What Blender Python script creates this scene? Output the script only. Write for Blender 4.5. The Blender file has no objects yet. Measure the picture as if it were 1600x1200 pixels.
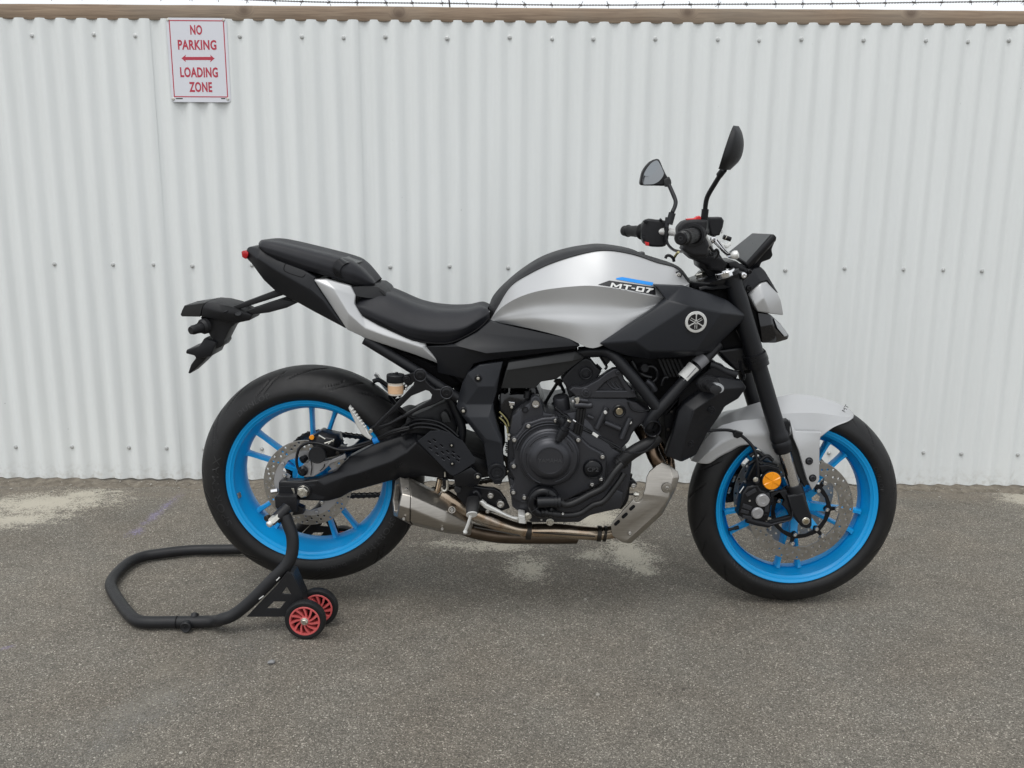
import bpy, bmesh, math, random
import numpy as np
from mathutils import Vector, Matrix

random.seed(7)
RNG = np.random.default_rng(7)
SC = bpy.context.scene
COL = SC.collection
PI = math.pi

# ------------------------------------------------------------------ camera
FPX, TH, RHO = 1420.0, math.radians(12.2), 0.0070          # focal length in photo pixels, pitch down, roll
CAM = np.array([0.0, -2.485, 1.177])
_R = np.array([1.0, 0.0, 0.0])
_D = np.array([0.0, -math.sin(TH), -math.cos(TH)])
_F = np.array([0.0, math.cos(TH), -math.sin(TH)])
_X = _R * math.cos(RHO) - _D * math.sin(RHO)
_Y = -(_R * math.sin(RHO) + _D * math.cos(RHO))
cam_data = bpy.data.cameras.new("camera")
cam = bpy.data.objects.new("camera", cam_data)
COL.objects.link(cam)
cam_data.sensor_fit = 'HORIZONTAL'
cam_data.sensor_width = 36.0
cam_data.lens = FPX * 36.0 / 1600.0
cam_data.clip_start, cam_data.clip_end = 0.05, 600.0
m = Matrix.Identity(4)
for i in range(3):
    m[i][0], m[i][1], m[i][2], m[i][3] = _X[i], _Y[i], -_F[i], CAM[i]
cam.matrix_world = m
SC.camera = cam

# ------------------------------------------------------------------ light: an overcast day
SUN_EL, SUN_ROT = math.radians(66), math.radians(205)
world = bpy.data.worlds.new("World")
SC.world = world
world.use_nodes = True
wn, wl = world.node_tree.nodes, world.node_tree.links
wn.clear()
w_out = wn.new("ShaderNodeOutputWorld")
w_bg = wn.new("ShaderNodeBackground")
w_sky = wn.new("ShaderNodeTexSky")
w_sky.sky_type = 'NISHITA'
w_sky.sun_disc = False
w_sky.sun_elevation, w_sky.sun_rotation = SUN_EL, SUN_ROT
w_sky.air_density, w_sky.dust_density, w_sky.ozone_density = 1.0, 4.0, 1.0
w_hs = wn.new("ShaderNodeHueSaturation")
w_hs.inputs["Saturation"].default_value = 0.10
w_mix = wn.new("ShaderNodeMix")
w_mix.data_type = 'RGBA'
w_mix.inputs["Factor"].default_value = 0.72                    # the even cloud layer
w_mix.inputs["B"].default_value = (7.8, 8.1, 8.4, 1)
wl.new(w_sky.outputs["Color"], w_hs.inputs["Color"])
wl.new(w_hs.outputs["Color"], w_mix.inputs["A"])
wl.new(w_mix.outputs["Result"], w_bg.inputs["Color"])
w_bg.inputs["Strength"].default_value = 0.15
wl.new(w_bg.outputs["Background"], w_out.inputs["Surface"])
sun_d = bpy.data.lights.new("sun", 'SUN')
sun_d.energy, sun_d.angle, sun_d.color = 1.1, math.radians(36), (1.0, 0.975, 0.94)
sun = bpy.data.objects.new("sun", sun_d)
COL.objects.link(sun)
# the sky's sun_rotation turns clockwise from +Y; the lamp shines along its own -Z
_sd = Vector((math.sin(SUN_ROT) * math.cos(SUN_EL), math.cos(SUN_ROT) * math.cos(SUN_EL), math.sin(SUN_EL)))
sun.rotation_euler = _sd.to_track_quat('Z', 'Y').to_euler()
vs = SC.view_settings
SC.display_settings.display_device = 'sRGB'
vs.view_transform, vs.look, vs.exposure, vs.gamma, vs.use_curve_mapping = 'Standard', 'None', 0.0, 1.0, False

# ------------------------------------------------------------------ from the photograph into the place
def ray(px, py):
    x, y = px - 800.0, py - 600.0
    return _X * x - _Y * y + _F * FPX

def at(px, py, Y):
    """world point seen at photo pixel (px, py) on the upright plane y = Y"""
    d = ray(px, py)
    return CAM + d * ((Y - CAM[1]) / d[1])

def gnd(px, py, z=0.0):
    d = ray(px, py)
    return CAM + d * ((z - CAM[2]) / d[2])

def mpp(px, py, Y):
    """metres per photo pixel there"""
    return float(np.linalg.norm(at(px + 1, py, Y) - at(px, py, Y)))

CR = {'A': (260, 350, 4), 'B': (540, 350, 4), 'C': (740, 350, 4), 'D': (940, 180, 5), 'E': (960, 340, 5),
      'F': (300, 560, 40 / 9), 'G': (560, 560, 16 / 3), 'H': (760, 540, 16 / 3), 'I': (760, 680, 5),
      'J': (960, 520, 40 / 7), 'K': (1050, 600, 40 / 9), 'L': (1050, 680, 40 / 9), 'M': (140, 740, 80 / 21),
      'N': (300, 680, 40 / 9), 'P': (540, 680, 5), 'Q': (420, 660, 10), 'R': (1130, 690, 8), 'S': (680, 720, 8),
      'T': (860, 540, 10), 'U': (1050, 330, 8), 'V': (600, 560, 10), 'W': (780, 590, 10), 'X': (400, 740, 20 / 3)}

def q(c, *pts):
    """points read off an enlargement of the photograph -> photo pixels (a third number is the depth)"""
    ox, oy, s = CR[c]
    return [(ox + p[0] / s, oy + p[1] / s) + tuple(p[2:]) for p in pts]

def q1(c, x, y):
    return q(c, (x, y))[0]

def P3(pts, Y=None):
    return [at(p[0], p[1], p[2] if len(p) > 2 else Y) for p in pts]

# ------------------------------------------------------------------ objects
def tag(o, label=None, cat=None, group=None, kind=None):
    if label: o["label"] = label
    if cat: o["category"] = cat
    if group: o["group"] = group
    if kind: o["kind"] = kind
    return o

def thing(name, loc, label, cat, group=None):
    o = bpy.data.objects.new(name, None)
    o.empty_display_size = 0.05
    COL.objects.link(o)
    o.location = loc
    return tag(o, label, cat, group)

def root_of(o):
    while o.parent is not None:
        o = o.parent
    return o

def wloc(o):
    v = Vector((0, 0, 0))
    while o is not None:
        v += o.location
        o = o.parent
    return v

def smooth(me, angle=32):
    n = len(me.polygons)
    if n:
        me.polygons.foreach_set("use_smooth", np.ones(n, dtype=bool))
        me.set_sharp_from_angle(angle=math.radians(angle))
    me.update()

def mesh_np(name, V, F, angle=32):
    me = bpy.data.meshes.new(name)
    me.from_pydata([tuple(map(float, v)) for v in V], [], [tuple(f) for f in F])
    smooth(me, angle)
    return me

def place(name, me, mat, parent=None, loc=None):
    """link a mesh whose vertices are world positions (or local ones when loc is given)"""
    o = bpy.data.objects.new(name, me)
    COL.objects.link(o)
    if mat is not None:
        if len(me.materials): me.materials[0] = mat
        else: me.materials.append(mat)
    if loc is None:
        if parent is not None:
            o.parent = parent
            me.transform(Matrix.Translation(-wloc(parent)))
    else:
        if parent is not None:
            o.parent = parent
            o.location = Vector(loc) - wloc(parent)
        else:
            o.location = loc
    return o

class MB:
    """collects shapes; build() links them as ONE mesh object"""
    def __init__(s):
        s.V, s.F = [], []
    def add(s, V, F):
        b = len(s.V)
        s.V.extend(V)
        s.F.extend([tuple(i + b for i in f) for f in F])
        return s
    def mesh(s, name, angle=32):
        return mesh_np(name, s.V, s.F, angle)
    def build(s, name, mat, parent=None, angle=32):
        return place(name, s.mesh(name, angle), mat, parent)

def frame_of(axis):
    a = np.array(axis, float); a /= np.linalg.norm(a)
    h = np.array([0, 0, 1.0]) if abs(a[2]) < 0.9 else np.array([1.0, 0, 0])
    u = np.cross(h, a); u /= np.linalg.norm(u)
    return a, u, np.cross(a, u)

def lathe(prof, c, axis=(0, -1, 0), seg=40, a0=0.0):
    """prof: (radius, height along axis); r = 0 ends close"""
    a, u, v = frame_of(axis)
    c = np.array(c, float)
    V, F, rings = [], [], []
    for r, h in prof:
        if r < 1e-6:
            rings.append([len(V)]); V.append(c + a * h)
        else:
            rings.append(list(range(len(V), len(V) + seg)))
            for k in range(seg):
                t = a0 + 2 * PI * k / seg
                V.append(c + a * h + (u * math.cos(t) + v * math.sin(t)) * r)
    for A, B in zip(rings[:-1], rings[1:]):
        for k in range(seg):
            k2 = (k + 1) % seg
            if len(A) == 1 and len(B) == 1: continue
            if len(A) == 1: F.append((A[0], B[k], B[k2]))
            elif len(B) == 1: F.append((A[k2], A[k], B[0]))
            else: F.append((A[k2], A[k], B[k], B[k2]))
    return V, F

def cyl(c, r, h, axis=(0, -1, 0), seg=32, b=None, r2=None):
    """solid cylinder from c along axis, chamfered"""
    b = min(r, h) * 0.12 if b is None else b
    r2 = r if r2 is None else r2
    return lathe([(0, 0), (r - b, 0), (r, b), (r2, h - b), (r2 - b, h), (0, h)], c, axis, seg)

def cr(P, n, closed=False):
    """Catmull-Rom through P, n samples evenly by arc length"""
    P = np.array(P, float)
    if len(P) == 2 and not closed:
        t = np.linspace(0, 1, n)[:, None]
        return P[0] * (1 - t) + P[1] * t
    Q = np.vstack([P[-1], P, P[0], P[1]]) if closed else np.vstack([2 * P[0] - P[1], P, 2 * P[-1] - P[-2]])
    out = []
    sub = 12
    for i in range(1, len(Q) - 2):
        p0, p1, p2, p3 = Q[i - 1], Q[i], Q[i + 1], Q[i + 2]
        for k in range(sub):
            t = k / sub
            out.append(0.5 * ((2 * p1) + (-p0 + p2) * t + (2 * p0 - 5 * p1 + 4 * p2 - p3) * t * t + (-p0 + 3 * p1 - 3 * p2 + p3) * t ** 3))
    out.append(P[0] if closed else P[-1])
    return resample(np.array(out), n)

def resample(P, n):
    P = np.array(P, float)
    d = np.concatenate([[0], np.cumsum(np.linalg.norm(np.diff(P, axis=0), axis=1))])
    d /= d[-1]
    t = np.linspace(0, 1, n)
    return np.stack([np.interp(t, d, P[:, k]) for k in range(P.shape[1])], 1)

def tube(pts, r, seg=14, n=None, smoothed=True, cap=True, rr=None):
    """round pipe through world points"""
    P = np.array(pts, float)
    if n is None: n = max(2, (len(P) - 1) * 6 + 1)
    if len(P) == 2: n = 2
    if smoothed: P = cr(P, n)
    n = len(P)
    R = np.full(n, r) if rr is None else np.interp(np.linspace(0, 1, n), np.linspace(0, 1, len(rr)), rr)
    T = np.gradient(P, axis=0)
    T /= np.linalg.norm(T, axis=1)[:, None]
    _, u, _ = frame_of(T[0])
    V, F = [], []
    for i in range(n):
        u = u - T[i] * np.dot(u, T[i]); u /= np.linalg.norm(u)
        w = np.cross(T[i], u)
        for k in range(seg):
            t = 2 * PI * k / seg
            V.append(P[i] + (u * math.cos(t) + w * math.sin(t)) * R[i])
    for i in range(n - 1):
        for k in range(seg):
            k2 = (k + 1) % seg
            F.append((i * seg + k, i * seg + k2, (i + 1) * seg + k2, (i + 1) * seg + k))
    if cap:
        b = len(V)
        V.append(P[0] - T[0] * R[0] * 0.15); V.append(P[-1] + T[-1] * R[-1] * 0.15)
        for k in range(seg):
            k2 = (k + 1) % seg
            F.append((b, k2, k)); F.append((b + 1, (n - 1) * seg + k, (n - 1) * seg + k2))
    return V, F

def ptube(pts, rpx, Y=None, **kw):
    """pipe through photo points; radius in photo pixels"""
    P = P3(pts, Y)
    m = pts[len(pts) // 2]
    return tube(P, rpx * mpp(m[0], m[1], m[2] if len(m) > 2 else Y), **kw)

def loft(lines, n=40, m=5, Y=None, mirror=False, sharp=(), world=False):
    """surface through feature lines (photo points with depth); mirror closes it over the machine's middle plane"""
    L = [np.array(l if world else P3(l, Y)) for l in lines]
    L = [cr(l, n) for l in L]
    G = []
    for i in range(len(L) - 1):
        p1, p2 = L[i], L[i + 1]
        p0 = L[i - 1] if (i > 0 and i not in sharp) else 2 * p1 - p2
        p3 = L[i + 2] if (i + 2 < len(L) and (i + 1) not in sharp) else 2 * p2 - p1
        for k in range(m):
            t = k / m
            G.append(0.5 * ((2 * p1) + (-p0 + p2) * t + (2 * p0 - 5 * p1 + 4 * p2 - p3) * t * t + (-p0 + 3 * p1 - 3 * p2 + p3) * t ** 3))
    G.append(L[-1])
    if mirror:
        far = [g * np.array([1, -1, 1]) for g in G[::-1]]
        G = (far[:-1] if abs(G[0][:, 1]).max() < 1e-4 else far) + G
    V = np.concatenate(G)
    F = []
    for i in range(len(G) - 1):
        for k in range(n - 1):
            F.append((i * n + k, (i + 1) * n + k, (i + 1) * n + k + 1, i * n + k + 1))
    return list(V), F

def bevelled(V, F, width, segs=2, ang=12, merge=True):
    bm = bmesh.new()
    vs_ = [bm.verts.new(tuple(map(float, v))) for v in V]
    for f in F:
        try: bm.faces.new([vs_[i] for i in f])
        except ValueError: pass
    if merge: bmesh.ops.remove_doubles(bm, verts=bm.verts, dist=1e-5)
    bmesh.ops.recalc_face_normals(bm, faces=bm.faces)
    if width > 0:
        ed = [e for e in bm.edges if len(e.link_faces) == 2 and e.calc_face_angle(0) > math.radians(ang)]
        bmesh.ops.bevel(bm, geom=ed, offset=width, segments=segs, profile=0.5, affect='EDGES', clamp_overlap=True)
    me = bpy.data.meshes.new("m")
    bm.to_mesh(me); bm.free()
    return me

def facets(verts, faces, back, bevel=0.003, segs=2, Y=None):
    """a faceted panel: verts are photo points with depth; back = thickness in metres, or 'mirror' to close over the middle plane"""
    N = [np.array(p) for p in P3(verts, Y)]
    if back == 'mirror': B = [p * np.array([1, -1, 1]) for p in N]
    else:
        c = sum(N) / len(N)
        B = [p + np.array([0, back, 0]) for p in N]
    n = len(N)
    cnt = {}
    for f in faces:
        for a, b in zip(f, f[1:] + f[:1]):
            cnt.setdefault(frozenset((a, b)), []).append((a, b))
    F = [tuple(f) for f in faces] + [tuple(i + n for i in reversed(f)) for f in faces]
    for k, v in cnt.items():
        if len(v) == 1:
            a, b = v[0]
            F.append((b, a, a + n, b + n))
    return bevelled(N + B, F, bevel, segs)

def curve_plate(loops, Y, thick, bevel=0.002, res=1):
    """flat plate in the plane y = Y (its near face), outline and holes as (x, z) world loops"""
    cu = bpy.data.curves.new("c", 'CURVE')
    cu.dimensions, cu.fill_mode = '2D', 'BOTH'
    cu.extrude = max(thick / 2 - bevel, 1e-4)
    cu.bevel_depth, cu.bevel_resolution, cu.offset = bevel, res, -bevel
    for lp in loops:
        sp = cu.splines.new('POLY')
        sp.points.add(len(lp) - 1)
        for p, (x, z) in zip(sp.points, lp): p.co = (x, z, 0, 1)
        sp.use_cyclic_u = True
    ob = bpy.data.objects.new("c", cu)
    me = bpy.data.meshes.new_from_object(ob)
    bpy.data.objects.remove(ob); bpy.data.curves.remove(cu)
    M = Matrix(((1, 0, 0, 0), (0, 0, -1, Y + thick / 2), (0, 1, 0, 0), (0, 0, 0, 1)))
    me.transform(M)
    return me

def xz(pts, Y):
    return [(float(p[0]), float(p[2])) for p in P3(pts, Y)]

def plate(pts, Y, thick, holes=(), bevel=0.002, round_=0, res=1):
    """plate cut to an outline read off the photograph"""
    lp = [(p[0], p[1]) for p in pts]
    out = xz(lp, Y)
    if round_: out = [tuple(p) for p in cr(np.array(out), round_, closed=True)[:-1]]
    hs = [h if isinstance(h, np.ndarray) else xz(h, Y) for h in holes]
    return curve_plate([out] + [[tuple(p) for p in h] for h in hs], Y, thick, bevel, res)

def circ(px, py, Y, r, n=24):
    c = at(px, py, Y)
    return np.array([(c[0] + r * math.cos(2 * PI * k / n), c[2] + r * math.sin(2 * PI * k / n)) for k in range(n)])

def mirrored(me):
    b = me.copy()
    b.transform(Matrix.Diagonal((1, -1, 1, 1)))
    b.flip_normals()
    return b

def finish(name, me, mat, parent, angle=32):
    smooth(me, angle)
    return place(name, me, mat, parent)

_fonts = {}
def text_mesh(body, size, mat, sx=1.0, shear=0.0, weight=0.0, extrude=0.0, spacing=1.0):
    """lettering as a mesh in the xz plane, reading from -y; centred on its own middle"""
    cu = bpy.data.curves.new("t", 'FONT')
    cu.body, cu.size, cu.shear, cu.offset, cu.extrude = body, size, shear, weight, extrude
    cu.space_character = spacing
    cu.resolution_u = 3
    ob = bpy.data.objects.new("t", cu)
    me = bpy.data.meshes.new_from_object(ob)
    bpy.data.objects.remove(ob); bpy.data.curves.remove(cu)
    co = np.array([v.co[:] for v in me.vertices])
    mid = (co.max(0) + co.min(0)) / 2
    M = Matrix(((sx, 0, 0, -mid[0] * sx), (0, 0, -1, 0), (0, 1, 0, -mid[1]), (0, 0, 0, 1)))
    me.transform(M)
    me.materials.append(mat)
    return me

# ------------------------------------------------------------------ materials
M = {}
def node_mat(name):
    mt = bpy.data.materials.new(name)
    mt.use_nodes = True
    return mt, mt.node_tree.nodes, mt.node_tree.links, mt.node_tree.nodes["Principled BSDF"]

def mat(name, col, rough=0.5, metal=0.0, var=0.06, rvar=0.035, vscale=9.0, bump=0.0, bscale=400.0, spec=0.5, coat=0.0, aniso=None, dust=0.0):
    """painted or plastic surface: slight unevenness of colour and gloss, optional grain"""
    mt, n, l, b = node_mat(name)
    tc = n.new("ShaderNodeTexCoord")
    nz = n.new("ShaderNodeTexNoise")
    nz.inputs["Scale"].default_value = vscale
    nz.inputs["Detail"].default_value = 5
    vec = tc.outputs["Object"]
    if aniso:
        mp = n.new("ShaderNodeMapping")
        mp.inputs["Scale"].default_value = aniso
        l.new(vec, mp.inputs["Vector"])
        vec = mp.outputs["Vector"]
    l.new(vec, nz.inputs["Vector"])
    rp = n.new("ShaderNodeValToRGB")
    rp.color_ramp.elements[0].position, rp.color_ramp.elements[1].position = 0.3, 0.7
    rp.color_ramp.elements[0].color = tuple(c * (1 - var) for c in col) + (1,)
    rp.color_ramp.elements[1].color = tuple(min(1, c * (1 + var)) for c in col) + (1,)
    l.new(nz.outputs["Fac"], rp.inputs["Fac"])
    cout = rp.outputs["Color"]
    if dust:
        dn = n.new("ShaderNodeTexNoise"); dn.inputs["Scale"].default_value = 55; dn.inputs["Detail"].default_value = 8
        l.new(tc.outputs["Object"], dn.inputs["Vector"])
        dr = n.new("ShaderNodeMapRange"); dr.inputs["From Min"].default_value = 0.45; dr.inputs["From Max"].default_value = 0.8
        dr.inputs["To Max"].default_value = dust
        l.new(dn.outputs["Fac"], dr.inputs["Value"])
        mx = n.new("ShaderNodeMix"); mx.data_type = 'RGBA'
        mx.inputs["B"].default_value = (0.22, 0.20, 0.17, 1)
        l.new(dr.outputs["Result"], mx.inputs["Factor"]); l.new(cout, mx.inputs["A"])
        cout = mx.outputs["Result"]
    l.new(cout, b.inputs["Base Color"])
    mr = n.new("ShaderNodeMapRange")
    mr.inputs["From Min"].default_value, mr.inputs["From Max"].default_value = 0.3, 0.7
    mr.inputs["To Min"].default_value, mr.inputs["To Max"].default_value = max(0.02, rough - rvar), min(1, rough + rvar)
    n2 = n.new("ShaderNodeTexNoise"); n2.inputs["Scale"].default_value = vscale * 2.7; n2.inputs["Detail"].default_value = 6
    l.new(vec, n2.inputs["Vector"])
    l.new(n2.outputs["Fac"], mr.inputs["Value"])
    l.new(mr.outputs["Result"], b.inputs["Roughness"])
    b.inputs["Metallic"].default_value = metal
    b.inputs["Specular IOR Level"].default_value = spec
    if coat:
        b.inputs["Coat Weight"].default_value = coat
        b.inputs["Coat Roughness"].default_value = 0.08
    if bump:
        n3 = n.new("ShaderNodeTexNoise"); n3.inputs["Scale"].default_value = bscale; n3.inputs["Detail"].default_value = 2
        l.new(vec, n3.inputs["Vector"])
        bp = n.new("ShaderNodeBump"); bp.inputs["Strength"].default_value = bump; bp.inputs["Distance"].default_value = 0.001
        l.new(n3.outputs["Fac"], bp.inputs["Height"])
        l.new(bp.outputs["Normal"], b.inputs["Normal"])
    M[name] = mt
    return mt

mat("matte_black", (0.0085, 0.0092, 0.0115), 0.44, bump=0.10, bscale=900, spec=0.32)
mat("satin_black", (0.0065, 0.0068, 0.0085), 0.30, spec=0.32)
mat("gloss_black", (0.010, 0.010, 0.012), 0.12, rvar=0.04)
mat("moulded_black", (0.0125, 0.0128, 0.0145), 0.50, bump=0.25, bscale=1300, spec=0.32)
mat("dark_panel", (0.0145, 0.0160, 0.0200), 0.40, bump=0.06, bscale=1200, spec=0.32)
mat("grey_panel", (0.030, 0.031, 0.032), 0.5, bump=0.15, bscale=1500, spec=0.32)
mat("engine_grey", (0.046, 0.047, 0.053), 0.36, metal=0.5, bump=0.14, bscale=1100, spec=0.32)
mat("seat_vinyl", (0.0135, 0.0140, 0.0175), 0.48, bump=0.35, bscale=1700, vscale=14, spec=0.32)
mat("silver_paint", (0.475, 0.480, 0.485), 0.36, metal=0.38, var=0.012, rvar=0.03, bump=0.02, bscale=2500)
mat("blue_paint", (0.004, 0.325, 0.72), 0.34, var=0.03)
mat("tyre_rubber", (0.0105, 0.0105, 0.0112), 0.50, bump=0.2, bscale=700, vscale=20, var=0.15, dust=0.012, spec=0.32)
mat("steel", (0.55, 0.54, 0.52), 0.28, metal=1.0, rvar=0.12, vscale=60)
mat("zinc", (0.62, 0.60, 0.54), 0.34, metal=1.0, rvar=0.14, vscale=80, var=0.12)
mat("chrome", (0.75, 0.75, 0.76), 0.09, metal=1.0, rvar=0.04)
mat("disc_steel", (0.40, 0.385, 0.36), 0.36, metal=1.0, rvar=0.1, vscale=40, var=0.1)
mat("cast_alloy", (0.42, 0.42, 0.43), 0.42, metal=0.7)
mat("white_alloy", (0.70, 0.70, 0.68), 0.38, metal=0.5)
mat("titanium", (0.40, 0.375, 0.34), 0.40, metal=1.0, aniso=(1, 1, 14), vscale=22, var=0.08, rvar=0.1)
mat("orange_lens", (0.85, 0.30, 0.012), 0.16, var=0.1, vscale=40)
mat("red_plastic", (0.62, 0.018, 0.022), 0.35)
mat("red_lens", (0.42, 0.010, 0.016), 0.12)
mat("label_white", (0.66, 0.66, 0.64), 0.45)
mat("label_black", (0.012, 0.012, 0.014), 0.4)
mat("label_blue", (0.008, 0.26, 0.76), 0.35)
mat("screen", (0.050, 0.053, 0.056), 0.30)
mat("mirror_glass", (0.82, 0.84, 0.85), 0.03, metal=1.0, var=0.01, rvar=0.01)
mat("fluid_cup", (0.62, 0.40, 0.24), 0.3, var=0.12, vscale=25)
mat("clear_cup", (0.72, 0.66, 0.58), 0.28)
mat("red_wheel", (0.55, 0.095, 0.095), 0.42, var=0.1, vscale=40, dust=0.1)
mat("powder_black", (0.0125, 0.0128, 0.0145), 0.42, bump=0.35, bscale=1500, dust=0.02, spec=0.32)
mat("sprocket", (0.075, 0.09, 0.105), 0.5, metal=0.6)
mat("chain_steel", (0.05, 0.045, 0.04), 0.45, metal=0.8)
mat("hose_rubber", (0.010, 0.010, 0.011), 0.45, spec=0.35)
mat("lit_letter", (0.075, 0.077, 0.083), 0.4, metal=0.4)  # cover paint made lighter: light on the embossed edges put into the colour
mat("pipe_shade", (0.13, 0.10, 0.075), 0.36, metal=1.0, var=0.35, vscale=18)  # darker pipe metal: shading of the exhaust's lower half put into the colour
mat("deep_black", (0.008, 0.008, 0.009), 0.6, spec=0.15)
mat("wire_yellow", (0.40, 0.36, 0.16), 0.5)
mat("clear_lens", (0.32, 0.33, 0.34), 0.08)

def heat_pipe():
    mt, n, l, b = node_mat("heat_pipe")
    tc = n.new("ShaderNodeTexCoord")
    nz = n.new("ShaderNodeTexNoise"); nz.inputs["Scale"].default_value = 9; nz.inputs["Detail"].default_value = 5
    l.new(tc.outputs["Object"], nz.inputs["Vector"])
    rp = n.new("ShaderNodeValToRGB")
    e = rp.color_ramp.elements
    e[0].position, e[0].color = 0.33, (0.30, 0.225, 0.16, 1)
    e[1].position, e[1].color = 0.68, (0.60, 0.56, 0.51, 1)
    k = e.new(0.47); k.color = (0.50, 0.42, 0.33, 1)
    k = e.new(0.58); k.color = (0.42, 0.31, 0.22, 1)
    l.new(nz.outputs["Fac"], rp.inputs["Fac"]); l.new(rp.outputs["Color"], b.inputs["Base Color"])
    b.inputs["Metallic"].default_value, b.inputs["Roughness"].default_value = 1.0, 0.24
    M["heat_pipe"] = mt
heat_pipe()
# ------------------------------------------------------------------ the ground
FY = 1.032                                                     # the fence's middle plane

def asphalt():
    mt, n, l, b = node_mat("asphalt")
    tc = n.new("ShaderNodeTexCoord"); vec = tc.outputs["Object"]
    def noise(scale, detail=4, rough=0.55, v=None):
        k = n.new("ShaderNodeTexNoise")
        k.inputs["Scale"].default_value, k.inputs["Detail"].default_value, k.inputs["Roughness"].default_value = scale, detail, rough
        l.new(v or vec, k.inputs["Vector"])
        return k.outputs["Fac"]
    def ramp(src, stops):
        r = n.new("ShaderNodeValToRGB")
        e = r.color_ramp.elements
        while len(e) < len(stops): e.new(0.5)
        for el, (p, c) in zip(e, stops):
            el.position = p
            el.color = (c, c, c, 1) if isinstance(c, (int, float)) else tuple(c) + (1,)
        l.new(src, r.inputs["Fac"])
        return r.outputs["Color"]
    def math_(op, a, bb, clamp=False):
        k = n.new("ShaderNodeMath"); k.operation, k.use_clamp = op, clamp
        for i, s in enumerate((a, bb)):
            if isinstance(s, (int, float)): k.inputs[i].default_value = s
            else: l.new(s, k.inputs[i])
        return k.outputs[0]
    def mix(f, a, bb, mode='MIX'):
        k = n.new("ShaderNodeMix"); k.data_type, k.blend_type = 'RGBA', mode
        for nm, s in (("Factor", f), ("A", a), ("B", bb)):
            if isinstance(s, (int, float)): k.inputs[nm].default_value = s
            elif isinstance(s, tuple): k.inputs[nm].default_value = s + (1,)
            else: l.new(s, k.inputs[nm])
        return k.outputs["Result"]
    # aggregate: chips of stone in binder, two sizes
    wob = n.new("ShaderNodeTexNoise"); wob.inputs["Scale"].default_value = 60; l.new(vec, wob.inputs["Vector"])
    wv = n.new("ShaderNodeMix"); wv.data_type = 'VECTOR'; wv.inputs["Factor"].default_value = 0.012
    l.new(vec, wv.inputs[4]); l.new(wob.outputs["Color"], wv.inputs[5])
    v1 = n.new("ShaderNodeTexVoronoi"); v1.inputs["Scale"].default_value = 400; v1.inputs["Randomness"].default_value = 1
    l.new(wv.outputs[1], v1.inputs["Vector"])
    v2 = n.new("ShaderNodeTexVoronoi"); v2.inputs["Scale"].default_value = 760
    l.new(wv.outputs[1], v2.inputs["Vector"])
    s1 = n.new("ShaderNodeSeparateColor"); l.new(v1.outputs["Color"], s1.inputs[0])
    s2 = n.new("ShaderNodeSeparateColor"); l.new(v2.outputs["Color"], s2.inputs[0])
    c1 = ramp(s1.outputs[0], [(0.0, (0.095, 0.087, 0.075)), (0.35, (0.150, 0.139, 0.121)), (0.75, (0.205, 0.190, 0.166)), (0.93, (0.285, 0.266, 0.233)), (1.0, (0.52, 0.49, 0.44))])
    c2 = ramp(s2.outputs[1], [(0.0, 0.62), (0.5, 0.98), (0.94, 1.10), (1.0, 1.35)])
    col = mix(0.75, c1, c2, 'MULTIPLY')
    pit = ramp(noise(330, 4, 0.7), [(0.34, 0.15), (0.44, 1.0)])
    col = mix(0.85, col, pit, 'MULTIPLY')
    big = ramp(noise(1.7, 6, 0.6), [(0.25, 0.84), (0.75, 1.16)])
    col = mix(1.0, col, big, 'MULTIPLY')
    mid = ramp(noise(14, 6, 0.65), [(0.25, 0.87), (0.75, 1.13)])
    col = mix(1.0, col, mid, 'MULTIPLY')
    tint = mix(ramp(noise(3.1, 5), [(0.35, 0.0), (0.65, 1.0)]), (1.13, 1.085, 1.02), (1.09, 1.085, 1.055))
    col = mix(1.0, col, tint, 'MULTIPLY')
    # stains with a shape of their own: lime and cement splashes, chalk strokes, dried mud
    patchy = noise(19, 12, 0.80)
    fine = noise(120, 9, 0.8)
    brk = math_('ADD', math_('MULTIPLY', patchy, 1.7), math_('MULTIPLY', fine, 1.9)); brk = math_('SUBTRACT', brk, 1.33); brk = math_('ADD', brk, math_('MULTIPLY', math_('SUBTRACT', s1.outputs[1], 0.5), 0.34))
    def blob(px, py, rx, ry, rot, strength, soft=0.16, edge=0.5):
        c = gnd(px, py)
        mp = n.new("ShaderNodeMapping"); mp.vector_type = 'TEXTURE'
        mp.inputs["Location"].default_value = (c[0], c[1], 0)
        mp.inputs["Rotation"].default_value = (0, 0, math.radians(rot))
        mp.inputs["Scale"].default_value = (rx, ry, 1)
        l.new(vec, mp.inputs["Vector"])
        ln = n.new("ShaderNodeVectorMath"); ln.operation = 'LENGTH'
        l.new(mp.outputs["Vector"], ln.inputs[0])
        f = math_('SUBTRACT', math_('ADD', brk, edge), math_('MULTIPLY', ln.outputs["Value"], 0.5))
        r = n.new("ShaderNodeMapRange"); r.interpolation_type = 'SMOOTHSTEP'
        r.inputs["From Min"].default_value, r.inputs["From Max"].default_value = 0.56, 0.56 + soft
        r.inputs["To Max"].default_value = strength
        l.new(f, r.inputs["Value"])
        return r.outputs["Result"]
    def many(bl):
        o = bl[0]
        for x in bl[1:]: o = math_('MAXIMUM', o, x)
        return o
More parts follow.
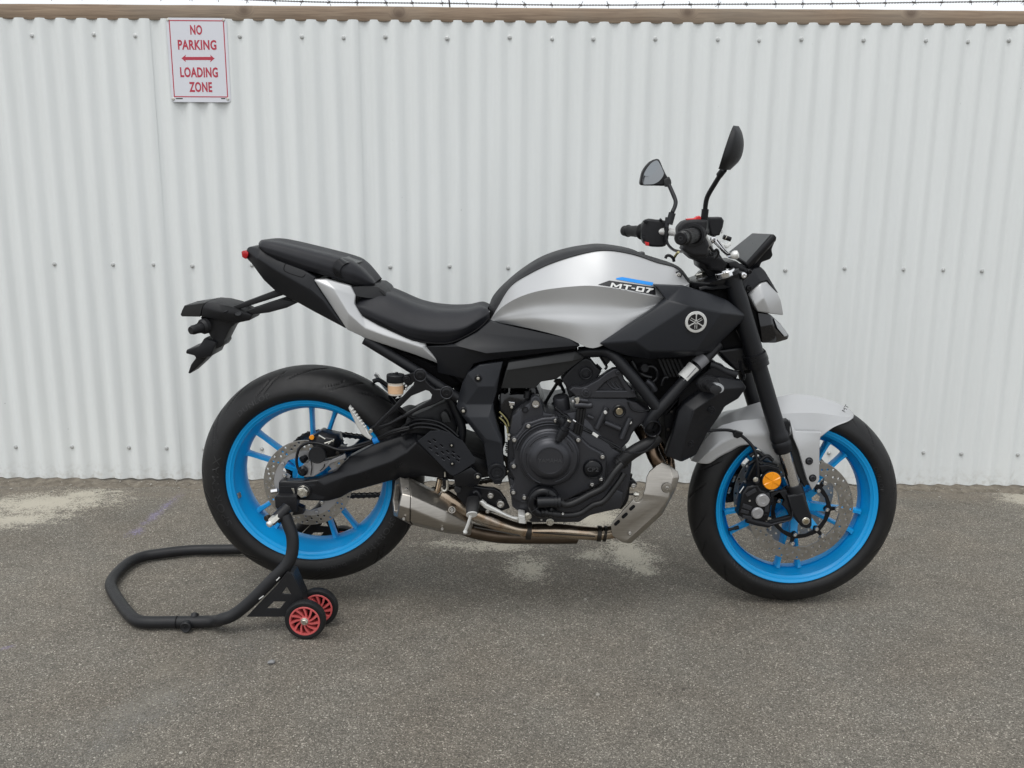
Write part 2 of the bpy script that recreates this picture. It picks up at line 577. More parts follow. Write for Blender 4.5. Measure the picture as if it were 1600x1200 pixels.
    lime = many([blob(70, 786, 0.30, 0.15, 12, 0.9, 0.1), blob(128, 772, 0.12, 0.06, 25, 0.9, 0.1), blob(25, 812, 0.22, 0.10, 15, 0.85),
                 blob(1600, 779, 0.13, 0.12, -40, 0.8), blob(925, 812, 0.16, 0.20, 0, 0.9), blob(985, 866, 0.085, 0.14, 10, 0.95, 0.1, 0.56), blob(1002, 888, 0.045, 0.07, 0, 0.9, 0.1, 0.50),
                 blob(775, 853, 0.18, 0.06, 0, 0.9, 0.12, 0.47), blob(825, 888, 0.10, 0.14, 0, 0.85, 0.12, 0.40), blob(700, 850, 0.14, 0.05, 0, 0.8, 0.14, 0.38),
                 blob(925, 866, 0.08, 0.07, 0, 0.8, 0.12, 0.38), blob(178, 768, 0.06, 0.02, 0, 0.8)])
    col = mix(lime, col, (0.56, 0.52, 0.43))
    mud = many([blob(40, 770, 0.34, 0.10, 0, 0.75), blob(420, 772, 0.5, 0.07, 0, 0.55), blob(1500, 775, 0.5, 0.07, 0, 0.55), blob(560, 780, 0.3, 0.08, 0, 0.5),
                blob(800, 770, 2.5, 0.05, 0, 0.5), blob(250, 772, 0.3, 0.05, 0, 0.5)])
    col = mix(math_('MULTIPLY', mud, math_('SUBTRACT', 1.0, lime)), col, (0.20, 0.172, 0.135))
    faded = many([blob(235, 1095, 0.09, 0.30, -28, 0.42, 0.3, 0.36), blob(270, 1040, 0.10, 0.14, -30, 0.4, 0.3, 0.34), blob(190, 1185, 0.06, 0.10, -20, 0.42, 0.3, 0.36)])
    col = mix(faded, col, (0.27, 0.245, 0.195))
    grey = many([blob(215, 1120, 0.16, 0.35, -30, 0.4, 0.4, 0.36), blob(395, 1010, 0.2, 0.14, 10, 0.25, 0.4, 0.36)])
    col = mix(grey, col, (0.19, 0.19, 0.185))
    chalk = many([blob(248, 800, 0.030, 0.25, -3, 0.5, 0.4, 0.44), blob(213, 831, 0.030, 0.055, -5, 0.6, 0.4, 0.46), blob(10, 1012, 0.04, 0.016, 50, 0.45, 0.3, 0.34)])
    col = mix(chalk, col, (0.27, 0.23, 0.42))
    # a few hairline cracks
    for (px, py, rx, ry, sc, lv) in ((1490, 790, .55, .10, 4.0, .5), (1130, 1085, .5, .22, 2.2, .47), (700, 1010, .4, .2, 2.6, .52)):
        cn = noise(sc, 9, 0.62)
        w = math_('ABSOLUTE', math_('SUBTRACT', cn, lv), 0.0)
        r = n.new("ShaderNodeMapRange"); r.inputs["From Min"].default_value, r.inputs["From Max"].default_value = 0.0050, 0.0012
        r.inputs["To Max"].default_value = 0.7
        l.new(w, r.inputs["Value"])
        col = mix(math_('MULTIPLY', r.outputs["Result"], blob(px, py, rx, ry, 0, 1.0, 0.5, 0.45)), col, (0.035, 0.032, 0.028))
    l.new(col, b.inputs["Base Color"])
    b.inputs["Roughness"].default_value = 0.86
    b.inputs["Specular IOR Level"].default_value = 0.35
    hgt = math_('ADD', math_('MULTIPLY', math_('SUBTRACT', 1.0, v1.outputs["Distance"]), 0.55), math_('MULTIPLY', noise(150, 5, 0.7), 0.7))
    hgt = math_('ADD', hgt, math_('MULTIPLY', lime, 0.12))
    bp = n.new("ShaderNodeBump"); bp.inputs["Strength"].default_value = 0.85; bp.inputs["Distance"].default_value = 0.005
    l.new(hgt, bp.inputs["Height"]); l.new(bp.outputs["Normal"], b.inputs["Normal"])
    return mt

g = MB().add([(-150, -150, 0), (150, -150, 0), (150, 150, 0), (-150, 150, 0)], [(0, 1, 2, 3)])
tag(g.build("asphalt_ground", asphalt()), kind="structure")

def earth():
    mt, n, l, b = node_mat("earth")
    tc = n.new("ShaderNodeTexCoord")
    a = n.new("ShaderNodeTexNoise"); a.inputs["Scale"].default_value = 35; a.inputs["Detail"].default_value = 9; a.inputs["Roughness"].default_value = 0.72
    l.new(tc.outputs["Object"], a.inputs["Vector"])
    r = n.new("ShaderNodeValToRGB")
    r.color_ramp.elements[0].position, r.color_ramp.elements[0].color = 0.32, (0.085, 0.072, 0.056, 1)
    r.color_ramp.elements[1].position, r.color_ramp.elements[1].color = 0.70, (0.25, 0.22, 0.175, 1)
    l.new(a.outputs["Fac"], r.inputs["Fac"]); l.new(r.outputs["Color"], b.inputs["Base Color"])
    b.inputs["Roughness"].default_value = 0.95
    bp = n.new("ShaderNodeBump"); bp.inputs["Strength"].default_value = 0.8; bp.inputs["Distance"].default_value = 0.006
    l.new(a.outputs["Fac"], bp.inputs["Height"]); l.new(bp.outputs["Normal"], b.inputs["Normal"])
    return mt
EARTH = earth()

def wob1(x, seed):
    r = np.random.default_rng(seed)
    s = np.zeros_like(x)
    for k in range(1, 9):
        s += np.sin(x * (1.7 ** k) + r.uniform(0, 6.3)) / (1.45 ** k)
    return s

# crumbled earth along the foot of the fence: an uneven low bank
xs = np.arange(-3.4, 3.4, 0.012)
rows = 9
V, F = [], []
wid = 0.072 + 0.022 * wob1(xs * 2.0, 3) + 0.010 * wob1(xs * 11, 4)
wid = np.clip(wid, 0.02, 0.17)
hg = np.clip(0.011 + 0.004 * wob1(xs * 3, 5), 0.003, 0.022)
for i, x in enumerate(xs):
    for j in range(rows):
        t = j / (rows - 1)
        y = FY + 0.05 - t * (wid[i] + 0.05)
        z = hg[i] * (1 - t ** 1.6) + RNG.uniform(-1, 1) * 0.0016 * (1 - t) - (0.002 if j == rows - 1 else 0)
        V.append((x, y, z))
for i in range(len(xs) - 1):
    for j in range(rows - 1):
        F.append((i * rows + j, i * rows + j + 1, (i + 1) * rows + j + 1, (i + 1) * rows + j))
tag(MB().add(V, F).build("dirt_bank", EARTH, angle=80), kind="structure")

def stone(c, r, rng, flat=0.7):
    bm = bmesh.new()
    bmesh.ops.create_icosphere(bm, subdivisions=1, radius=1.0)
    V = [np.array(v.co) for v in bm.verts]
    F = [tuple(v.index for v in f.verts) for f in bm.faces]
    bm.free()
    s = np.array([1, rng.uniform(0.7, 1), flat * rng.uniform(0.7, 1)]) * r
    th = rng.uniform(0, 6.3)
    o = []
    for v in V:
        p = v * s * rng.uniform(0.78, 1.12)
        p = np.array([p[0] * math.cos(th) - p[1] * math.sin(th), p[0] * math.sin(th) + p[1] * math.cos(th), p[2]])
        o.append(p + c + np.array([0, 0, r * flat * 0.55]))
    return o, F
mat("chip_stone", (0.36, 0.34, 0.30), 0.85, var=0.3, vscale=60, bump=0.4, bscale=900)
mat("grey_stone", (0.25, 0.25, 0.25), 0.85, var=0.3, vscale=120, bump=0.4, bscale=900)
grit = MB()
for k in range(760):
    if k < 600: c = np.array([RNG.uniform(-2.3, 2.3), FY - abs(RNG.normal(0, 0.09)) - 0.01, 0.0])
    else: c = gnd(RNG.uniform(0, 1600), RNG.uniform(790, 1195))
    c[2] = 0.006 if c[1] > FY - 0.07 else 0.0
    V, F = stone(c, RNG.uniform(0.0012, 0.0034) * (1.9 if RNG.random() < 0.10 else 1), RNG)
    grit.add(V, F)
tag(grit.build("grit", M["chip_stone"], angle=60), kind="stuff")
for (px, py, r, mm, lab) in ((258.5, 798, 0.0075, "chip_stone", "pale stone chip on the asphalt beside the faint purple chalk stroke"),
                             (423.5, 1037, 0.011, "grey_stone", "small rough grey stone on the asphalt in front of the black stand's wheels")):
    V, F = stone(gnd(px, py), r, RNG)
    tag(MB().add(V, F).build("pebble", M[mm], angle=60), lab, "pebble", "stones lying loose on the asphalt")

# ------------------------------------------------------------------ the corrugated fence
PITCH, AMP = 0.0762, 0.0082
Z_TOP = float(at(800, 33, FY)[2]); Z_BOT = 0.013
x_tr0 = float(at(699, 61, FY)[0])                              # a trough that carries a screw
fence = thing("corrugated_fence", (0, FY, 0), "white corrugated iron fence with a timber capping rail behind the motorcycle", "fence")

def fence_paint():
    mt, n, l, b = node_mat("fence_paint")
    tc = n.new("ShaderNodeTexCoord"); geo = n.new("ShaderNodeNewGeometry")
    pos = geo.outputs["Position"]
    mp = n.new("ShaderNodeMapping"); mp.inputs["Scale"].default_value = (9, 1, 0.5); l.new(pos, mp.inputs["Vector"])
    st = n.new("ShaderNodeTexNoise"); st.inputs["Scale"].default_value = 3.2; st.inputs["Detail"].default_value = 7; l.new(mp.outputs["Vector"], st.inputs["Vector"])
    r = n.new("ShaderNodeValToRGB")
    r.color_ramp.elements[0].position, r.color_ramp.elements[0].color = 0.28, (0.745, 0.768, 0.762, 1)
    r.color_ramp.elements[1].position, r.color_ramp.elements[1].color = 0.66, (0.785, 0.808, 0.802, 1)
    l.new(st.outputs["Fac"], r.inputs["Fac"])
    sp = n.new("ShaderNodeTexNoise"); sp.inputs["Scale"].default_value = 48; sp.inputs["Detail"].default_value = 9; l.new(pos, sp.inputs["Vector"])
    rr = n.new("ShaderNodeValToRGB")                            # scuffs and specks
    rr.color_ramp.elements[0].position, rr.color_ramp.elements[0].color = 0.225, (0.55, 0.55, 0.54, 1)
    rr.color_ramp.elements[1].position, rr.color_ramp.elements[1].color = 0.25, (1, 1, 1, 1)
    l.new(sp.outputs["Fac"], rr.inputs["Fac"])
    mx = n.new("ShaderNodeMix"); mx.data_type, mx.blend_type = 'RGBA', 'MULTIPLY'; mx.inputs["Factor"].default_value = 0.8
    l.new(r.outputs["Color"], mx.inputs["A"]); l.new(rr.outputs["Color"], mx.inputs["B"])
    # splashed earth on the lowest hand's breadth
    sx = n.new("ShaderNodeSeparateXYZ"); l.new(pos, sx.inputs[0])
    mr = n.new("ShaderNodeMapRange"); mr.inputs["From Min"].default_value = 0.09; mr.inputs["From Max"].default_value = 0.01; mr.inputs["To Max"].default_value = 1.0
    l.new(sx.outputs["Z"], mr.inputs["Value"])
    dm = n.new("ShaderNodeMath"); dm.operation = 'MULTIPLY'; l.new(mr.outputs["Result"], dm.inputs[0])
    ds = n.new("ShaderNodeMapRange"); ds.inputs["From Min"].default_value = 0.46; ds.inputs["From Max"].default_value = 0.72; ds.inputs["To Max"].default_value = 0.5
    l.new(sp.outputs["Fac"], ds.inputs["Value"]); l.new(ds.outputs["Result"], dm.inputs[1])
    m2 = n.new("ShaderNodeMix"); m2.data_type = 'RGBA'; m2.inputs["B"].default_value = (0.38, 0.35, 0.29, 1)
    l.new(dm.outputs[0], m2.inputs["Factor"]); l.new(mx.outputs["Result"], m2.inputs["A"])
    l.new(m2.outputs["Result"], b.inputs["Base Color"])
    b.inputs["Roughness"].default_value = 0.38
    b.inputs["Specular IOR Level"].default_value = 0.45
    w = n.new("ShaderNodeTexNoise"); w.inputs["Scale"].default_value = 5; l.new(mp.outputs["Vector"], w.inputs["Vector"])
    bp = n.new("ShaderNodeBump"); bp.inputs["Strength"].default_value = 0.12; bp.inputs["Distance"].default_value = 0.01
    l.new(w.outputs["Fac"], bp.inputs["Height"]); l.new(bp.outputs["Normal"], b.inputs["Normal"])
    M["fence_paint"] = mt
fence_paint()

def corrug(x):                                                 # y of the sheet at x: trough (far side) where a screw sits
    return FY + AMP * math.cos(2 * PI * (x - x_tr0) / PITCH)
# seams come 0.75 of a pitch past the second of two close screws; measured one at photo x = 558
seam0 = x_tr0 + PITCH * (-5 + 0.75)
XE = 3.35
NZ = 26
for k in range(-4, 6):
    x1 = seam0 + k * 10 * PITCH; x0 = x1 - 10.95 * PITCH
    x0c, x1c = max(x0, -XE), min(x1, XE)
    if x1c - x0c < 0.2: continue
    xs = np.linspace(x0c, x1c, int((x1c - x0c) / PITCH * 14) + 2)
    zs = np.linspace(Z_BOT + RNG.uniform(-0.002, 0.002), Z_TOP + RNG.uniform(-0.0015, 0.0015), NZ)
    ph = RNG.uniform(0, 6.3, 4)
    V, F = [], []
    nx = len(xs)
    for side in (0, 1):
        for x in xs:
            t = (x - x0) / (x1 - x0)
            for z in zs:
                dent = 0.0007 * math.sin(1.9 * x + 2.3 * z + ph[0]) + 0.0004 * math.sin(6 * x - 4.1 * z + ph[1])
                V.append((x + 0.0009 * math.sin(2.1 * z + ph[2]), corrug(x) - 0.0022 * t + dent + side * 0.0011, z))
    nn = nx * NZ
    for i in range(nx - 1):
        for j in range(NZ - 1):
            a = i * NZ + j
            F.append((a, a + NZ, a + NZ + 1, a + 1))
            F.append((a + nn, a + nn + 1, a + nn + NZ + 1, a + nn + NZ))
        for j, fl in ((0, 1), (NZ - 1, 0)):
            a, c = i * NZ + j, (i + 1) * NZ + j
            F.append((a, a + nn, c + nn, c) if fl else (a, c, c + nn, a + nn))
    for i, fl in ((0, 0), (nx - 1, 1)):
        for j in range(NZ - 1):
            a, c = i * NZ + j, i * NZ + j + 1
            F.append((a, a + nn, c + nn, c) if fl else (a, c, c + nn, a + nn))
    MB().add(V, F).build("corrugated_sheet", M["fence_paint"], fence, angle=50)

# hex-head roofing screws with washers: three rows, spaced 3, 3, 2, 2 corrugations
mat("screw_paint", (0.52, 0.53, 0.52), 0.35, metal=0.3, var=0.15, vscale=200)
sm = MB()
sm.add(*lathe([(0, -0.001), (0.0078, -0.001), (0.0082, 0.0008), (0.006, 0.0018), (0.0045, 0.0022), (0, 0.0022)], (0, 0, 0), (0, -1, 0), 16))
sm.add(*lathe([(0.0046, 0.002), (0.0046, 0.0058), (0.0038, 0.0066), (0, 0.0066)], (0, 0, 0), (0, -1, 0), 6))
screw_me = sm.mesh("screw", 30)
screw_me.materials.append(M["screw_paint"])
pos, k = [], 0
for step in (0,) + (3, 2, 2, 3) * 8:
    k += step; pos.append(k)
neg, k = [], 0
for step in (3, 2, 2, 3) * 8:
    k -= step; neg.append(k)
rows_z = [float(at(603.7, 58.2, FY)[2]), float(at(181, 413.6, FY)[2]), float(at(206, 700.5, FY)[2])]
for kk in sorted(pos + neg):
    x = x_tr0 + kk * PITCH
    if abs(x) > 2.6: continue
    for rz in rows_z:
        o = place("screw", screw_me, None, fence, loc=(x + RNG.normal(0, 0.0015), corrug(x) - 0.003, rz + RNG.normal(0, 0.0022)))
        o.rotation_euler = (RNG.normal(0, 0.06), RNG.uniform(0, 1), RNG.normal(0, 0.06))

def timber():
    mt, n, l, b = node_mat("timber")
    geo = n.new("ShaderNodeNewGeometry"); pos = geo.outputs["Position"]
    # grain bends round a few knots
    off = None
    knots = [(at(223 + 400, 21, FY - 0.01)), at(1075, 19, FY - 0.01), at(1425, 20, FY - 0.01), at(380, 16, FY - 0.01)]
    masks = None
    for c in knots:
        mp = n.new("ShaderNodeMapping"); mp.vector_type = 'TEXTURE'
        mp.inputs["Location"].default_value = (c[0], c[1], c[2]); mp.inputs["Scale"].default_value = (0.026, 1, 0.021)
        l.new(pos, mp.inputs["Vector"])
        ln = n.new("ShaderNodeVectorMath"); ln.operation = 'LENGTH'; l.new(mp.outputs["Vector"], ln.inputs[0])
        r = n.new("ShaderNodeMapRange"); r.inputs["From Min"].default_value = 1.5; r.inputs["From Max"].default_value = 0.3
        l.new(ln.outputs["Value"], r.inputs["Value"])
        if masks is None: masks = r.outputs["Result"]
        else:
            mm = n.new("ShaderNodeMath"); mm.operation = 'MAXIMUM'; l.new(masks, mm.inputs[0]); l.new(r.outputs["Result"], mm.inputs[1]); masks = mm.outputs[0]
    mp = n.new("ShaderNodeMapping"); mp.inputs["Scale"].default_value = (0.9, 6, 20); l.new(pos, mp.inputs["Vector"])
    cb = n.new("ShaderNodeVectorMath"); cb.operation = 'MULTIPLY_ADD'
    cx = n.new("ShaderNodeCombineXYZ"); l.new(masks, cx.inputs[2])
    l.new(cx.outputs[0], cb.inputs[0]); cb.inputs[1].default_value = (0, 0, 1.2); l.new(mp.outputs["Vector"], cb.inputs[2])
    gr = n.new("ShaderNodeTexNoise"); gr.inputs["Scale"].default_value = 5.0; gr.inputs["Detail"].default_value = 8; gr.inputs["Roughness"].default_value = 0.65
    gr.inputs["Distortion"].default_value = 0.6
    l.new(cb.outputs[0], gr.inputs["Vector"])
    rp = n.new("ShaderNodeValToRGB")
    e = rp.color_ramp.elements
    e[0].position, e[0].color = 0.28, (0.165, 0.115, 0.080, 1)
    e[1].position, e[1].color = 0.72, (0.345, 0.262, 0.185, 1)
    k = e.new(0.5); k.color = (0.262, 0.192, 0.135, 1)
    l.new(gr.outputs["Fac"], rp.inputs["Fac"])
    we = n.new("ShaderNodeTexNoise"); we.inputs["Scale"].default_value = 2.3; we.inputs["Detail"].default_value = 6; l.new(pos, we.inputs["Vector"])
    wr = n.new("ShaderNodeMapRange"); wr.inputs["From Min"].default_value = 0.4; wr.inputs["From Max"].default_value = 0.75; wr.inputs["To Max"].default_value = 0.55
    l.new(we.outputs["Fac"], wr.inputs["Value"])
    mx = n.new("ShaderNodeMix"); mx.data_type = 'RGBA'; mx.inputs["B"].default_value = (0.25, 0.235, 0.20, 1)
    l.new(wr.outputs["Result"], mx.inputs["Factor"]); l.new(rp.outputs["Color"], mx.inputs["A"])
    km = n.new("ShaderNodeMath"); km.operation = 'POWER'; l.new(masks, km.inputs[0]); km.inputs[1].default_value = 1.6
    k2 = n.new("ShaderNodeMath"); k2.operation = 'MULTIPLY'; l.new(km.outputs[0], k2.inputs[0]); k2.inputs[1].default_value = 0.75
    m2 = n.new("ShaderNodeMix"); m2.data_type = 'RGBA'; m2.inputs["B"].default_value = (0.10, 0.068, 0.05, 1)
    l.new(k2.outputs[0], m2.inputs["Factor"]); l.new(mx.outputs["Result"], m2.inputs["A"])
    l.new(m2.outputs["Result"], b.inputs["Base Color"])
    b.inputs["Roughness"].default_value = 0.82
    bp = n.new("ShaderNodeBump"); bp.inputs["Strength"].default_value = 0.5; bp.inputs["Distance"].default_value = 0.002
    l.new(gr.outputs["Fac"], bp.inputs["Height"]); l.new(bp.outputs["Normal"], b.inputs["Normal"])
    return mt
ct, cb_ = float(at(800, 11.5, FY)[2]), Z_TOP - 0.004
xs = np.linspace(-XE, XE, 260)
V, F = [], []
sag = 0.0012 * wob1(xs * 1.3, 21); rag = 0.0009 * wob1(xs * 14, 22)
for i, x in enumerate(xs):
    for (y, z) in ((FY - 0.0015, cb_ + rag[i]), (FY - 0.003, cb_ + 0.003 + sag[i] * 0.3), (FY - 0.003, ct - 0.003 + sag[i]), (FY + 0.0, ct + sag[i]),
                   (FY + 0.085, ct + sag[i]), (FY + 0.088, ct - 0.003), (FY + 0.088, cb_), (FY + 0.012, cb_)):
        V.append((x, y, z))
for i in range(len(xs) - 1):
    for j in range(8):
        a, c = i * 8 + j, i * 8 + (j + 1) % 8
        F.append((a, a + 8, c + 8, c))
F.append(tuple(range(8))); F.append(tuple(reversed(range((len(xs) - 1) * 8, len(xs) * 8))))
MB().add(V, F).build("capping_rail", timber(), fence, angle=50)
# rails and posts that carry the sheets, behind them
mat("rail_wood", (0.26, 0.20, 0.14), 0.85, var=0.15)
for rz in rows_z:
    bb = MB(); x0, x1, y0, y1, z0, z1 = -XE, XE, FY + 0.012, FY + 0.055, rz - 0.04, rz + 0.04
    if z1 > cb_: z1 = cb_ - 0.002
    bb.add([(x0, y0, z0), (x1, y0, z0), (x1, y1, z0), (x0, y1, z0), (x0, y0, z1), (x1, y0, z1), (x1, y1, z1), (x0, y1, z1)],
           [(3, 2, 1, 0), (4, 5, 6, 7), (0, 1, 5, 4), (1, 2, 6, 5), (2, 3, 7, 6), (3, 0, 4, 7)])
    bb.build("fence_rail", M["rail_wood"], fence)
# short steel upright on the rail that carries the wire
p0, p1 = at(704, 12, FY + 0.03), at(700, -14, FY + 0.03)
MB().add(*tube([p0 - np.array([0, 0, 0.02]), p1], 0.0030, seg=6)).build("wire_upright", M["chain_steel"], fence)

# ------------------------------------------------------------------ barbed wire above the rail
WY = FY + 0.035
wire_px = [(-160, -9), (0, -6), (200, -5), (330, -3.5), (400, 0.0), (500, 3.2), (600, 4.4), (700, 5.2), (800, 7.0), (900, 8), (1000, 7.8), (1100, 6.8), (1200, 6.4), (1300, 5.8), (1400, 4.4), (1500, 3.2), (1600, 2), (1760, 0)]
P = cr(P3(wire_px, WY), 1400)
wire = MB()
tw = np.arange(len(P)) * 0.95
for ph in (0, PI):
    wire.add(*tube([p + np.array([0, math.cos(t + ph), math.sin(t + ph)]) * 0.0016 for p, t in zip(P, tw)], 0.00125, seg=5, smoothed=False))
mat("barb_steel", (0.10, 0.095, 0.09), 0.5, metal=0.6, var=0.3, vscale=60)
w_o = wire.build("barbed_wire", M["barb_steel"])
tag(w_o, "strand of twisted barbed wire strung just above the timber rail of the fence", "barbed wire")
barb = MB()
for ph in (0.3, 1.3):
    c, s = math.cos(ph * 2.1), math.sin(ph * 2.1)
    barb.add(*tube([np.array([-0.004 * ph, -0.014 * c, 0.014 * s]), np.array([0.002, 0, 0]), np.array([0.003 * ph, 0.014 * c, -0.014 * s])], 0.0011, seg=5, n=3, smoothed=False))
barb.add(*tube([np.array([-0.006, 0, 0]), np.array([0.006, 0, 0])], 0.0032, seg=7))
barb_me = barb.mesh("barb"); barb_me.materials.append(M["barb_steel"])
L = np.concatenate([[0], np.cumsum(np.linalg.norm(np.diff(P, axis=0), axis=1))])
for sdist in np.arange(0.05, L[-1] - 0.02, 0.102):
    p = P[np.searchsorted(L, sdist + RNG.normal(0, 0.003))]
    o = place("barb", barb_me, None, w_o, loc=p)
    o.rotation_euler = (RNG.uniform(0, 6.3), RNG.normal(0, 0.2), RNG.normal(0, 0.25))

# ------------------------------------------------------------------ the sign
SY = FY - AMP - 0.0035
tl, br = at(260.0, 27.5, SY), at(361.0, 160.0, SY)
tr_, bl = at(353.5, 27.5, SY), at(267.5, 160, SY)
sx0, sx1 = (tl[0] + bl[0]) / 2, (tr_[0] + br[0]) / 2
sz0, sz1 = br[2], tl[2]
sw, sh = sx1 - sx0, sz1 - sz0
scx, scz = (sx0 + sx1) / 2, (sz0 + sz1) / 2
sign = thing("no_parking_sign", (scx, SY, scz), "white no parking loading zone sign with red lettering screwed to the fence", "sign")
def rrect(x0, x1, z0, z1, r, n=6):
    o = []
    for cx, cz, a in ((x1 - r, z1 - r, 0), (x0 + r, z1 - r, 90), (x0 + r, z0 + r, 180), (x1 - r, z0 + r, 270)):
        for k in range(n + 1):
            t = math.radians(a + 90 * k / n)
            o.append((cx + r * math.cos(t), cz + r * math.sin(t)))
    return o
mat("sign_white", (0.70, 0.71, 0.76), 0.32, var=0.015)
mat("sign_red", (0.47, 0.035, 0.065), 0.38, var=0.05)
finish("sign_plate", curve_plate([rrect(sx0, sx1, sz0, sz1, 0.011)], SY, 0.0015, 0.0004), M["sign_white"], sign)
def sy(py): return float(at(310, py, SY)[2])
b0, b1 = sy(152), sy(31.5)
ins = 0.0095
finish("border_line", curve_plate([rrect(sx0 + ins, sx1 - ins, b0, b1, 0.002), rrect(sx0 + ins + 0.0036, sx1 - ins - 0.0036, b0 + 0.0036, b1 - 0.0036, 0.001)], SY - 0.0004, 0.0006, 0.0001), M["sign_red"], sign)
def sign_word(word, py0, py1, wpx, cx_px):
    h = sy(py0) - sy(py1)
    me = text_mesh(word, 1.0, M["sign_red"], weight=0.032, spacing=1.07)
    co = np.array([v.co[:] for v in me.vertices]); ext = co.max(0) - co.min(0)
    w = wpx * mpp(310, 95, SY)
    me.transform(Matrix.Diagonal((w / ext[0], 1, h / ext[2], 1)))
    place("lettering", me, None, sign, loc=(at(cx_px, (py0 + py1) / 2, SY)[0], SY - 0.0005, sy((py0 + py1) / 2)))
sign_word("NO", 39, 54.5, 18.5, 306.5)
sign_word("PARKING", 62.3, 78, 60, 308)
sign_word("LOADING", 105, 121, 59, 311)
sign_word("ZONE", 128, 144, 36, 313.5)
a = [(283.5, 91), (290.5, 85.5), (289.5, 88.9), (329.3, 88.9), (328.3, 85.5), (335.3, 91.4), (328.3, 97.3), (329.3, 93.8), (289.5, 93.8), (290.5, 97)]
finish("arrow", plate(a, SY - 0.0004, 0.0005, bevel=0.0001), M["sign_red"], sign)
for (x0, x1) in ((274.5, 285.5), (345.5, 352)):
    finish("fine_print", plate([(x0, 153.2), (x1, 153.2), (x1, 154.8), (x0, 154.8)], SY - 0.0004, 0.0004, bevel=0.0001), M["chain_steel"], sign)
for (px, py) in ((262, 30.8), (349.5, 31), (270.8, 154.6), (356, 154.6)):
    p = at(px, py, SY)
    MB().add(*lathe([(0.0055, 0), (0.0055, 0.0012), (0.004, 0.0028), (0, 0.0032)], p + np.array([0, 0.0, 0]), (0, -1, 0), 14)).build("screw", M["zinc"], sign)
# ================================================================== the motorcycle
RW = at(492.0, 753.0, 0.0); FW = at(1236.0, 795.5, 0.0)
RR, FR = 0.3150, 0.3015
RW = np.array([RW[0], 0.0, 0.374]); FW = np.array([FW[0], 0.0, FR])
bike = thing("motorcycle", ((RW[0] + FW[0]) / 2, 0, 0),
             "silver and black naked motorcycle with bright blue wheels standing on asphalt, rear wheel lifted", "motorcycle")
NEAR = (0, -1, 0)

# shared bolts: head towards -y
def bolt_mesh(name, r, mt, hexhead=False):
    b = MB()
    if hexhead:
        b.add(*lathe([(r * 1.25, 0), (r * 1.25, r * 0.18), (r * 1.15, r * 0.25), (0, r * 0.25)], (0, 0, 0), NEAR, 20))
        b.add(*lathe([(r, r * 0.2), (r, r * 0.75), (r * 0.88, r * 0.9), (0, r * 0.9)], (0, 0, 0), NEAR, 6))
    else:
        b.add(*lathe([(r, -r * 0.2), (r, r * 0.35), (r * 0.82, r * 0.72), (r * 0.5, r * 0.78), (r * 0.5, r * 0.2), (0, r * 0.2)], (0, 0, 0), NEAR, 18))
    me = b.mesh(name, 28); me.materials.append(M[mt])
    return me
BM = {}
def bolt(px, py, Y, parent, rpx=3.2, mt="steel", hexhead=False, name="bolt"):
    r = round(rpx * 0.0018, 5)
    key = (r, mt, hexhead)
    if key not in BM: BM[key] = bolt_mesh("bolt", r, mt, hexhead)
    o = place(name, BM[key], None, parent, loc=at(px, py, Y))
    o.rotation_euler = (0, random.uniform(0, 1), 0)
    return o

def washer_bolt(px, py, Y, parent, rpx=6.0):
    """black shouldered bolt with a bright socket"""
    r = rpx * 0.0018
    key = ("shoulder", round(r, 5))
    if key not in BM:
        me = lathe([(r, -0.003), (r, 0.002), (r * 0.85, 0.0034), (r * 0.62, 0.0034), (r * 0.55, 0.0024), (r * 0.30, 0.0024), (r * 0.27, 0), (0, 0)], (0, 0, 0), NEAR, 24)
        mm = mesh_np("shoulder_bolt", *me); mm.materials.append(M["satin_black"])
        BM[key] = mm
    o = place("shoulder_bolt", BM[key], None, parent, loc=at(px, py, Y))
    bolt(px, py, Y - 0.003, parent, rpx * 0.48, "zinc")
    return o

# ------------------------------------------------------------------ wheels
def tyre(cx, R, half, name, parent, yaw, seedo, grooves, flip):
    pr = np.array(half)                                        # (y, drop from the crown) from the middle to the bead
    pr = cr(np.stack([pr[:, 0], R - pr[:, 1]], 1), 44)
    prof = np.vstack([pr[::-1] * np.array([-1, 1]), pr[1:]])
    n = 760
    ang = np.linspace(0, 2 * PI, n, endpoint=False)
    Y = np.repeat(prof[:, 0][None], n, 0); RD = np.repeat(prof[:, 1][None], n, 0)
    A = np.repeat(ang[:, None], len(prof), 1)
    for (y0, y1, cnt, slant, ph, w, side, curve) in grooves:
        yy = Y * side
        t = (yy - y0) / (y1 - y0)
        inside = (t > 0) & (t < 1) & (RD > R - (.060 if R > .31 else .054))
        a = (A + ph - slant * t - curve * t * t) * cnt / (2 * PI)
        d = np.abs(a - np.round(a)) * 2 * PI / cnt * R
        taper = np.clip(np.minimum(t, 1 - t) * 6, 0, 1)
        RD = RD - np.where(inside & (d < w), 0.0062 * taper * np.clip((w - d) / (w * 0.35), 0, 1), 0)
    V = np.stack([RD * np.cos(A), Y, RD * np.sin(A)], -1)
    c, s = math.cos(yaw), math.sin(yaw)
    V = np.stack([V[..., 0] * c - V[..., 1] * s, V[..., 0] * s + V[..., 1] * c, V[..., 2]], -1) + cx
    m_ = len(prof)
    F = []
    for i in range(n):
        i2 = (i + 1) % n
        for j in range(m_ - 1):
            F.append((i * m_ + j, i2 * m_ + j, i2 * m_ + j + 1, i * m_ + j + 1))
    me = bpy.data.meshes.new(name)
    me.from_pydata(V.reshape(-1, 3).tolist(), [], F)
    me.flip_normals()
    me.polygons.foreach_set("use_smooth", np.ones(len(F), dtype=bool))
    return place(name, me, M["tyre_rubber"], parent), pr

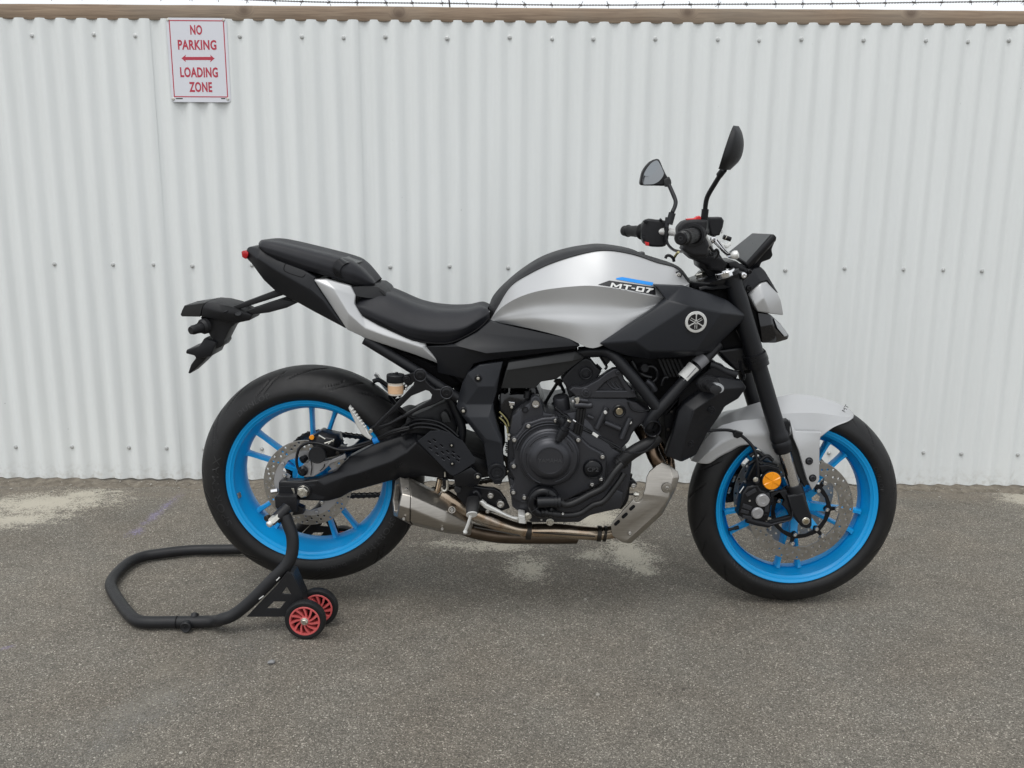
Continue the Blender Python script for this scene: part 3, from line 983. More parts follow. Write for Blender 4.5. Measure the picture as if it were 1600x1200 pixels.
def ywheel(V, c, yaw):
    a, s = math.cos(yaw), math.sin(yaw)
    V = np.array(V, float)
    return list(np.stack([V[:, 0] * a - V[:, 1] * s, V[:, 0] * s + V[:, 1] * a, V[:, 2]], 1) + np.array(c))

def wheel(c, rim_hw, a0, spread, yaw, hubr, hubw, axle_name):
    """cast wheel: barrel, five pairs of slim spokes, hub"""
    b = MB()
    h = rim_hw
    pr = [(0.2320, -h + 0.004), (0.2325, -h), (0.2305, -h - 0.0016), (0.2280, -h - 0.001), (0.2255, -h + 0.0015), (0.2230, -h + 0.0028), (0.2205, -h + 0.0030),
          (0.2185, -h + 0.006), (0.2135, -h + 0.0095), (0.2125, -h + 0.014), (0.2115, -h + 0.022), (0.2045, -h + 0.034), (0.1995, -h + 0.046)]
    mid = [(0.1965, -0.012), (0.196, 0.0), (0.1965, 0.012)]
    far = [(r, -y) for r, y in pr[::-1]]
    outer = [(0.2215, h - 0.012), (0.2085, h - 0.04), (0.2085, -h + 0.04), (0.2215, -h + 0.012)]
    loop = pr + mid + far + outer + [pr[0]]
    V, F = lathe([(r, -y) for r, y in loop], (0, 0, 0), NEAR, 160)
    b.add(ywheel(V, c, yaw), [tuple(reversed(f)) for f in F])
    for k in range(5):
        for sg in (-1, 1):
            a1 = math.radians(a0 + 72 * k + sg * spread)
            ah = math.radians(a0 + 72 * k + sg * spread * 0.92)
            p0 = np.array([math.cos(ah), 0, math.sin(ah)]) * hubr * 0.85
            p1 = np.array([math.cos(a1), 0, math.sin(a1)]) * 0.2005
            d = (p1 - p0) / np.linalg.norm(p1 - p0); t = np.array([-d[2], 0, d[0]])
            V, F = [], []
            st = [(0, .0110, .024), (.15, .0078, .021), (.5, .0058, .0165), (.84, .0060, .015), (.95, .0070, .0155), (1.0, .0098, .018)]
            for (f, hw, hd) in st:
                p = p0 + (p1 - p0) * f
                for (u, w) in ((-1, -.55), (-.55, -1), (.55, -1), (1, -.55), (1, .55), (.55, 1), (-.55, 1), (-1, .55)):
                    V.append(p + t * hw * u + np.array([0, hd * w, 0]))
            for i in range(len(st) - 1):
                for j in range(8):
                    j2 = (j + 1) % 8
                    F.append((i * 8 + j, i * 8 + j2, (i + 1) * 8 + j2, (i + 1) * 8 + j))
            b.add(ywheel(V, c, yaw), F)
    V, F = lathe([(0.018, -hubw), (hubr * 0.62, -hubw), (hubr * 0.66, -hubw + 0.004), (hubr * 0.72, -0.026), (hubr, -0.021), (hubr, 0.021), (hubr * 0.72, 0.026), (hubr * 0.66, hubw), (0.018, hubw)], (0, 0, 0), (0, 1, 0), 48)
    b.add(ywheel(V, c, yaw), F)
    return b

def ring_plate(c, yaw, Y, t, ro, ri, holes=(), n=96, extra_inner=None, bevel=0.0006):
    def cc(r, m=n): return [(r * math.cos(2 * PI * k / m), r * math.sin(2 * PI * k / m)) for k in range(m)]
    inner = extra_inner or cc(ri)
    loops = [cc(ro), inner]
    for (r, a, hr) in holes:
        loops.append([(r * math.cos(a) + hr * math.cos(2 * PI * k / 8), r * math.sin(a) + hr * math.sin(2 * PI * k / 8)) for k in range(8)])
    me = curve_plate(loops, Y, t, bevel)
    M4 = Matrix.Translation(Vector(c)) @ Matrix.Rotation(yaw, 4, 'Z')
    me.transform(M4)
    return me

def drill(rows, cnt, hr):
    o = []
    for i in range(cnt):
        for j, (r, off) in enumerate(rows):
            o.append((r, 2 * PI * (i + off) / cnt, hr))
    return o

def arc_text(body, c, yaw, r, ymap, a_mid, size, mt, weight=0.0, sx=1.0, flip=False, parent=None, name="lettering", h=0.0012, shear=0.0, spacing=1.05):
    me = text_mesh(body, size, M[mt], sx=sx, weight=weight, extrude=0, spacing=spacing, shear=shear)
    co = np.array([v.co[:] for v in me.vertices])
    rr = r + co[:, 2]
    a = math.radians(a_mid) - co[:, 0] / r
    y = -np.interp(rr, ymap[::-1, 1], ymap[::-1, 0]) - h
    V = ywheel(np.stack([rr * np.cos(a), y, rr * np.sin(a)], 1), c, yaw)
    for v, p in zip(me.vertices, V): v.co = p
    me.update()
    return place(name, me, None, parent)

# rear wheel
rb = wheel(RW, 0.0715, 80, 10, 0.0, 0.058, 0.062, "rear")
rear_wheel = rb.build("rear_wheel", M["blue_paint"], bike, angle=38)
half_r = [(0, 0), (.030, .0035), (.054, .0135), (.072, .030), (.0835, .047), (.0868, .056), (.0872, .0625), (.0850, .070), (.0815, .0765), (.0785, .0805), (.0745, .0830), (.068, .0845), (.060, .0850)]
gr = []
for side in (-1, 1):
    ph = 0.0 if side < 0 else 0.2
    gr += [(.012, .066, 9, .20, ph, .0036, side, .16), (.030, .0835, 9, .13, ph + .34, .0031, side, .14), (.050, .081, 9, -.05, ph + .17, .0026, side, .24)]
rt, prof_r = tyre(RW, RR, half_r, "tyre", rear_wheel, 0.0, 1, gr, False)
mat("tyre_mark", (0.019, 0.019, 0.020), 0.5)
arc_text("DUNLOP", RW, 0.0, 0.2655, prof_r, 122, 0.020, "tyre_mark", weight=0.0, sx=1.2, parent=rear_wheel, spacing=1.15)
arc_text("SPORTMAX", RW, 0.0, 0.2560, prof_r, 186, 0.028, "tyre_mark", sx=1.35, parent=rear_wheel, spacing=1.1)
arc_text("DUNLOP", RW, 0.0, 0.2560, prof_r, 283, 0.015, "tyre_mark", sx=1.2, parent=rear_wheel, spacing=1.3)
arc_text("SPORTMAX", RW, 0.0, 0.2560, prof_r, 318, 0.024, "tyre_mark", sx=1.3, parent=rear_wheel, spacing=1.1)
# balance weight on the rim
wp = at(371, 774, -0.050)
wv = np.array([wp[0] - RW[0], 0, wp[2] - RW[2]]); wa = math.atan2(wv[2], wv[0])
V, F = [], []
for i in range(5):
    a = wa + (i - 2) * 0.018
    for (r, y) in ((0.2112, -.057), (0.2085, -.057), (0.2060, -.045), (0.2088, -.045)):
        V.append(RW + np.array([r * math.cos(a), y, r * math.sin(a)]))
for i in range(4):
    for j in range(4): F.append((i * 4 + j, i * 4 + (j + 1) % 4, i * 4 + 4 + (j + 1) % 4, i * 4 + 4 + j))
F += [(0, 1, 2, 3), (19, 18, 17, 16)]
MB().add(V, F).build("balance_weight", M["steel"], rear_wheel)
DYR = -0.086
me = ring_plate(RW, 0, DYR, 0.005, 0.1225, 0.094, drill([(0.1165, 0), (0.1105, .33), (0.1045, .66), (0.0985, .2)], 18, 0.0032))
finish("brake_disc", me, M["disc_steel"], rear_wheel)
inner = []
for k in range(5):
    for (f, r) in ((0, .052), (.10, .052), (.16, .078), (.5, .082), (.84, .078), (.90, .052)):
        a = 2 * PI * (k + f) / 5 + 0.35
        inner.append((r * math.cos(a), r * math.sin(a)))
me = ring_plate(RW, 0, DYR + 0.001, 0.0045, 0.0955, 0.05, extra_inner=inner)
finish("disc_carrier", me, M["cast_alloy"], rear_wheel)
for k in range(5):
    a = 2 * PI * (k + 0.0) / 5 + 0.35 - 0.06
    p = RW + np.array([0.066 * math.cos(a), DYR - 0.004, 0.066 * math.sin(a)])
    place("bolt", bolt_mesh("bolt", 0.006, "steel"), None, rear_wheel, loc=p)
    p = RW + np.array([0.086 * math.cos(a + .9), DYR - 0.003, 0.086 * math.sin(a + .9)])
    place("bolt", BM.setdefault((.0055, "cast_alloy", False), bolt_mesh("bolt", 0.0055, "cast_alloy")), None, rear_wheel, loc=p)
MB().add(*cyl(RW + np.array([0, .10, 0]), 0.012, 0.21, NEAR, 24)).build("axle", M["steel"], rear_wheel)
# sprocket and chain on the far side
SPY, SPR = 0.088, 0.0985
out = []
for k in range(43):
    for (f, r) in ((0, SPR - .006), (.25, SPR - .005), (.42, SPR + .001), (.58, SPR + .001), (.75, SPR - .005)):
        a = 2 * PI * (k + f) / 43
        out.append((r * math.cos(a), r * math.sin(a)))
cut = []
for k in range(5):
    a0_ = 2 * PI * k / 5
    cut.append([(r * math.cos(a0_ + d), r * math.sin(a0_ + d)) for (r, d) in ((.05, -.42), (.078, -.5), (.082, 0), (.078, .5), (.05, .42), (.046, 0))])
me = curve_plate([out] + cut, SPY + .0035, 0.006, 0.0006)
me.transform(Matrix.Translation(Vector(RW)))
finish("sprocket", me, M["sprocket"], rear_wheel)
# a chain of plates and rollers round both sprockets
FS = at(772, 728, 0.088); FSR = 0.040
def chain_path():
    d = np.array([FS[0] - RW[0], FS[2] - RW[2]]); L = np.linalg.norm(d); th = math.atan2(d[1], d[0])
    b_ = math.acos((SPR - FSR) / L)
    pts = []
    for a in np.linspace(th + b_, th + 2 * PI - b_, 60): pts.append((RW[0] + SPR * math.cos(a), RW[2] + SPR * math.sin(a)))
    lo = (FS[0] + FSR * math.cos(th - b_), FS[2] + FSR * math.sin(th - b_))
    p = pts[-1]
    for t in np.linspace(0.05, 0.95, 12): pts.append((p[0] + (lo[0] - p[0]) * t, p[1] + (lo[1] - p[1]) * t - 0.016 * math.sin(PI * t)))
    for a in np.linspace(th - b_, th + b_, 24): pts.append((FS[0] + FSR * math.cos(a), FS[2] + FSR * math.sin(a)))
    pts.append(pts[0])
    return np.array(pts)
cp = chain_path()
Lc = np.sum(np.linalg.norm(np.diff(cp, axis=0), axis=1))
nl = int(round(Lc / 0.015875 / 2) * 2)
cps = resample(cp, nl + 1)
ch = MB()
for i in range(nl):
    a, b_ = cps[i], cps[i + 1]
    d = (b_ - a) / np.linalg.norm(b_ - a); nrm = np.array([-d[1], d[0]])
    w = 0.0095 if i % 2 else 0.0075
    prof = [(-.005, -.0042), (-.0075, 0), (-.005, .0042), (0, .0068), (.004, .0050), (.008, .0046), (.012, .0050), (.0159, .0068), (.0209, .0042), (.0234, 0), (.0209, -.0042), (.0159, -.0068), (.012, -.0050), (.008, -.0046), (.004, -.0050), (0, -.0068)]
    for sg in (-1, 1):
        V, F = [], []
        for yo in (0, .0018):
            for (u, v) in prof:
                p = a + d * u + nrm * v
                V.append((p[0], SPY + sg * w + yo - .0009, p[1]))
        n_ = len(prof)
        F.append(tuple(range(n_))); F.append(tuple(reversed(range(n_, 2 * n_))))
        for j in range(n_): F.append((j, n_ + j, n_ + (j + 1) % n_, (j + 1) % n_))
        ch.add(V, F)
    ch.add(*lathe([(.0050, -.008), (.0050, .008)], (a[0], SPY, a[1]), (0, 1, 0), 8))
tag(ch.build("drive_chain", M["chain_steel"], bike), kind="stuff")

# front wheel
FYAW = math.radians(2.6)
fb = wheel(FW, 0.0475, 54, 9, FYAW, 0.052, 0.055, "front")
front_wheel = fb.build("front_wheel", M["blue_paint"], bike, angle=38)
half_f = [(0, 0), (.018, .003), (.034, .0105), (.047, .0235), (.0565, .040), (.0588, .048), (.0590, .0525), (.0575, .0585), (.0545, .0635), (.0510, .0670), (.0460, .0692), (.040, .0700)]
gr = []
for side in (-1, 1):
    ph = 0.05 if side < 0 else 0.25
    gr += [(.008, .050, 10, -.12, ph, .0032, side, -.10), (.024, .0565, 10, -.06, ph + .30, .0028, side, -.16)]
ft, prof_f = tyre(FW, FR, half_f, "tyre", front_wheel, FYAW, 2, gr, True)
arc_text("DUNLOP", FW, FYAW, 0.2405, prof_f, 262, 0.012, "tyre_mark", sx=1.3, parent=front_wheel, spacing=1.2)
arc_text("SPORTMAX", FW, FYAW, 0.2400, prof_f, 232, 0.015, "tyre_mark", sx=1.3, parent=front_wheel, spacing=1.1)
arc_text("DUNLOP", FW, FYAW, 0.2400, prof_f, 20, 0.014, "tyre_mark", sx=1.3, parent=front_wheel, spacing=1.1)
def front_disc(sgn):
    Y = -0.0735 if sgn < 0 else 0.0685
    holes = drill([(0.1425, 0), (0.1345, .33), (0.1265, .66), (0.1185, .15)], 20, 0.0034)
    inner = []
    for k in range(7):                                          # scalloped inner edge
        for (f, r) in ((0, .1005), (.07, .1005), (.11, .111), (.5, .1125), (.89, .111), (.93, .1005)):
            a = 2 * PI * (k + f) / 7
            inner.append((r * math.cos(a), r * math.sin(a)))
    me = ring_plate(FW, FYAW, Y, 0.0048, 0.149, 0.108, holes, extra_inner=inner)
    d = finish("brake_disc", me, M["disc_steel"], front_wheel)
    out = []
    for k in range(7):
        for (f, r) in ((-.075, .086), (-.05, .103), (0, .1065), (.05, .103), (.075, .086), (.25, .0845), (.5, .084), (.75, .0845)):
            a = 2 * PI * (k + .035 + f) / 7
            out.append((r * math.cos(a), r * math.sin(a)))
    inn = []
    for k in range(7):
        for (f, r) in ((-.14, .0725), (-.07, .066), (.03, .064), (.10, .068), (.17, .0735), (.5, .0740)):
            a = 2 * PI * (k + .035 + f) / 7
            inn.append((r * math.cos(a), r * math.sin(a)))
    me = curve_plate([out, inn], Y - 0.0015 if sgn < 0 else Y + .0015, 0.005, 0.0006)
    me.transform(Matrix.Translation(Vector(FW)) @ Matrix.Rotation(FYAW, 4, 'Z'))
    finish("disc_carrier", me, M["satin_black"], front_wheel)
    if sgn < 0:
        kb = bolt_mesh("bolt", 0.0068, "steel"); kb2 = bolt_mesh("bolt", 0.0062, "steel")
        for k in range(7):
            a = 2 * PI * (k + .035) / 7
            for (r, me_, da, dy) in ((.0995, kb, 0, .006), (.072, kb2, .0, .0065)):
                p = ywheel([[r * math.cos(a + da), Y - dy, r * math.sin(a + da)]], FW, FYAW)[0]
                place("bolt", me_, None, front_wheel, loc=p)
front_disc(-1); front_disc(1)
MB().add(*cyl(FW + np.array([0, .12, 0]), 0.011, 0.235, NEAR, 24)).build("axle", M["steel"], front_wheel)
# blue five-armed disc mount on the hub, and the valve
mt_ = MB()
for k in range(7):
    a = 2 * PI * (k + .035) / 7
    p0 = np.array([0.03 * math.cos(a), -.045, 0.03 * math.sin(a)]); p1 = np.array([0.074 * math.cos(a), -.0665, 0.074 * math.sin(a)])
    d = (p1 - p0) / np.linalg.norm(p1 - p0); t = np.array([-math.sin(a), 0, math.cos(a)])
    V = [p + t * s * w + np.array([0, y, 0]) for (p, w) in ((p0, .012), (p1, .009)) for (s, y) in ((-1, -.004), (1, -.004), (1, .012), (-1, .012))]
    mt_.add(ywheel(V, FW, FYAW), [(0, 1, 5, 4), (1, 2, 6, 5), (2, 3, 7, 6), (3, 0, 4, 7), (4, 5, 6, 7)])
mt_.build("disc_mount", M["blue_paint"], front_wheel)
p0, p1 = at(1138, 828, -0.03), at(1152.5, 824, -0.03)
va = MB().add(*tube([p0, p1], 0.0042, seg=10)); va.add(*tube([p1 - (p1 - p0) * .35, p1 + (p1 - p0) * .12], 0.0055, seg=10)); va.build("valve", M["matte_black"], front_wheel)

# ------------------------------------------------------------------ fuel tank
T1 = [(766, 500, -.055), (777.5, 480, -.07), (797.5, 447.5, -.082), (827.5, 427.5, -.09), (865, 410, -.095), (915, 395, -.095), (950, 391, -.095), (990, 397.5, -.09), (1027, 410, -.082), (1057, 419, -.072), (1076, 442, -.06)]
T2 = [(766.3, 500.6, -.085), (783, 481, -.120), (812, 464, -.150), (850, 453, -.166), (905, 446.8, -.172), (935, 447.3, -.174), (965, 451.5, -.173), (1000, 458.5, -.168), (1025, 463.5, -.158), (1042, 464, -.146), (1077, 443, -.09)]
T2b = [(766.4, 501, -.086), (787, 490, -.120), (822, 478, -.147), (860, 473, -.159), (905, 472, -.1655), (950, 474, -.166), (1000, 477, -.160), (1040, 469, -.142), (1077, 444, -.09)]
T3 = [(766.6, 501.4, -.087), (790, 496, -.124), (826, 491, -.151), (862, 489, -.163), (905, 489, -.169), (950, 490, -.169), (1000, 485, -.160), (1040, 470, -.142), (1077, 446, -.09)]
T4 = [(766.8, 501.7, -.088), (795, 501, -.128), (838, 501, -.158), (885, 505, -.174), (925, 508, -.178), (960, 505, -.174), (1000, 494, -.163), (1040, 476, -.138), (1077, 449, -.09)]
T5 = [(767, 502, -.088), (800, 507.5, -.124), (840, 516, -.148), (875, 525, -.163), (893, 531, -.170), (919, 543, -.178), (938, 541, -.178), (975, 524, -.172), (1040, 490, -.125), (1077, 455, -.09)]
b = MB().add(*loft([T1, T2, T2b, T3, T4, T5], n=80, m=6, sharp=(1,)))
tank = b.build("fuel_tank", M["silver_paint"], bike, angle=40)
me = mirrored(tank.data); place("fuel_tank", me, None, bike, loc=wloc(bike))
T0 = [(764, 477.5), (772, 460), (797, 435), (847, 402.5), (890, 388.5), (925, 383), (947, 383), (985, 388.5), (1003, 396), (1057, 414.5), (1077.5, 436)]
T0 = [(x, y, 0.0) for x, y in T0]
Th = [(765, 487, -.03), (774, 468, -.045), (798, 439.5, -.055), (840, 410.5, -.063), (880, 395, -.066), (920, 387, -.066), (948, 385.5, -.066), (987, 391.5, -.062), (1012, 402, -.055), (1057, 416, -.045), (1077.5, 439, -.035)]
T1o = [(x, y - .3, z - .0035) for x, y, z in T1]
T1i = [(x, y + 1.8, z + .0005) for x, y, z in T1]
b = MB().add(*loft([T0, Th, T1o, T1i], n=70, m=6, mirror=True, sharp=(2,)))
cover = b.build("tank_cover", M["moulded_black"], bike, angle=40)
def on_tank(px, py):                                           # depth of the tank flank at a photo point
    return depth_on(tank, px, py)
from mathutils.bvhtree import BVHTree
_bvh = {}
def depth_on(o, px, py, default=None):
    if o.name not in _bvh:
        off = wloc(o)
        _bvh[o.name] = BVHTree.FromPolygons([v.co + off for v in o.data.vertices], [p.vertices[:] for p in o.data.polygons])
    h = _bvh[o.name].ray_cast(Vector(CAM), Vector(ray(px, py)).normalized())
    return h[0]
# filler cap set in the cover, tank screw and number decals
fc = at(985, 399, 0.0)
MB().add(*lathe([(0.040, -.012), (0.040, 0.002), (0.036, 0.005), (0, 0.006)], fc + np.array([0, 0, -0.004]), (-.28, 0, 1), 40)).build("filler_cap", M["satin_black"], tank)
h_ = depth_on(tank, 1060, 429)
yq = h_[1] if h_ is not None else -.08
p = at(1060, 429, yq)
MB().add(*cyl(p + np.array([0, .002, 0]), 0.0095, 0.004, NEAR, 28)).build("screw_cup", M["engine_grey"], tank)
bolt(1060, 429, yq - .0022, tank, 3.4)
def decal(o, pts, mt, parent, name="decal", lift=0.0012, cols=30, thick=0.0):
    """thin film lying on the surface of o, between two photo edge lines (top, bottom)"""
    top, bot = pts
    top = resample(np.array(top, float), cols); bot = resample(np.array(bot, float), cols)
    V, F = [], []
    rws = 9
    for i in range(cols):
        for j in range(rws):
            p = top[i] + (bot[i] - top[i]) * j / (rws - 1)
            h = depth_on(o, p[0], p[1])
            w = np.array(h) if h is not None else at(p[0], p[1], -.17)
            V.append(w + np.array([0, -1, 0.25]) * lift)
    for i in range(cols - 1):
        for j in range(rws - 1):
            a = i * rws + j
            F.append((a, a + 1, a + rws + 1, a + rws))
    return MB().add(V, F).build(name, M[mt], parent, angle=60)
decal(tank, ([(963, 434.5), (972, 432.8), (1021, 441.5)], [(962.5, 436.5), (985, 440.5), (1019, 446.3)]), "label_blue", tank)
decal(tank, ([(934.5, 444.6), (952, 438.3), (1023, 448.5)], [(935, 444.9), (960, 448.5), (1024.5, 461)]), "label_black", tank)
quads = []
def box_(x0, y0, x1, y1): quads.append([(x0, y0), (x1, y0), (x1, y1), (x0, y1)])
box_(0, 0, .27, 1); box_(1.23, 0, 1.5, 1)
quads.append([(.27, 1), (.27, .70), (.64, .22), (.75, .52)]); quads.append([(1.23, 1), (.75, .52), (.86, .22), (1.23, .70)]); quads.append([(.64, .22), (.86, .22), (.75, .52)])
box_(1.70, .77, 2.80, 1); box_(2.11, 0, 2.39, .77)
box_(2.92, .37, 3.40, .58)
box_(3.58, 0, 3.86, 1); box_(4.42, 0, 4.70, 1); box_(3.86, .78, 4.42, 1); box_(3.86, 0, 4.42, .22)
box_(4.86, .77, 5.95, 1); quads.append([(5.66, .77), (5.36, 0), (5.05, 0), (5.32, .77)][::-1]); quads.append([(5.66, .77), (5.95, .77), (5.62, .55)])
V, F = [], []
for qd in quads:
    b0 = len(V)
    for (x, y) in qd:
        u, w = x / 5.95, y
        px = 953 + u * 66 + w * 2.6; py = 449.4 + u * 9.2 - w * 7.6
        h = depth_on(tank, px, py)
        wv = np.array(h) if h is not None else at(px, py, -.17)
        V.append(wv + np.array([0, -1, .25]) * 0.0028)
    F.append(tuple(range(b0, len(V))))
bm_ = mesh_np("number_decal", V, F)
bm_.materials.append(M["label_white"])
place("number_decal", bm_, None, tank)

# ------------------------------------------------------------------ tank shrouds
sv = [(937, 537, -.186), (972, 514.5, -.187), (1022, 482.5, -.182), (1040, 467.5, -.175), (1021.5, 445, -.165), (1069, 447, -.15), (1112, 460, -.142), (1138, 470, -.138), (1167, 493, -.125), (1156, 506, -.13),
      (1126, 535, -.14), (1114, 549, -.143), (1088, 556, -.158), (1015, 561, -.165), (980, 556, -.170), (952, 546, -.178),
      (992, 532, -.200), (1078, 478, -.203), (1128, 488.5, -.184), (1014, 549, -.200), (1088, 549, -.195), (1046, 470, -.184), (985, 520, -.194)]
sf = [(0, 1, 22, 16), (1, 2, 21, 22), (2, 3, 21), (3, 4, 5, 21), (22, 21, 17, 16), (21, 5, 6, 17), (6, 7, 18, 17), (7, 8, 18), (16, 17, 18, 20, 19), (18, 8, 9, 10, 11, 20), (0, 16, 19, 13, 14, 15), (19, 20, 12, 13), (20, 11, 12)]
me = facets(sv, sf, 0.03, 0.004, 3)
shroud = finish("tank_shroud", me, M["dark_panel"], bike, 24)
place("tank_shroud", mirrored(shroud.data), None, bike, loc=wloc(bike))
# round badge with three crossed tuning forks
bc = at(1087.3, 503, -.1985); br_ = 0.0275
bd = thing_part = MB().add(*lathe([(br_, -.004), (br_, .0015), (br_ - .001, .0026), (br_ - .0065, .0030), (br_ - .0072, .0016), (0, .0016)], bc, NEAR, 56)).build("round_badge", M["white_alloy"], shroud)
MB().add(*lathe([(br_ - .0072, .0016), (br_ - .0078, .0022), (0, .0022)], bc, NEAR, 48)).build("badge_field", M["gloss_black"], shroud)
fk = MB()
for k in range(3):
    a = math.radians(90 + 120 * k)
    u = np.array([math.cos(a), 0, math.sin(a)]); w = np.array([-math.sin(a), 0, math.cos(a)])
    def bar(a0_, a1_, o, hw):
        V = [bc + u * s + w * (o + e) + np.array([0, y, 0]) for s in (a0_, a1_) for (e, y) in ((-hw, -.0020), (hw, -.0020), (hw * .6, -.0034), (-hw * .6, -.0034))]
        fk.add(V, [(0, 1, 2, 3), (7, 6, 5, 4), (0, 4, 5, 1), (1, 5, 6, 2), (2, 6, 7, 3), (3, 7, 4, 0)])
    bar(.004, br_ - .006, 0, .0016); bar(-br_ * .62, .0035, .0024, .0009); bar(-br_ * .62, .0035, -.0024, .0009)
    V = [bc + u * s + w * e + np.array([0, y, 0]) for (s, e) in ((br_ - .0075, -.0034), (br_ - .0055, 0), (br_ - .0075, .0034), (br_ - .011, 0)) for y in (-.002, -.0032)]
    fk.add(V, [(1, 3, 5, 7), (0, 1, 3, 2), (2, 3, 5, 4), (4, 5, 7, 6), (6, 7, 1, 0)])
fk.build("tuning_forks", M["white_alloy"], shroud)

# ------------------------------------------------------------------ side cover, seats, tail
v = [(765.5, 503, -.126), (890, 529.5, -.171), (906, 540, -.168), (899, 545, -.160), (790, 559, -.150), (762, 563, -.142), (740, 568, -.14), (727, 592, -.135), (684, 582, -.11), (683, 566, -.115), (664, 541, -.118), (690, 540, -.126), (710, 537.5, -.128), (745, 520, -.128),
     (716, 541, -.138), (760, 552, -.160), (897, 540.5, -.173), (668, 541.5, -.120)]
f = [(0, 1, 16, 15, 14, 12, 13), (1, 2, 16), (16, 2, 3, 4, 15), (15, 4, 5, 6, 7, 14), (14, 7, 8, 9, 10, 17), (14, 17, 11, 12), (17, 10, 11)]
me = facets(v, f, 0.05, 0.004, 3)
sc_ = finish("side_cover", me, M["matte_black"], bike, 26)
place("side_cover", mirrored(sc_.data), None, bike, loc=wloc(bike))

S0 = [(556, 463, 0), (575, 455, 0), (600, 452, 0), (652, 472, 0), (690, 481, 0), (727, 481, 0), (750, 477, 0), (762, 482, 0)]
S1 = [(555.5, 468, -.06), (576, 460, -.075), (602, 460, -.08), (652, 481, -.085), (690, 488, -.088), (727, 487, -.08), (751, 481, -.07), (763.5, 484, -.06)]
S2 = [(555, 476, -.10), (568, 478, -.112), (600, 491, -.122), (648, 508, -.132), (690, 513, -.132), (725, 509, -.122), (750, 496, -.10), (764.5, 488, -.08)]
S3 = [(555.5, 482, -.108), (567, 489, -.117), (598, 504, -.126), (646, 521, -.133), (690, 525, -.132), (722, 520, -.122), (749, 504, -.10), (765, 492, -.08)]
S4 = [(557, 487, -.106), (567, 494, -.112), (592, 505, -.118), (645, 530, -.122), (690, 535.5, -.12), (715, 530, -.115), (747, 512, -.098), (765, 496, -.08)]
seat = MB().add(*loft([S0, S1, S2, S3, S4], n=60, m=6, mirror=True, sharp=(3,))).build("rider_seat", M["seat_vinyl"], bike, angle=50)
b = MB().add(*ptube([(570, 496, -.114), (595, 507.5, -.119), (645, 530.5, -.124), (690, 536.5, -.122), (716, 531, -.117), (748, 513, -.1), (764, 497, -.084)], 1.6, seg=8, n=40))
b.build("seat_piping", M["deep_black"], seat)
P0 = [(404, 380, 0), (410, 374.5, 0), (430, 376, 0), (485, 388, 0), (541, 402, 0), (562, 413, 0), (581, 432, 0), (586.5, 441, 0)]
P1 = [(404, 381, -.06), (411, 377, -.068), (432, 379, -.075), (486, 392, -.08), (541, 407, -.082), (561, 417, -.075), (580, 434, -.06), (586.5, 441, -.05)]
P2 = [(404.5, 384, -.078), (413, 385, -.086), (434, 390, -.094), (486, 405, -.1), (536, 420, -.1), (558, 428, -.095), (577, 439, -.078), (586, 442.5, -.065)]
P3_ = [(406.5, 387.5, -.078), (416, 394, -.088), (437, 401.5, -.095), (479, 416, -.1), (524, 430, -.1), (553, 440, -.094), (572, 445.5, -.08), (585, 444, -.068)]
P4 = [(409, 390, -.072), (419, 399, -.08), (437, 407, -.086), (472, 420.5, -.09), (517, 433, -.09), (553, 445, -.085), (570, 448, -.074), (584, 446, -.064)]
pil = MB().add(*loft([P0, P1, P2, P3_, P4], n=56, m=6, mirror=True, sharp=(3,))).build("pillion_seat", M["seat_vinyl"], bike, angle=50)
def lift_line(o, pts, lift):
    out = []
    for p in pts:
        h = depth_on(o, p[0], p[1])
        out.append((np.array(h) if h is not None else at(p[0], p[1], -.08)) + np.array([0, -1, 0.35]) * lift)
    return out
l0 = lift_line(pil, [(524, 431), (521, 425), (520.5, 418), (524, 410), (531, 404.5), (541, 402.3)], .0048)
l1 = lift_line(pil, [(536, 435.5), (532.5, 430), (532, 423), (536, 416), (545, 411), (558, 411.6)], .0048)
st = MB()
n_ = 24
A, B = cr(l0, n_), cr(l1, n_)
A = np.vstack([A, A[-1] + np.array([[.002, .08, -.001]])]); B = np.vstack([B, B[-1] + np.array([[.002, .08, -.001]])])
V = [p for a, c in zip(A, B) for p in (a, c, c + np.array([0, .003, -.002]), a + np.array([0, .003, -.002]))]
F = []
for i in range(n_):
    for j in range(4): F.append((i * 4 + j, i * 4 + (j + 1) % 4, i * 4 + 4 + (j + 1) % 4, i * 4 + 4 + j))
st.add(V, F).build("grab_strap", M["satin_black"], pil, angle=40)

v = [(385, 388, -.055), (391, 385, -.055), (408, 388, -.072), (432, 405, -.088), (474, 421, -.094), (494, 433.5, -.102), (490, 437.5, -.104), (541, 514, -.114), (490, 487, -.092), (465, 473, -.082), (430, 455, -.066), (412, 438, -.056), (392, 411, -.048), (385, 404, -.046),
     (402, 404, -.086), (432, 424, -.098), (480, 451, -.110), (503, 470, -.116)]
f = [(0, 1, 2, 14), (2, 3, 15, 14), (3, 4, 16, 15), (4, 5, 6, 16), (6, 7, 17, 16), (0, 14, 12, 13), (14, 15, 11, 12), (15, 16, 9, 10, 11), (16, 17, 8, 9), (17, 7, 8)]
me = facets(v, f, 'mirror', 0.005, 3)
tail = finish("tail_fairing", me, M["matte_black"], bike, 26)
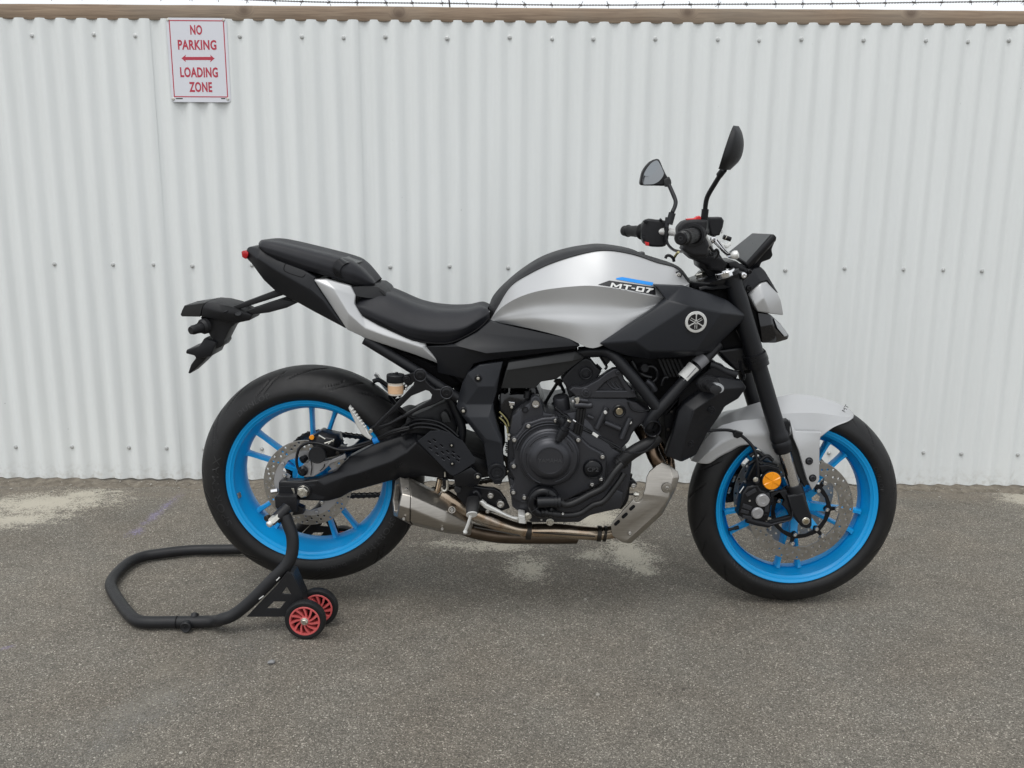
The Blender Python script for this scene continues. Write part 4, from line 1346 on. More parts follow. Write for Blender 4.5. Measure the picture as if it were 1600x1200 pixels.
# hatch lines moulded in the tail
hl = [depth_on(tail, *p) for p in ((446, 412), (443.5, 420), (448, 425), (470, 432.5), (476, 430), (480, 424))]
hl = [np.array(h) if h is not None else at(460, 425, -.1) for h in hl]
MB().add(*tube([h + np.array([0, -.0004, 0]) for h in hl], .0011, seg=6, n=30)).build("panel_gap", M["deep_black"], tail)
v = [(376.5, 393, -.05), (380, 391.5, -.055), (388, 394, -.062), (387.5, 399, -.062), (384, 405.5, -.058), (378, 402, -.05)]
me = facets(v, [(0, 1, 2, 3, 4, 5)], 'mirror', 0.003, 2)
finish("tail_light", me, M["red_lens"], bike, 30)

v = [(489.5, 436.5, -.102), (510, 436, -.1), (547.5, 447, -.102), (555.5, 462, -.105), (553.5, 475, -.112), (566, 494.5, -.118), (592, 509, -.122), (645, 532.5, -.126), (665, 535, -.122), (666, 541, -.120), (687, 566, -.114), (684, 568, -.113), (650, 555, -.120), (572, 529, -.118), (542, 515, -.114),
     (522, 451, -.118), (545, 490, -.130), (571, 513, -.134), (600, 524, -.136), (660, 543.5, -.132)]
f = [(0, 1, 15), (1, 2, 3, 15), (15, 3, 4, 16), (16, 4, 5, 17), (17, 5, 6, 18), (18, 6, 7, 19), (7, 8, 9, 19), (19, 9, 10), (0, 15, 16, 14), (16, 17, 13, 14), (17, 18, 12, 13), (18, 19, 12), (19, 10, 11, 12)]
me = facets(v, f, 0.02, 0.0045, 3)
cowl = finish("tail_cowl", me, M["silver_paint"], bike, 24)
place("tail_cowl", mirrored(cowl.data), None, bike, loc=wloc(bike))
v = [(548, 448, -.09), (570, 447, -.09), (590, 448, -.085), (600, 455, -.085), (606, 466, -.085), (575, 466, -.1), (556, 463, -.103)]
finish("seat_bridge", facets(v, [(0, 1, 2, 3, 4, 5, 6)], 'mirror', 0.003, 2), M["moulded_black"], bike)
finish("seat_bridge_gap", plate([(592, 453), (606, 466), (599, 466)], -.0865, .02, bevel=.0005), M["deep_black"], bike)
# under-tail tray between seat and frame so that the bike is closed
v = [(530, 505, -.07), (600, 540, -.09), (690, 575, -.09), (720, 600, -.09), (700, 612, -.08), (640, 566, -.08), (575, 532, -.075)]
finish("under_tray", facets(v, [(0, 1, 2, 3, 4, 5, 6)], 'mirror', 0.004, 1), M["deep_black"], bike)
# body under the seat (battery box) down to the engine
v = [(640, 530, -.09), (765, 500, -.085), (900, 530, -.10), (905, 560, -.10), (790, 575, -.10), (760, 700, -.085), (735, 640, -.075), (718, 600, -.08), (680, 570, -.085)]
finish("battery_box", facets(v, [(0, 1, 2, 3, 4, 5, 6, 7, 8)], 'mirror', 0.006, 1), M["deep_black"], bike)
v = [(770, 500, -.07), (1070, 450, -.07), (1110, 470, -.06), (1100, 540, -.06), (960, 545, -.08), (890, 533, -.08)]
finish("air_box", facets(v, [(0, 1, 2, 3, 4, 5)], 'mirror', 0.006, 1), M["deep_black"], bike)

# ------------------------------------------------------------------ number plate holder
ph = thing_part = None
v = [(282, 491.5, -.035), (284.5, 485, -.045), (288, 477.5, -.05), (320, 473, -.055), (322, 472, -.055), (316, 480, -.06), (312.5, 495, -.055), (284, 494.5, -.035)]
holder_top = [(322, 472, -.058), (340, 474, -.062), (360, 479, -.062), (395, 492, -.045), (391, 500.5, -.045), (367, 505.5, -.05), (340, 500, -.06), (313.5, 495, -.055), (316, 480, -.062), (345, 488, -.072)]
me = facets(holder_top, [(0, 1, 9, 8), (1, 2, 3, 9), (8, 9, 6, 7), (9, 3, 4, 5, 6)], 'mirror', 0.004, 2)
hold = finish("plate_holder", me, M["moulded_black"], bike, 26)
me = facets(v, [(0, 1, 2, 3, 4, 5, 6, 7)], 'mirror', 0.004, 2)
finish("plate_lamp", me, M["grey_panel"], hold, 26)
v = [(313, 495, -.035), (345, 500, -.04), (372, 503, -.035), (360, 512, -.035), (350, 532, -.034), (351, 535, -.034), (346, 542, -.034), (335, 546, -.034), (315, 567.5, -.034), (297, 584, -.034), (293.5, 583.5, -.034), (298, 570, -.034), (306, 559, -.034), (328, 545, -.04), (332, 530, -.045), (318, 510, -.04)]
me = facets(v, [(0, 1, 2, 3, 4, 5, 6, 7, 8, 9, 10, 11, 12, 13, 14, 15)], 'mirror', 0.003, 2)
finish("plate_flap", me, M["moulded_black"], hold, 26)
v = [(319.5, 527.5, -.05), (338, 535, -.055), (329, 557.5, -.052), (305.5, 561, -.048), (304, 556, -.048), (289.5, 552.5, -.048), (291, 546.5, -.048), (311, 540.5, -.05)]
finish("plate_bracket", facets(v, [(0, 1, 2, 3, 4, 5, 6, 7)], 'mirror', 0.004, 2), M["matte_black"], hold, 26)
blk = MB()
for (px, py, r0, y0, L_) in ((322, 509, 11.5, -.052, .018), (314, 512, 7.5, -.068, .02), (307, 514, 7, -.085, .02)):
    blk.add(*lathe([(r0 * .0018, 0), (r0 * .0018, L_ * .6), (r0 * .0014, L_), (0, L_)], at(px, py, y0), (-.5, -.85, -.1), 20))
blk.build("blanking_plug", M["moulded_black"], hold)
for (px, py) in ((351.5, 483.5), (372, 489.5)):
    MB().add(*cyl(at(px, py, -.064) + np.array([0, .004, -.004]), 0.009, 0.004, (0, -.55, .83), 20)).build("screw_cap", M["matte_black"], hold)
v = [(430, 454, -.05), (437, 453, -.05), (445, 457, -.05), (443, 461, -.05), (363, 486.5, -.05), (358, 481, -.05)]
finish("holder_arm", facets(v, [(0, 1, 2, 3, 4, 5)], .018, 0.0025, 2), M["moulded_black"], hold)
v = [(384, 486, -.045), (440, 467.5, -.045), (455, 470, -.045), (466, 472.5, -.045), (448, 481, -.045), (420, 488.5, -.045), (396, 491.5, -.045)]
finish("holder_arm", facets(v, [(0, 1, 2, 3, 4, 5, 6)], .018, 0.0025, 2), M["moulded_black"], hold)
for nm in ("holder_arm", "holder_arm.001"):
    place("holder_arm", mirrored(bpy.data.objects[nm].data), None, hold, loc=wloc(bike))

# ------------------------------------------------------------------ frame
fr = MB()
fr.add(*ptube([(570, 530, -.105), (640, 573, -.112), (700, 612, -.118), (716, 622, -.118)], 8.2, seg=20))
fr.add(*ptube([(700, 615, -.10), (712, 640, -.10), (722, 668, -.10), (720, 690, -.10)], 6.5, seg=16))
frame = fr.build("frame_tube", M["matte_black"], bike)
place("frame_tube", mirrored(frame.data), None, bike, loc=wloc(bike))
f2 = MB()
f2.add(*ptube([(905, 551, -.120), (935, 549, -.135), (955, 553, -.15), (985, 585, -.165), (1027, 637, -.172)], 9.2, seg=22))
f2.add(*ptube([(1122, 538, -.11), (1085, 578, -.15), (1036, 633, -.172), (1021, 650, -.172), (1012, 667, -.168)], 9.2, seg=22))
f2 = f2.build("frame_tube", M["matte_black"], bike)
place("frame_tube", mirrored(f2.data), None, bike, loc=wloc(bike))
c = at(1020, 669.6, -.185)
MB().add(*lathe([(.0225, -.06), (.0225, .004), (.0205, .007), (.0188, .005), (.0185, -.03), (0, -.03)], c, NEAR, 36)).build("frame_boss", M["satin_black"], f2)
# white specification label wrapped on the tube
q0, q1_ = np.array(at(1083, 574.5, -.150)), np.array(at(1067.5, 592, -.1575))
q0 = q0 + (q1_ - q0) * -.1
MB().add(*tube([q0, q1_], 0.0181, seg=26, cap=False)).build("tube_label", M["label_white"], f2)
mat("label_grey", (0.18, 0.18, 0.19), 0.4)
mk = MB()
for k in range(4):
    t0 = 0.15 + .18 * k
    a_, b_ = q0 + (q1_ - q0) * .12, q0 + (q1_ - q0) * .88
    off = np.array([.0052 * (k - 1.5) * -.7, -.0176, .0052 * (k - 1.5) * -.6])
    mk.add(*tube([a_ + off, b_ + off], .0009, seg=5))
mk.build("label_print", M["label_grey"], f2)
q0, q1_ = np.array(at(1100, 559, -.138)), np.array(at(1088, 571, -.147))
MB().add(*tube([q0, q1_], 0.0179, seg=26, cap=False)).build("type_plate", M["label_grey"], f2)

# big cover over the swingarm pivot
v = [(716, 622, -.13), (722, 600, -.14), (731, 583, -.150), (748, 571, -.152), (786, 565, -.150), (781, 585, -.155), (776, 612, -.158), (772, 650, -.160), (770, 632, -.160), (785, 688, -.172), (788, 742, -.175), (783, 757, -.172), (772, 757, -.17), (762, 735, -.165), (756, 694, -.165), (722, 650, -.150), (713, 636, -.135),
     (748, 604, -.162), (772, 604, -.162), (768, 632, -.155), (727, 632, -.148), (731, 652, -.165), (762, 652, -.172), (760, 687, -.180), (784, 692, -.180)]
f = [(0, 1, 2, 17, 20), (2, 3, 4, 5, 18, 17), (5, 6, 18), (17, 18, 19, 20), (18, 6, 8, 19), (0, 20, 21, 15, 16), (20, 19, 22, 21), (19, 8, 7, 9, 24, 22), (21, 22, 24, 23), (15, 21, 23, 14), (23, 24, 10, 11, 12, 13, 14), (24, 9, 10)]
me = facets(v, f, 0.035, 0.004, 3)
pc = finish("pivot_cover", me, M["dark_panel"], bike, 24)
place("pivot_cover", mirrored(pc.data), None, bike, loc=wloc(bike))
washer_bolt(747, 591, -.160, pc, 5.4); washer_bolt(724, 642, -.154, pc, 5.6)
c = at(776.5, 738, -.176)
MB().add(*lathe([(.0245, -.02), (.0245, .002), (.0225, .005), (.018, .005), (.0165, .0025), (.0145, .0025), (.0135, .0045), (.009, .0045), (.008, .003), (0, .003)], c, NEAR, 40)).build("pivot_cap", M["matte_black"], pc)

# ------------------------------------------------------------------ swingarm
v = [(435, 753, -.118), (444, 752, -.118), (470, 752.5, -.118), (496, 749, -.118), (525, 735.5, -.112), (545, 715, -.110), (583.5, 694.5, -.105), (626, 681, -.105), (650, 677, -.105), (690, 690, -.11), (760, 720, -.11), (768, 745, -.11), (720, 752, -.112), (660, 744, -.115), (610, 751.5, -.118), (547.5, 769, -.120), (532, 778, -.122), (512, 783.5, -.122), (440, 781, -.120), (435, 778, -.120),
     (505, 757, -.126), (542, 743.5, -.142), (560, 740, -.143), (613, 721.5, -.145), (634, 708, -.145), (650, 691, -.14), (520, 770, -.128)]
f = [(0, 1, 2, 3, 20, 26, 17, 18, 19), (3, 4, 21, 20), (4, 5, 22, 21), (5, 6, 7, 24, 23, 22), (7, 8, 25, 24), (8, 9, 10, 11, 12, 25), (25, 12, 13, 24), (24, 13, 14, 23), (23, 14, 15, 22), (22, 15, 21), (21, 15, 16, 26), (26, 16, 17), (20, 21, 26)]
me = facets(v, f, 0.035, 0.0045, 3)
swing = finish("swingarm", me, M["satin_black"], bike, 24)
m2 = mirrored(me); place("swingarm", m2, None, bike, loc=wloc(bike))
v = [(640, 690, -.10), (690, 690, -.105), (765, 715, -.105), (765, 745, -.105), (660, 744, -.108)]
finish("swingarm_bridge", facets(v, [(0, 1, 2, 3, 4)], 'mirror', 0.005, 1), M["deep_black"], bike)
# chain adjuster block, axle nut and recess
finish("axle_recess", plate([(437, 760), (500, 757), (508, 762), (510, 775), (505, 781), (437, 779.5)], -.1235, .004, bevel=.0015), M["matte_black"], swing)
c = at(474, 767.5, -.125)
MB().add(*lathe([(.0215, -.004), (.0215, .0018), (.0195, .003), (0, .003)], c, NEAR, 40)).build("axle_washer", M["satin_black"], swing)
MB().add(*lathe([(.0165, .002), (.0165, .004), (.016, .0045)], c, NEAR, 36)).build("nut_flange", M["zinc"], swing)
MB().add(*lathe([(.0155, .003), (.0155, .0125), (.0135, .0145), (.0105, .0145), (.0095, .019), (.0045, .019), (.004, .014), (0, .014)], c, NEAR, 6, a0=.3)).build("axle_nut", M["zinc"], swing)
MB().add(*ptube([(424, 768, -.11), (434, 766.5, -.11)], 4.0, seg=6, n=2)).build("adjuster_bolt", M["chrome"], swing)
finish("adjuster_plate", plate([(455, 763), (459, 763), (461, 771), (459, 771.5), (457, 767)], -.126, .002, bevel=.0004), M["zinc"], swing)

# heel guard plate with pressed slots
ho = q('G', (495, 690), (600, 605), (700, 600), (760, 622), (870, 690), (975, 840), (970, 868), (850, 950), (790, 980), (758, 962))
slots = [(590, 697), (632, 682), (600, 750), (645, 738), (692, 728), (655, 796), (700, 785), (742, 776), (705, 836), (748, 828), (788, 812), (833, 820), (790, 782), (828, 850)]
def slot_loop(x, y, rx=17, ry=8, n=10, rot=38, c='G'):
    o = []
    for k in range(n):
        t = 2 * PI * k / n
        u, w = rx * math.cos(t), ry * math.sin(t)
        a = math.radians(rot)
        o.append((x + u * math.cos(a) - w * math.sin(a), y + u * math.sin(a) + w * math.cos(a)))
    return q(c, *o)
me = plate(ho, -.172, .003, holes=[slot_loop(x, y) for x, y in slots], bevel=.0008)
heel = finish("heel_guard", me, M["dark_panel"], bike)
lp = MB()
for x, y in slots:
    o = slot_loop(x + 3, y + 5, 15, 5)
    P = P3([(a, b_) for a, b_ in o[:6]], -.1715)
    lp.add(*tube(P, .0012, seg=5, n=9))
lp.build("slot_lip", M["engine_grey"], heel)
finish("guard_backing", plate(q('G', (530, 690), (610, 620), (700, 615), (860, 700), (950, 845), (800, 960)), -.164, .01), M["deep_black"], heel)
bolt(*q1('G', 777, 724), -.1735, heel, 3.6, "satin_black"); bolt(*q1('G', 782, 876), -.1735, heel, 3.6, "satin_black")
for (x, y) in ((777, 724), (782, 876)): bolt(*q1('G', x, y), -.1765, heel, 1.6, "zinc")
v = q('G', (790, 985, -.165), (940, 905, -.168), (985, 945, -.168), (1030, 990, -.166), (1000, 1050, -.165), (960, 1075, -.165), (810, 1065, -.162))
fp = finish("footpeg_plate", facets(v, [(0, 1, 2, 3, 4, 5, 6)], .02, .003, 2), M["satin_black"], bike)
washer_bolt(*q1('G', 995, 985), -.169, fp, 6.0)
v = q('G', (800, 1050, -.150), (1120, 1090, -.150), (1160, 1130, -.150), (1130, 1200, -.150), (1230, 1180, -.150), (1300, 1330, -.150), (1010, 1340, -.150), (860, 1200, -.15))
finish("footpeg_bracket", plate([p[:2] for p in q('G', (800, 1040), (1060, 1080), (1130, 1085), (1180, 1110), (1230, 1180), (1260, 1250), (1150, 1290), (900, 1250), (820, 1150))], -.152, .018, bevel=.003), M["satin_black"], fp)
bolt(*q1('S', 692, 428), -.155, fp, 5.2); bolt(*q1('S', 818, 530), -.158, fp, 6.4); bolt(*q1('S', 655, 628), -.155, fp, 3.5)
MB().add(*cyl(at(*q1('S', 818, 530), -.150), .0135, .006, NEAR, 28)).build("pedal_washer", M["engine_grey"], fp)
MB().add(*cyl(at(*q1('S', 285, 345), -.148), .0095, .012, NEAR, 24)).build("stop_rubber", M["moulded_black"], fp)
# brake pedal
pv = q('S', (545, 505), (600, 505), (640, 540), (760, 600), (880, 665), (980, 705), (1035, 712), (1035, 752), (980, 738), (860, 690), (740, 645), (640, 610), (585, 565))
ped = finish("brake_pedal", plate(pv, -.178, .011, bevel=.0035, round_=60), M["white_alloy"], bike)
v = q('S', (1035, 672, -.205), (1122, 688, -.205), (1130, 795, -.205), (1042, 782, -.205))
finish("pedal_pad", facets(v, [(0, 1, 2, 3)], .045, .003, 2), M["white_alloy"], ped)
rg = MB()
for k in range(5):
    t = (k + .5) / 5
    a_, b_ = q('S', (1040 + 7 * t, 680 + 100 * t), (1122 + 7 * t, 695 + 92 * t))
    rg.add(*tube(P3([a_, b_], -.2055), .0012, seg=5))
rg.build("pad_rib", M["white_alloy"], ped)
MB().add(*ptube(q('S', (520, 480), (560, 500), (620, 545)), 4.2, Y=-.168, seg=10)).build("pedal_arm", M["white_alloy"], ped)
# foot peg with rubber and bank feeler
pg = MB()
a_, b_ = np.array(at(*q1('S', 478, 455), -.168)), np.array(at(*q1('S', 457, 668), -.225))
d = (b_ - a_)
V, F = [], []
dd, uu, ww = frame_of(d)
side = np.array([1, 0, 0.12]); side /= np.linalg.norm(side)
nrm = np.cross(dd, side)
st = [(0, .010, .006), (.06, .0165, .009), (.5, .0185, .0095), (.92, .0155, .009), (1.0, .012, .006)]
for (t, hw, hh) in st:
    p = a_ + d * t
    for k in range(14):
        an = 2 * PI * k / 14
        V.append(p + side * hw * np.sign(math.cos(an)) * abs(math.cos(an)) ** .6 + nrm * hh * np.sign(math.sin(an)) * abs(math.sin(an)) ** .6)
for i in range(len(st) - 1):
    for k in range(14): F.append((i * 14 + k, i * 14 + (k + 1) % 14, i * 14 + 14 + (k + 1) % 14, i * 14 + 14 + k))
F += [tuple(range(14)), tuple(reversed(range(len(V) - 14, len(V))))]
peg = pg.add(V, F).build("rider_footpeg", M["tyre_rubber"], bike, angle=45)
rb_ = MB()
for k in range(6):
    t = .12 + .14 * k
    p = a_ + d * t
    rb_.add(*tube([p - side * .0165 - nrm * .0085, p + dd * .006 - nrm * .0105, p + side * .0165 - nrm * .0085], .0014, seg=6, n=9))
rb_.build("peg_rib", M["tyre_rubber"], peg)
V = [b_ + d * t + side * .0150 * math.cos(2 * PI * k / 18) + nrm * .0095 * math.sin(2 * PI * k / 18) for t in (-.02, .045) for k in range(18)]
F = [(k, (k + 1) % 18, 18 + (k + 1) % 18, 18 + k) for k in range(18)] + [tuple(reversed(range(18))), tuple(range(18, 36))]
MB().add(V, F).build("peg_end", M["white_alloy"], peg)
MB().add(*ptube([(735.5, 806, -.25), (731, 820, -.25), (726.5, 831, -.25)], 2.6, seg=12)).build("bank_feeler", M["white_alloy"], peg)
MB().add(*lathe([(0, 0), (.0045, .0015), (.0062, .006), (.0045, .0105), (0, .012)], at(726, 834, -.25), (0.3, -.2, 1), 16)).build("feeler_ball", M["white_alloy"], peg)
MB().add(*ptube(q('S', (480, 400), (520, 385), (555, 450), (560, 500)), 3.2, Y=-.172, seg=8)).build("return_spring", M["satin_black"], peg)

# ------------------------------------------------------------------ passenger footrest bracket
o = []
c1, c2 = q1('V', 565, 262), q1('V', 978, 535)
def arcpx(c, r, a0_, a1_, n=10): return [(c[0] + r * math.cos(math.radians(a0_ + (a1_ - a0_) * k / n)), c[1] + r * math.sin(math.radians(a0_ + (a1_ - a0_) * k / n))) for k in range(n + 1)]
tipp = q1('G', 107, 598)
out = arcpx(c1, 9.8, 165, 320) + q('V', (660, 350), (720, 420), (800, 480), (855, 480)) + arcpx(c2, 9.6, 215, 400) + q('V', (1020, 610), (900, 660), (800, 715)) + q('G', (520, 425), (260, 560), (150, 612)) + arcpx(tipp, 3.4, 60, 235, 6) + q('G', (130, 560), (345, 345), (440, 240)) + q('V', (455, 430), (478, 340))
hole = q('G', (178, 560), (250, 490), (345, 408), (440, 315), (560, 266), (590, 275), (612, 305), (600, 345), (540, 380), (380, 470), (260, 535))
def circpx(c, r, n=20): return [(c[0] + r * math.cos(2 * PI * k / n), c[1] + r * math.sin(2 * PI * k / n)) for k in range(n)]
me = plate(out, -.158, .016, holes=[hole], bevel=.0028, res=2)
prest = finish("passenger_bracket", me, M["satin_black"], bike)
for c in (c1, c2):
    w = at(c[0], c[1], -.158)
    MB().add(*lathe([(.0172, -.006), (.0172, .0022), (.0160, .0030), (.0148, .0022), (.0148, -.002), (0, -.002)], w, NEAR, 36)).build("bracket_ring", M["engine_grey"], prest)
    MB().add(*lathe([(.0138, -.004), (.0138, .0005), (.0115, .0018), (.006, .0018), (.005, .0005), (0, .0005)], w, NEAR, 32)).build("bracket_bolt", M["satin_black"], prest)
m2 = prest.data.copy(); place("passenger_bracket", mirrored(m2), None, bike, loc=wloc(bike))
# folded passenger peg: polished serrated bar
pv = q('F', (1085, 345), (1095, 328), (1108, 345), (1125, 372), (1150, 405), (1180, 445), (1205, 480), (1230, 525), (1250, 550), (1240, 568), (1215, 555), (1180, 530), (1140, 465), (1110, 400))
peg2 = finish("passenger_footpeg", plate(pv, -.176, .014, bevel=.0028), M["white_alloy"], bike)
for k in range(7):
    x, y = 1112 + 14.5 * k, 352 + 20 * k
    MB().add(*ptube(q('F', (x - 4, y + 8), (x + 9, y - 6)), 1.5, Y=-.177, seg=8)).build("peg_tooth", M["white_alloy"], peg2)
MB().add(*cyl(at(tipp[0], tipp[1], -.164), .0055, .012, NEAR, 16)).build("peg_pin", M["zinc"], peg2)
# far passenger peg seen over the tyre
pv = q('V', (-70, 60), (-50, 55), (0, 120), (60, 200), (40, 215), (-10, 160))
finish("passenger_footpeg", plate(q('B', (175, 945), (185, 932), (200, 940), (250, 1010), (290, 1060), (282, 1072), (240, 1030)), .16, .014, bevel=.002), M["white_alloy"], bike)

# rear brake reservoir
rc = at(618.3, 606, -.150)
res = MB().add(*lathe([(0, -.018), (.0185, -.018), (.0200, -.0145), (.0205, .017), (0, .017)], rc, (0.02, 0, 1), 32)).build("fluid_reservoir", M["clear_cup"], bike)
MB().add(*lathe([(.0190, -.0135), (.0209, -.0130), (.0209, .008), (.0190, .008)], rc, (0.02, 0, 1), 32)).build("fluid_level", M["fluid_cup"], res)
MB().add(*lathe([(.0232, 0), (.0238, .001), (.0238, .018), (.0222, .0205), (0, .0212)], rc + np.array([0, 0, .016]), (0.02, 0, 1), 36)).build("reservoir_cap", M["matte_black"], res)
MB().add(*cyl(rc + np.array([.003, 0, .036]), .0042, .006, (0, 0, 1), 12)).build("cap_nipple", M["matte_black"], res)
MB().add(*cyl(at(635, 592.5, -.158), .0095, .006, NEAR, 24)).build("reservoir_bolt", M["satin_black"], res)
bolt(635, 592.5, -.165, res, 2.4, "satin_black"); bolt(634.5, 603, -.158, res, 2.2, "chrome"); bolt(634.5, 608, -.158, res, 1.8, "chrome")
finish("reservoir_bracket", plate(q('G', (375, 140), (400, 135), (480, 110), (500, 160), (440, 220), (420, 230), (375, 200)), -.149, .006), M["satin_black"], res)
MB().add(*ptube([(616, 614, -.145), (610, 622, -.12), (640, 650, -.10), (690, 665, -.10)], 3.0, seg=10)).build("reservoir_hose", M["satin_black"], res)

# mudguard hugging the rear tyre's front and the loom beside it
b = MB().add(*loft([[(628, 640, .07), (645, 638, .08), (668, 652, .08), (690, 672, .08)], [(626, 637.5, 0), (642, 632.5, 0), (664, 640, 0), (700, 660, 0)], [(629, 644, -.05), (640, 646, -.065), (660, 660, -.075), (688, 680, -.08)]], n=30, m=4))
hug = b.build("rear_mudguard", M["moulded_black"], bike)
MB().add(*ptube([(583, 596, .02), (592, 594, .02), (606, 603, .02), (626, 618, .0)], 3.6, seg=8)).build("guard_stay", M["matte_black"], hug)
v = [(634, 655, -.09), (650, 647, -.09), (665, 641, -.09), (680, 634, -.09), (692, 629, -.08), (700, 625, -.08), (716, 660, -.08), (712, 680, -.09), (650, 679, -.1), (630, 680, -.1)]
finish("linkage_cover", facets(v, [(0, 1, 2, 3, 4, 5, 6, 7, 8, 9)], .14, .006, 2), M["matte_black"], bike)
b = MB()
for (y0, Y_) in ((0, -.11), (6, -.115), (12, -.118)):
    b.add(*ptube([(628, 668 + y0, Y_), (650, 656 + y0, Y_), (680, 658 + y0, Y_), (700, 668 + y0, Y_), (716, 682 + y0, Y_)], 2.4, seg=8))
b.build("wiring_loom", M["satin_black"], bike)
v = q('V', (880, 880, -.11), (930, 825, -.11), (985, 850, -.11), (1050, 1000, -.11), (920, 1010, -.11))
finish("brake_light_switch", facets(v, [(0, 1, 2, 3, 4)], .03, .003, 2), M["grey_panel"], bike)

# rear caliper and its bracket
v = q('Q', (600, 260, -.10), (700, 200, -.10), (820, 130, -.10), (900, 170, -.10), (1090, 200, -.10), (1130, 330, -.10), (1090, 400, -.10), (1180, 420, -.10), (1190, 480, -.10), (1050, 530, -.10), (900, 560, -.105), (700, 560, -.105), (640, 450, -.105), (700, 380, -.105), (640, 310, -.1), (760, 230, -.118), (1040, 260, -.118), (1000, 400, -.122), (720, 420, -.122))
f = [(0, 1, 2, 15), (2, 3, 4, 16, 15), (4, 5, 6, 17, 16), (6, 7, 8, 9, 17), (9, 10, 11, 18, 17), (11, 12, 13, 18), (13, 14, 15, 18), (14, 0, 15), (15, 16, 17, 18)]
cal = finish("rear_caliper", facets(v, f, .04, .003, 2), M["satin_black"], bike)
MB().add(*lathe([(.0235, -.01), (.0235, .010), (.0225, .012), (.0200, .012), (.0195, .0113), (0, .0113)], at(*q1('Q', 765, 498), -.118), NEAR, 40)).build("caliper_cap", M["moulded_black"], cal)
MB().add(*cyl(at(*q1('Q', 675, 228), -.112), .0065, .006, NEAR, 20)).build("caliper_pin", M["orange_lens"], cal)
MB().add(*lathe([(.009, 0), (.009, .008), (.0105, .010), (.0105, .016), (.007, .018), (0, .018)], at(*q1('Q', 585, 545), -.10), (-.6, -.7, -.3), 18)).build("pin_boot", M["satin_black"], cal)
bolt(*q1('Q', 1075, 475), -.108, cal, 3.0, "chain_steel")
cl = MB()
for (x0, y0, x1, y1) in ((930, 340, 990, 280), (780, 200, 880, 260), (870, 330, 960, 300), (1000, 300, 1020, 260)): cl.add(*ptube(q('Q', (x0, y0), (x1, y1)), 1.4, Y=-.121, seg=6))
cl.build("pad_clip", M["zinc"], cal)
bp_ = q('Q', (500, 700), (560, 640), (640, 610), (700, 590), (860, 600), (960, 590), (1190, 490), (1210, 560), (980, 640), (850, 760), (700, 850), (560, 860), (480, 800))
finish("caliper_bracket", plate(bp_, -.100, .010, bevel=.002), M["cast_alloy"], cal)
MB().add(*ptube(q('Q', (655, 600), (672, 700), (655, 830)), .8, Y=-.106, seg=6)).build("bracket_line", M["satin_black"], cal)
MB().add(*ptube(q('Q', (870, 650), (860, 700), (800, 760)), .8, Y=-.106, seg=6)).build("bracket_line", M["satin_black"], cal)
MB().add(*lathe([(.014, -.004), (.014, .002), (.009, .006), (.008, .014), (0, .014)], at(*q1('Q', 530, 760), -.106), NEAR, 24)).build("speed_sensor", M["satin_black"], cal)
MB().add(*ptube(q('Q', (500, 780, -.118), (450, 700, -.116), (435, 560, -.115), (480, 400, -.115), (600, 325, -.115), (750, 322, -.12), (900, 360, -.125), (1050, 415, -.13), (1200, 430, -.135), (1400, 390, -.135), (1620, 310, -.14), (1900, 180, -.14), (2200, 100, -.14)), 2.3, seg=8)).build("sensor_cable", M["satin_black"], cal)
MB().add(*ptube(q('Q', (1090, 400, -.115), (1250, 400, -.125), (1400, 350, -.135), (1620, 280, -.14), (1900, 150, -.14), (2200, 70, -.14)), 2.6, seg=8)).build("brake_hose", M["satin_black"], cal)
MB().add(*ptube(q('G', (125, 690), (165, 675)), 5, Y=-.140, seg=12)).build("hose_clip", M["label_blue"], cal)
# ------------------------------------------------------------------ engine
def flat(name, pts, Y, t, mt, parent, bevel=.003, **k):
    return finish(name, plate(pts, Y, t, bevel=bevel, **k), M[mt], parent)
def solid(name, v, back, mt, parent, bevel=.004, segs=2, ang=28):
    return finish(name, facets(v, [tuple(range(len(v)))], back, bevel, segs), M[mt], parent, ang)
def withY(pts, Y): return [(p[0], p[1], Y) for p in pts]

blk = withY([(800, 650), (815, 637), (829, 628), (846, 628), (851, 645), (872, 648), (905, 642), (960, 702), (988, 718), (985, 752), (977, 780), (970, 795), (922, 806), (905, 817), (830, 817), (803, 792), (792, 740), (793, 690)], -.150)
engine = solid("engine_block", blk, 'mirror', "engine_grey", bike, .006)
hd = withY(q('H', (770, 480), (830, 428), (1170, 428), (1250, 470), (1395, 560), (1330, 640), (1250, 690), (1215, 745), (1190, 805), (1130, 860), (1000, 885), (800, 770), (785, 620)), -.148)
hd = [(x, y, Y - (.012 if 3 < i < 9 else 0)) for i, (x, y, Y) in enumerate(hd)]
cyl_ = solid("cylinder_head", hd, 'mirror', "engine_grey", bike, .008, 3)
rb_ = MB()
rb_.add(*ptube(q('H', (1002, 512), (965, 595), (920, 692)), 4.6, Y=-.156, seg=14))
rb_.add(*ptube(q('H', (1200, 605), (1165, 685), (1128, 775)), 4.6, Y=-.160, seg=14))
rb_.add(*ptube(q('H', (985, 640), (1115, 695)), 4.2, Y=-.156, seg=12))
rb_.add(*ptube(q('H', (840, 582), (888, 605)), 3.2, Y=-.154, seg=12))
rb_.build("cylinder_rib", M["engine_grey"], cyl_)
for (x, y) in ((990, 552), (1196, 636)): MB().add(*cyl(at(*q1('H', x, y), -.160), .0046, .007, NEAR, 16)).build("rib_bolt", M["white_alloy"], cyl_)
c = at(*q1('H', 1106, 545), -.153)
MB().add(*lathe([(.0175, 0), (.0175, .004), (.015, .006), (.0125, .0045), (0, .0045)], c, NEAR, 32)).build("cam_plug_ring", M["satin_black"], cyl_)
mat("brass", (0.36, 0.31, 0.22), 0.35, metal=1.0, var=0.15, vscale=120)
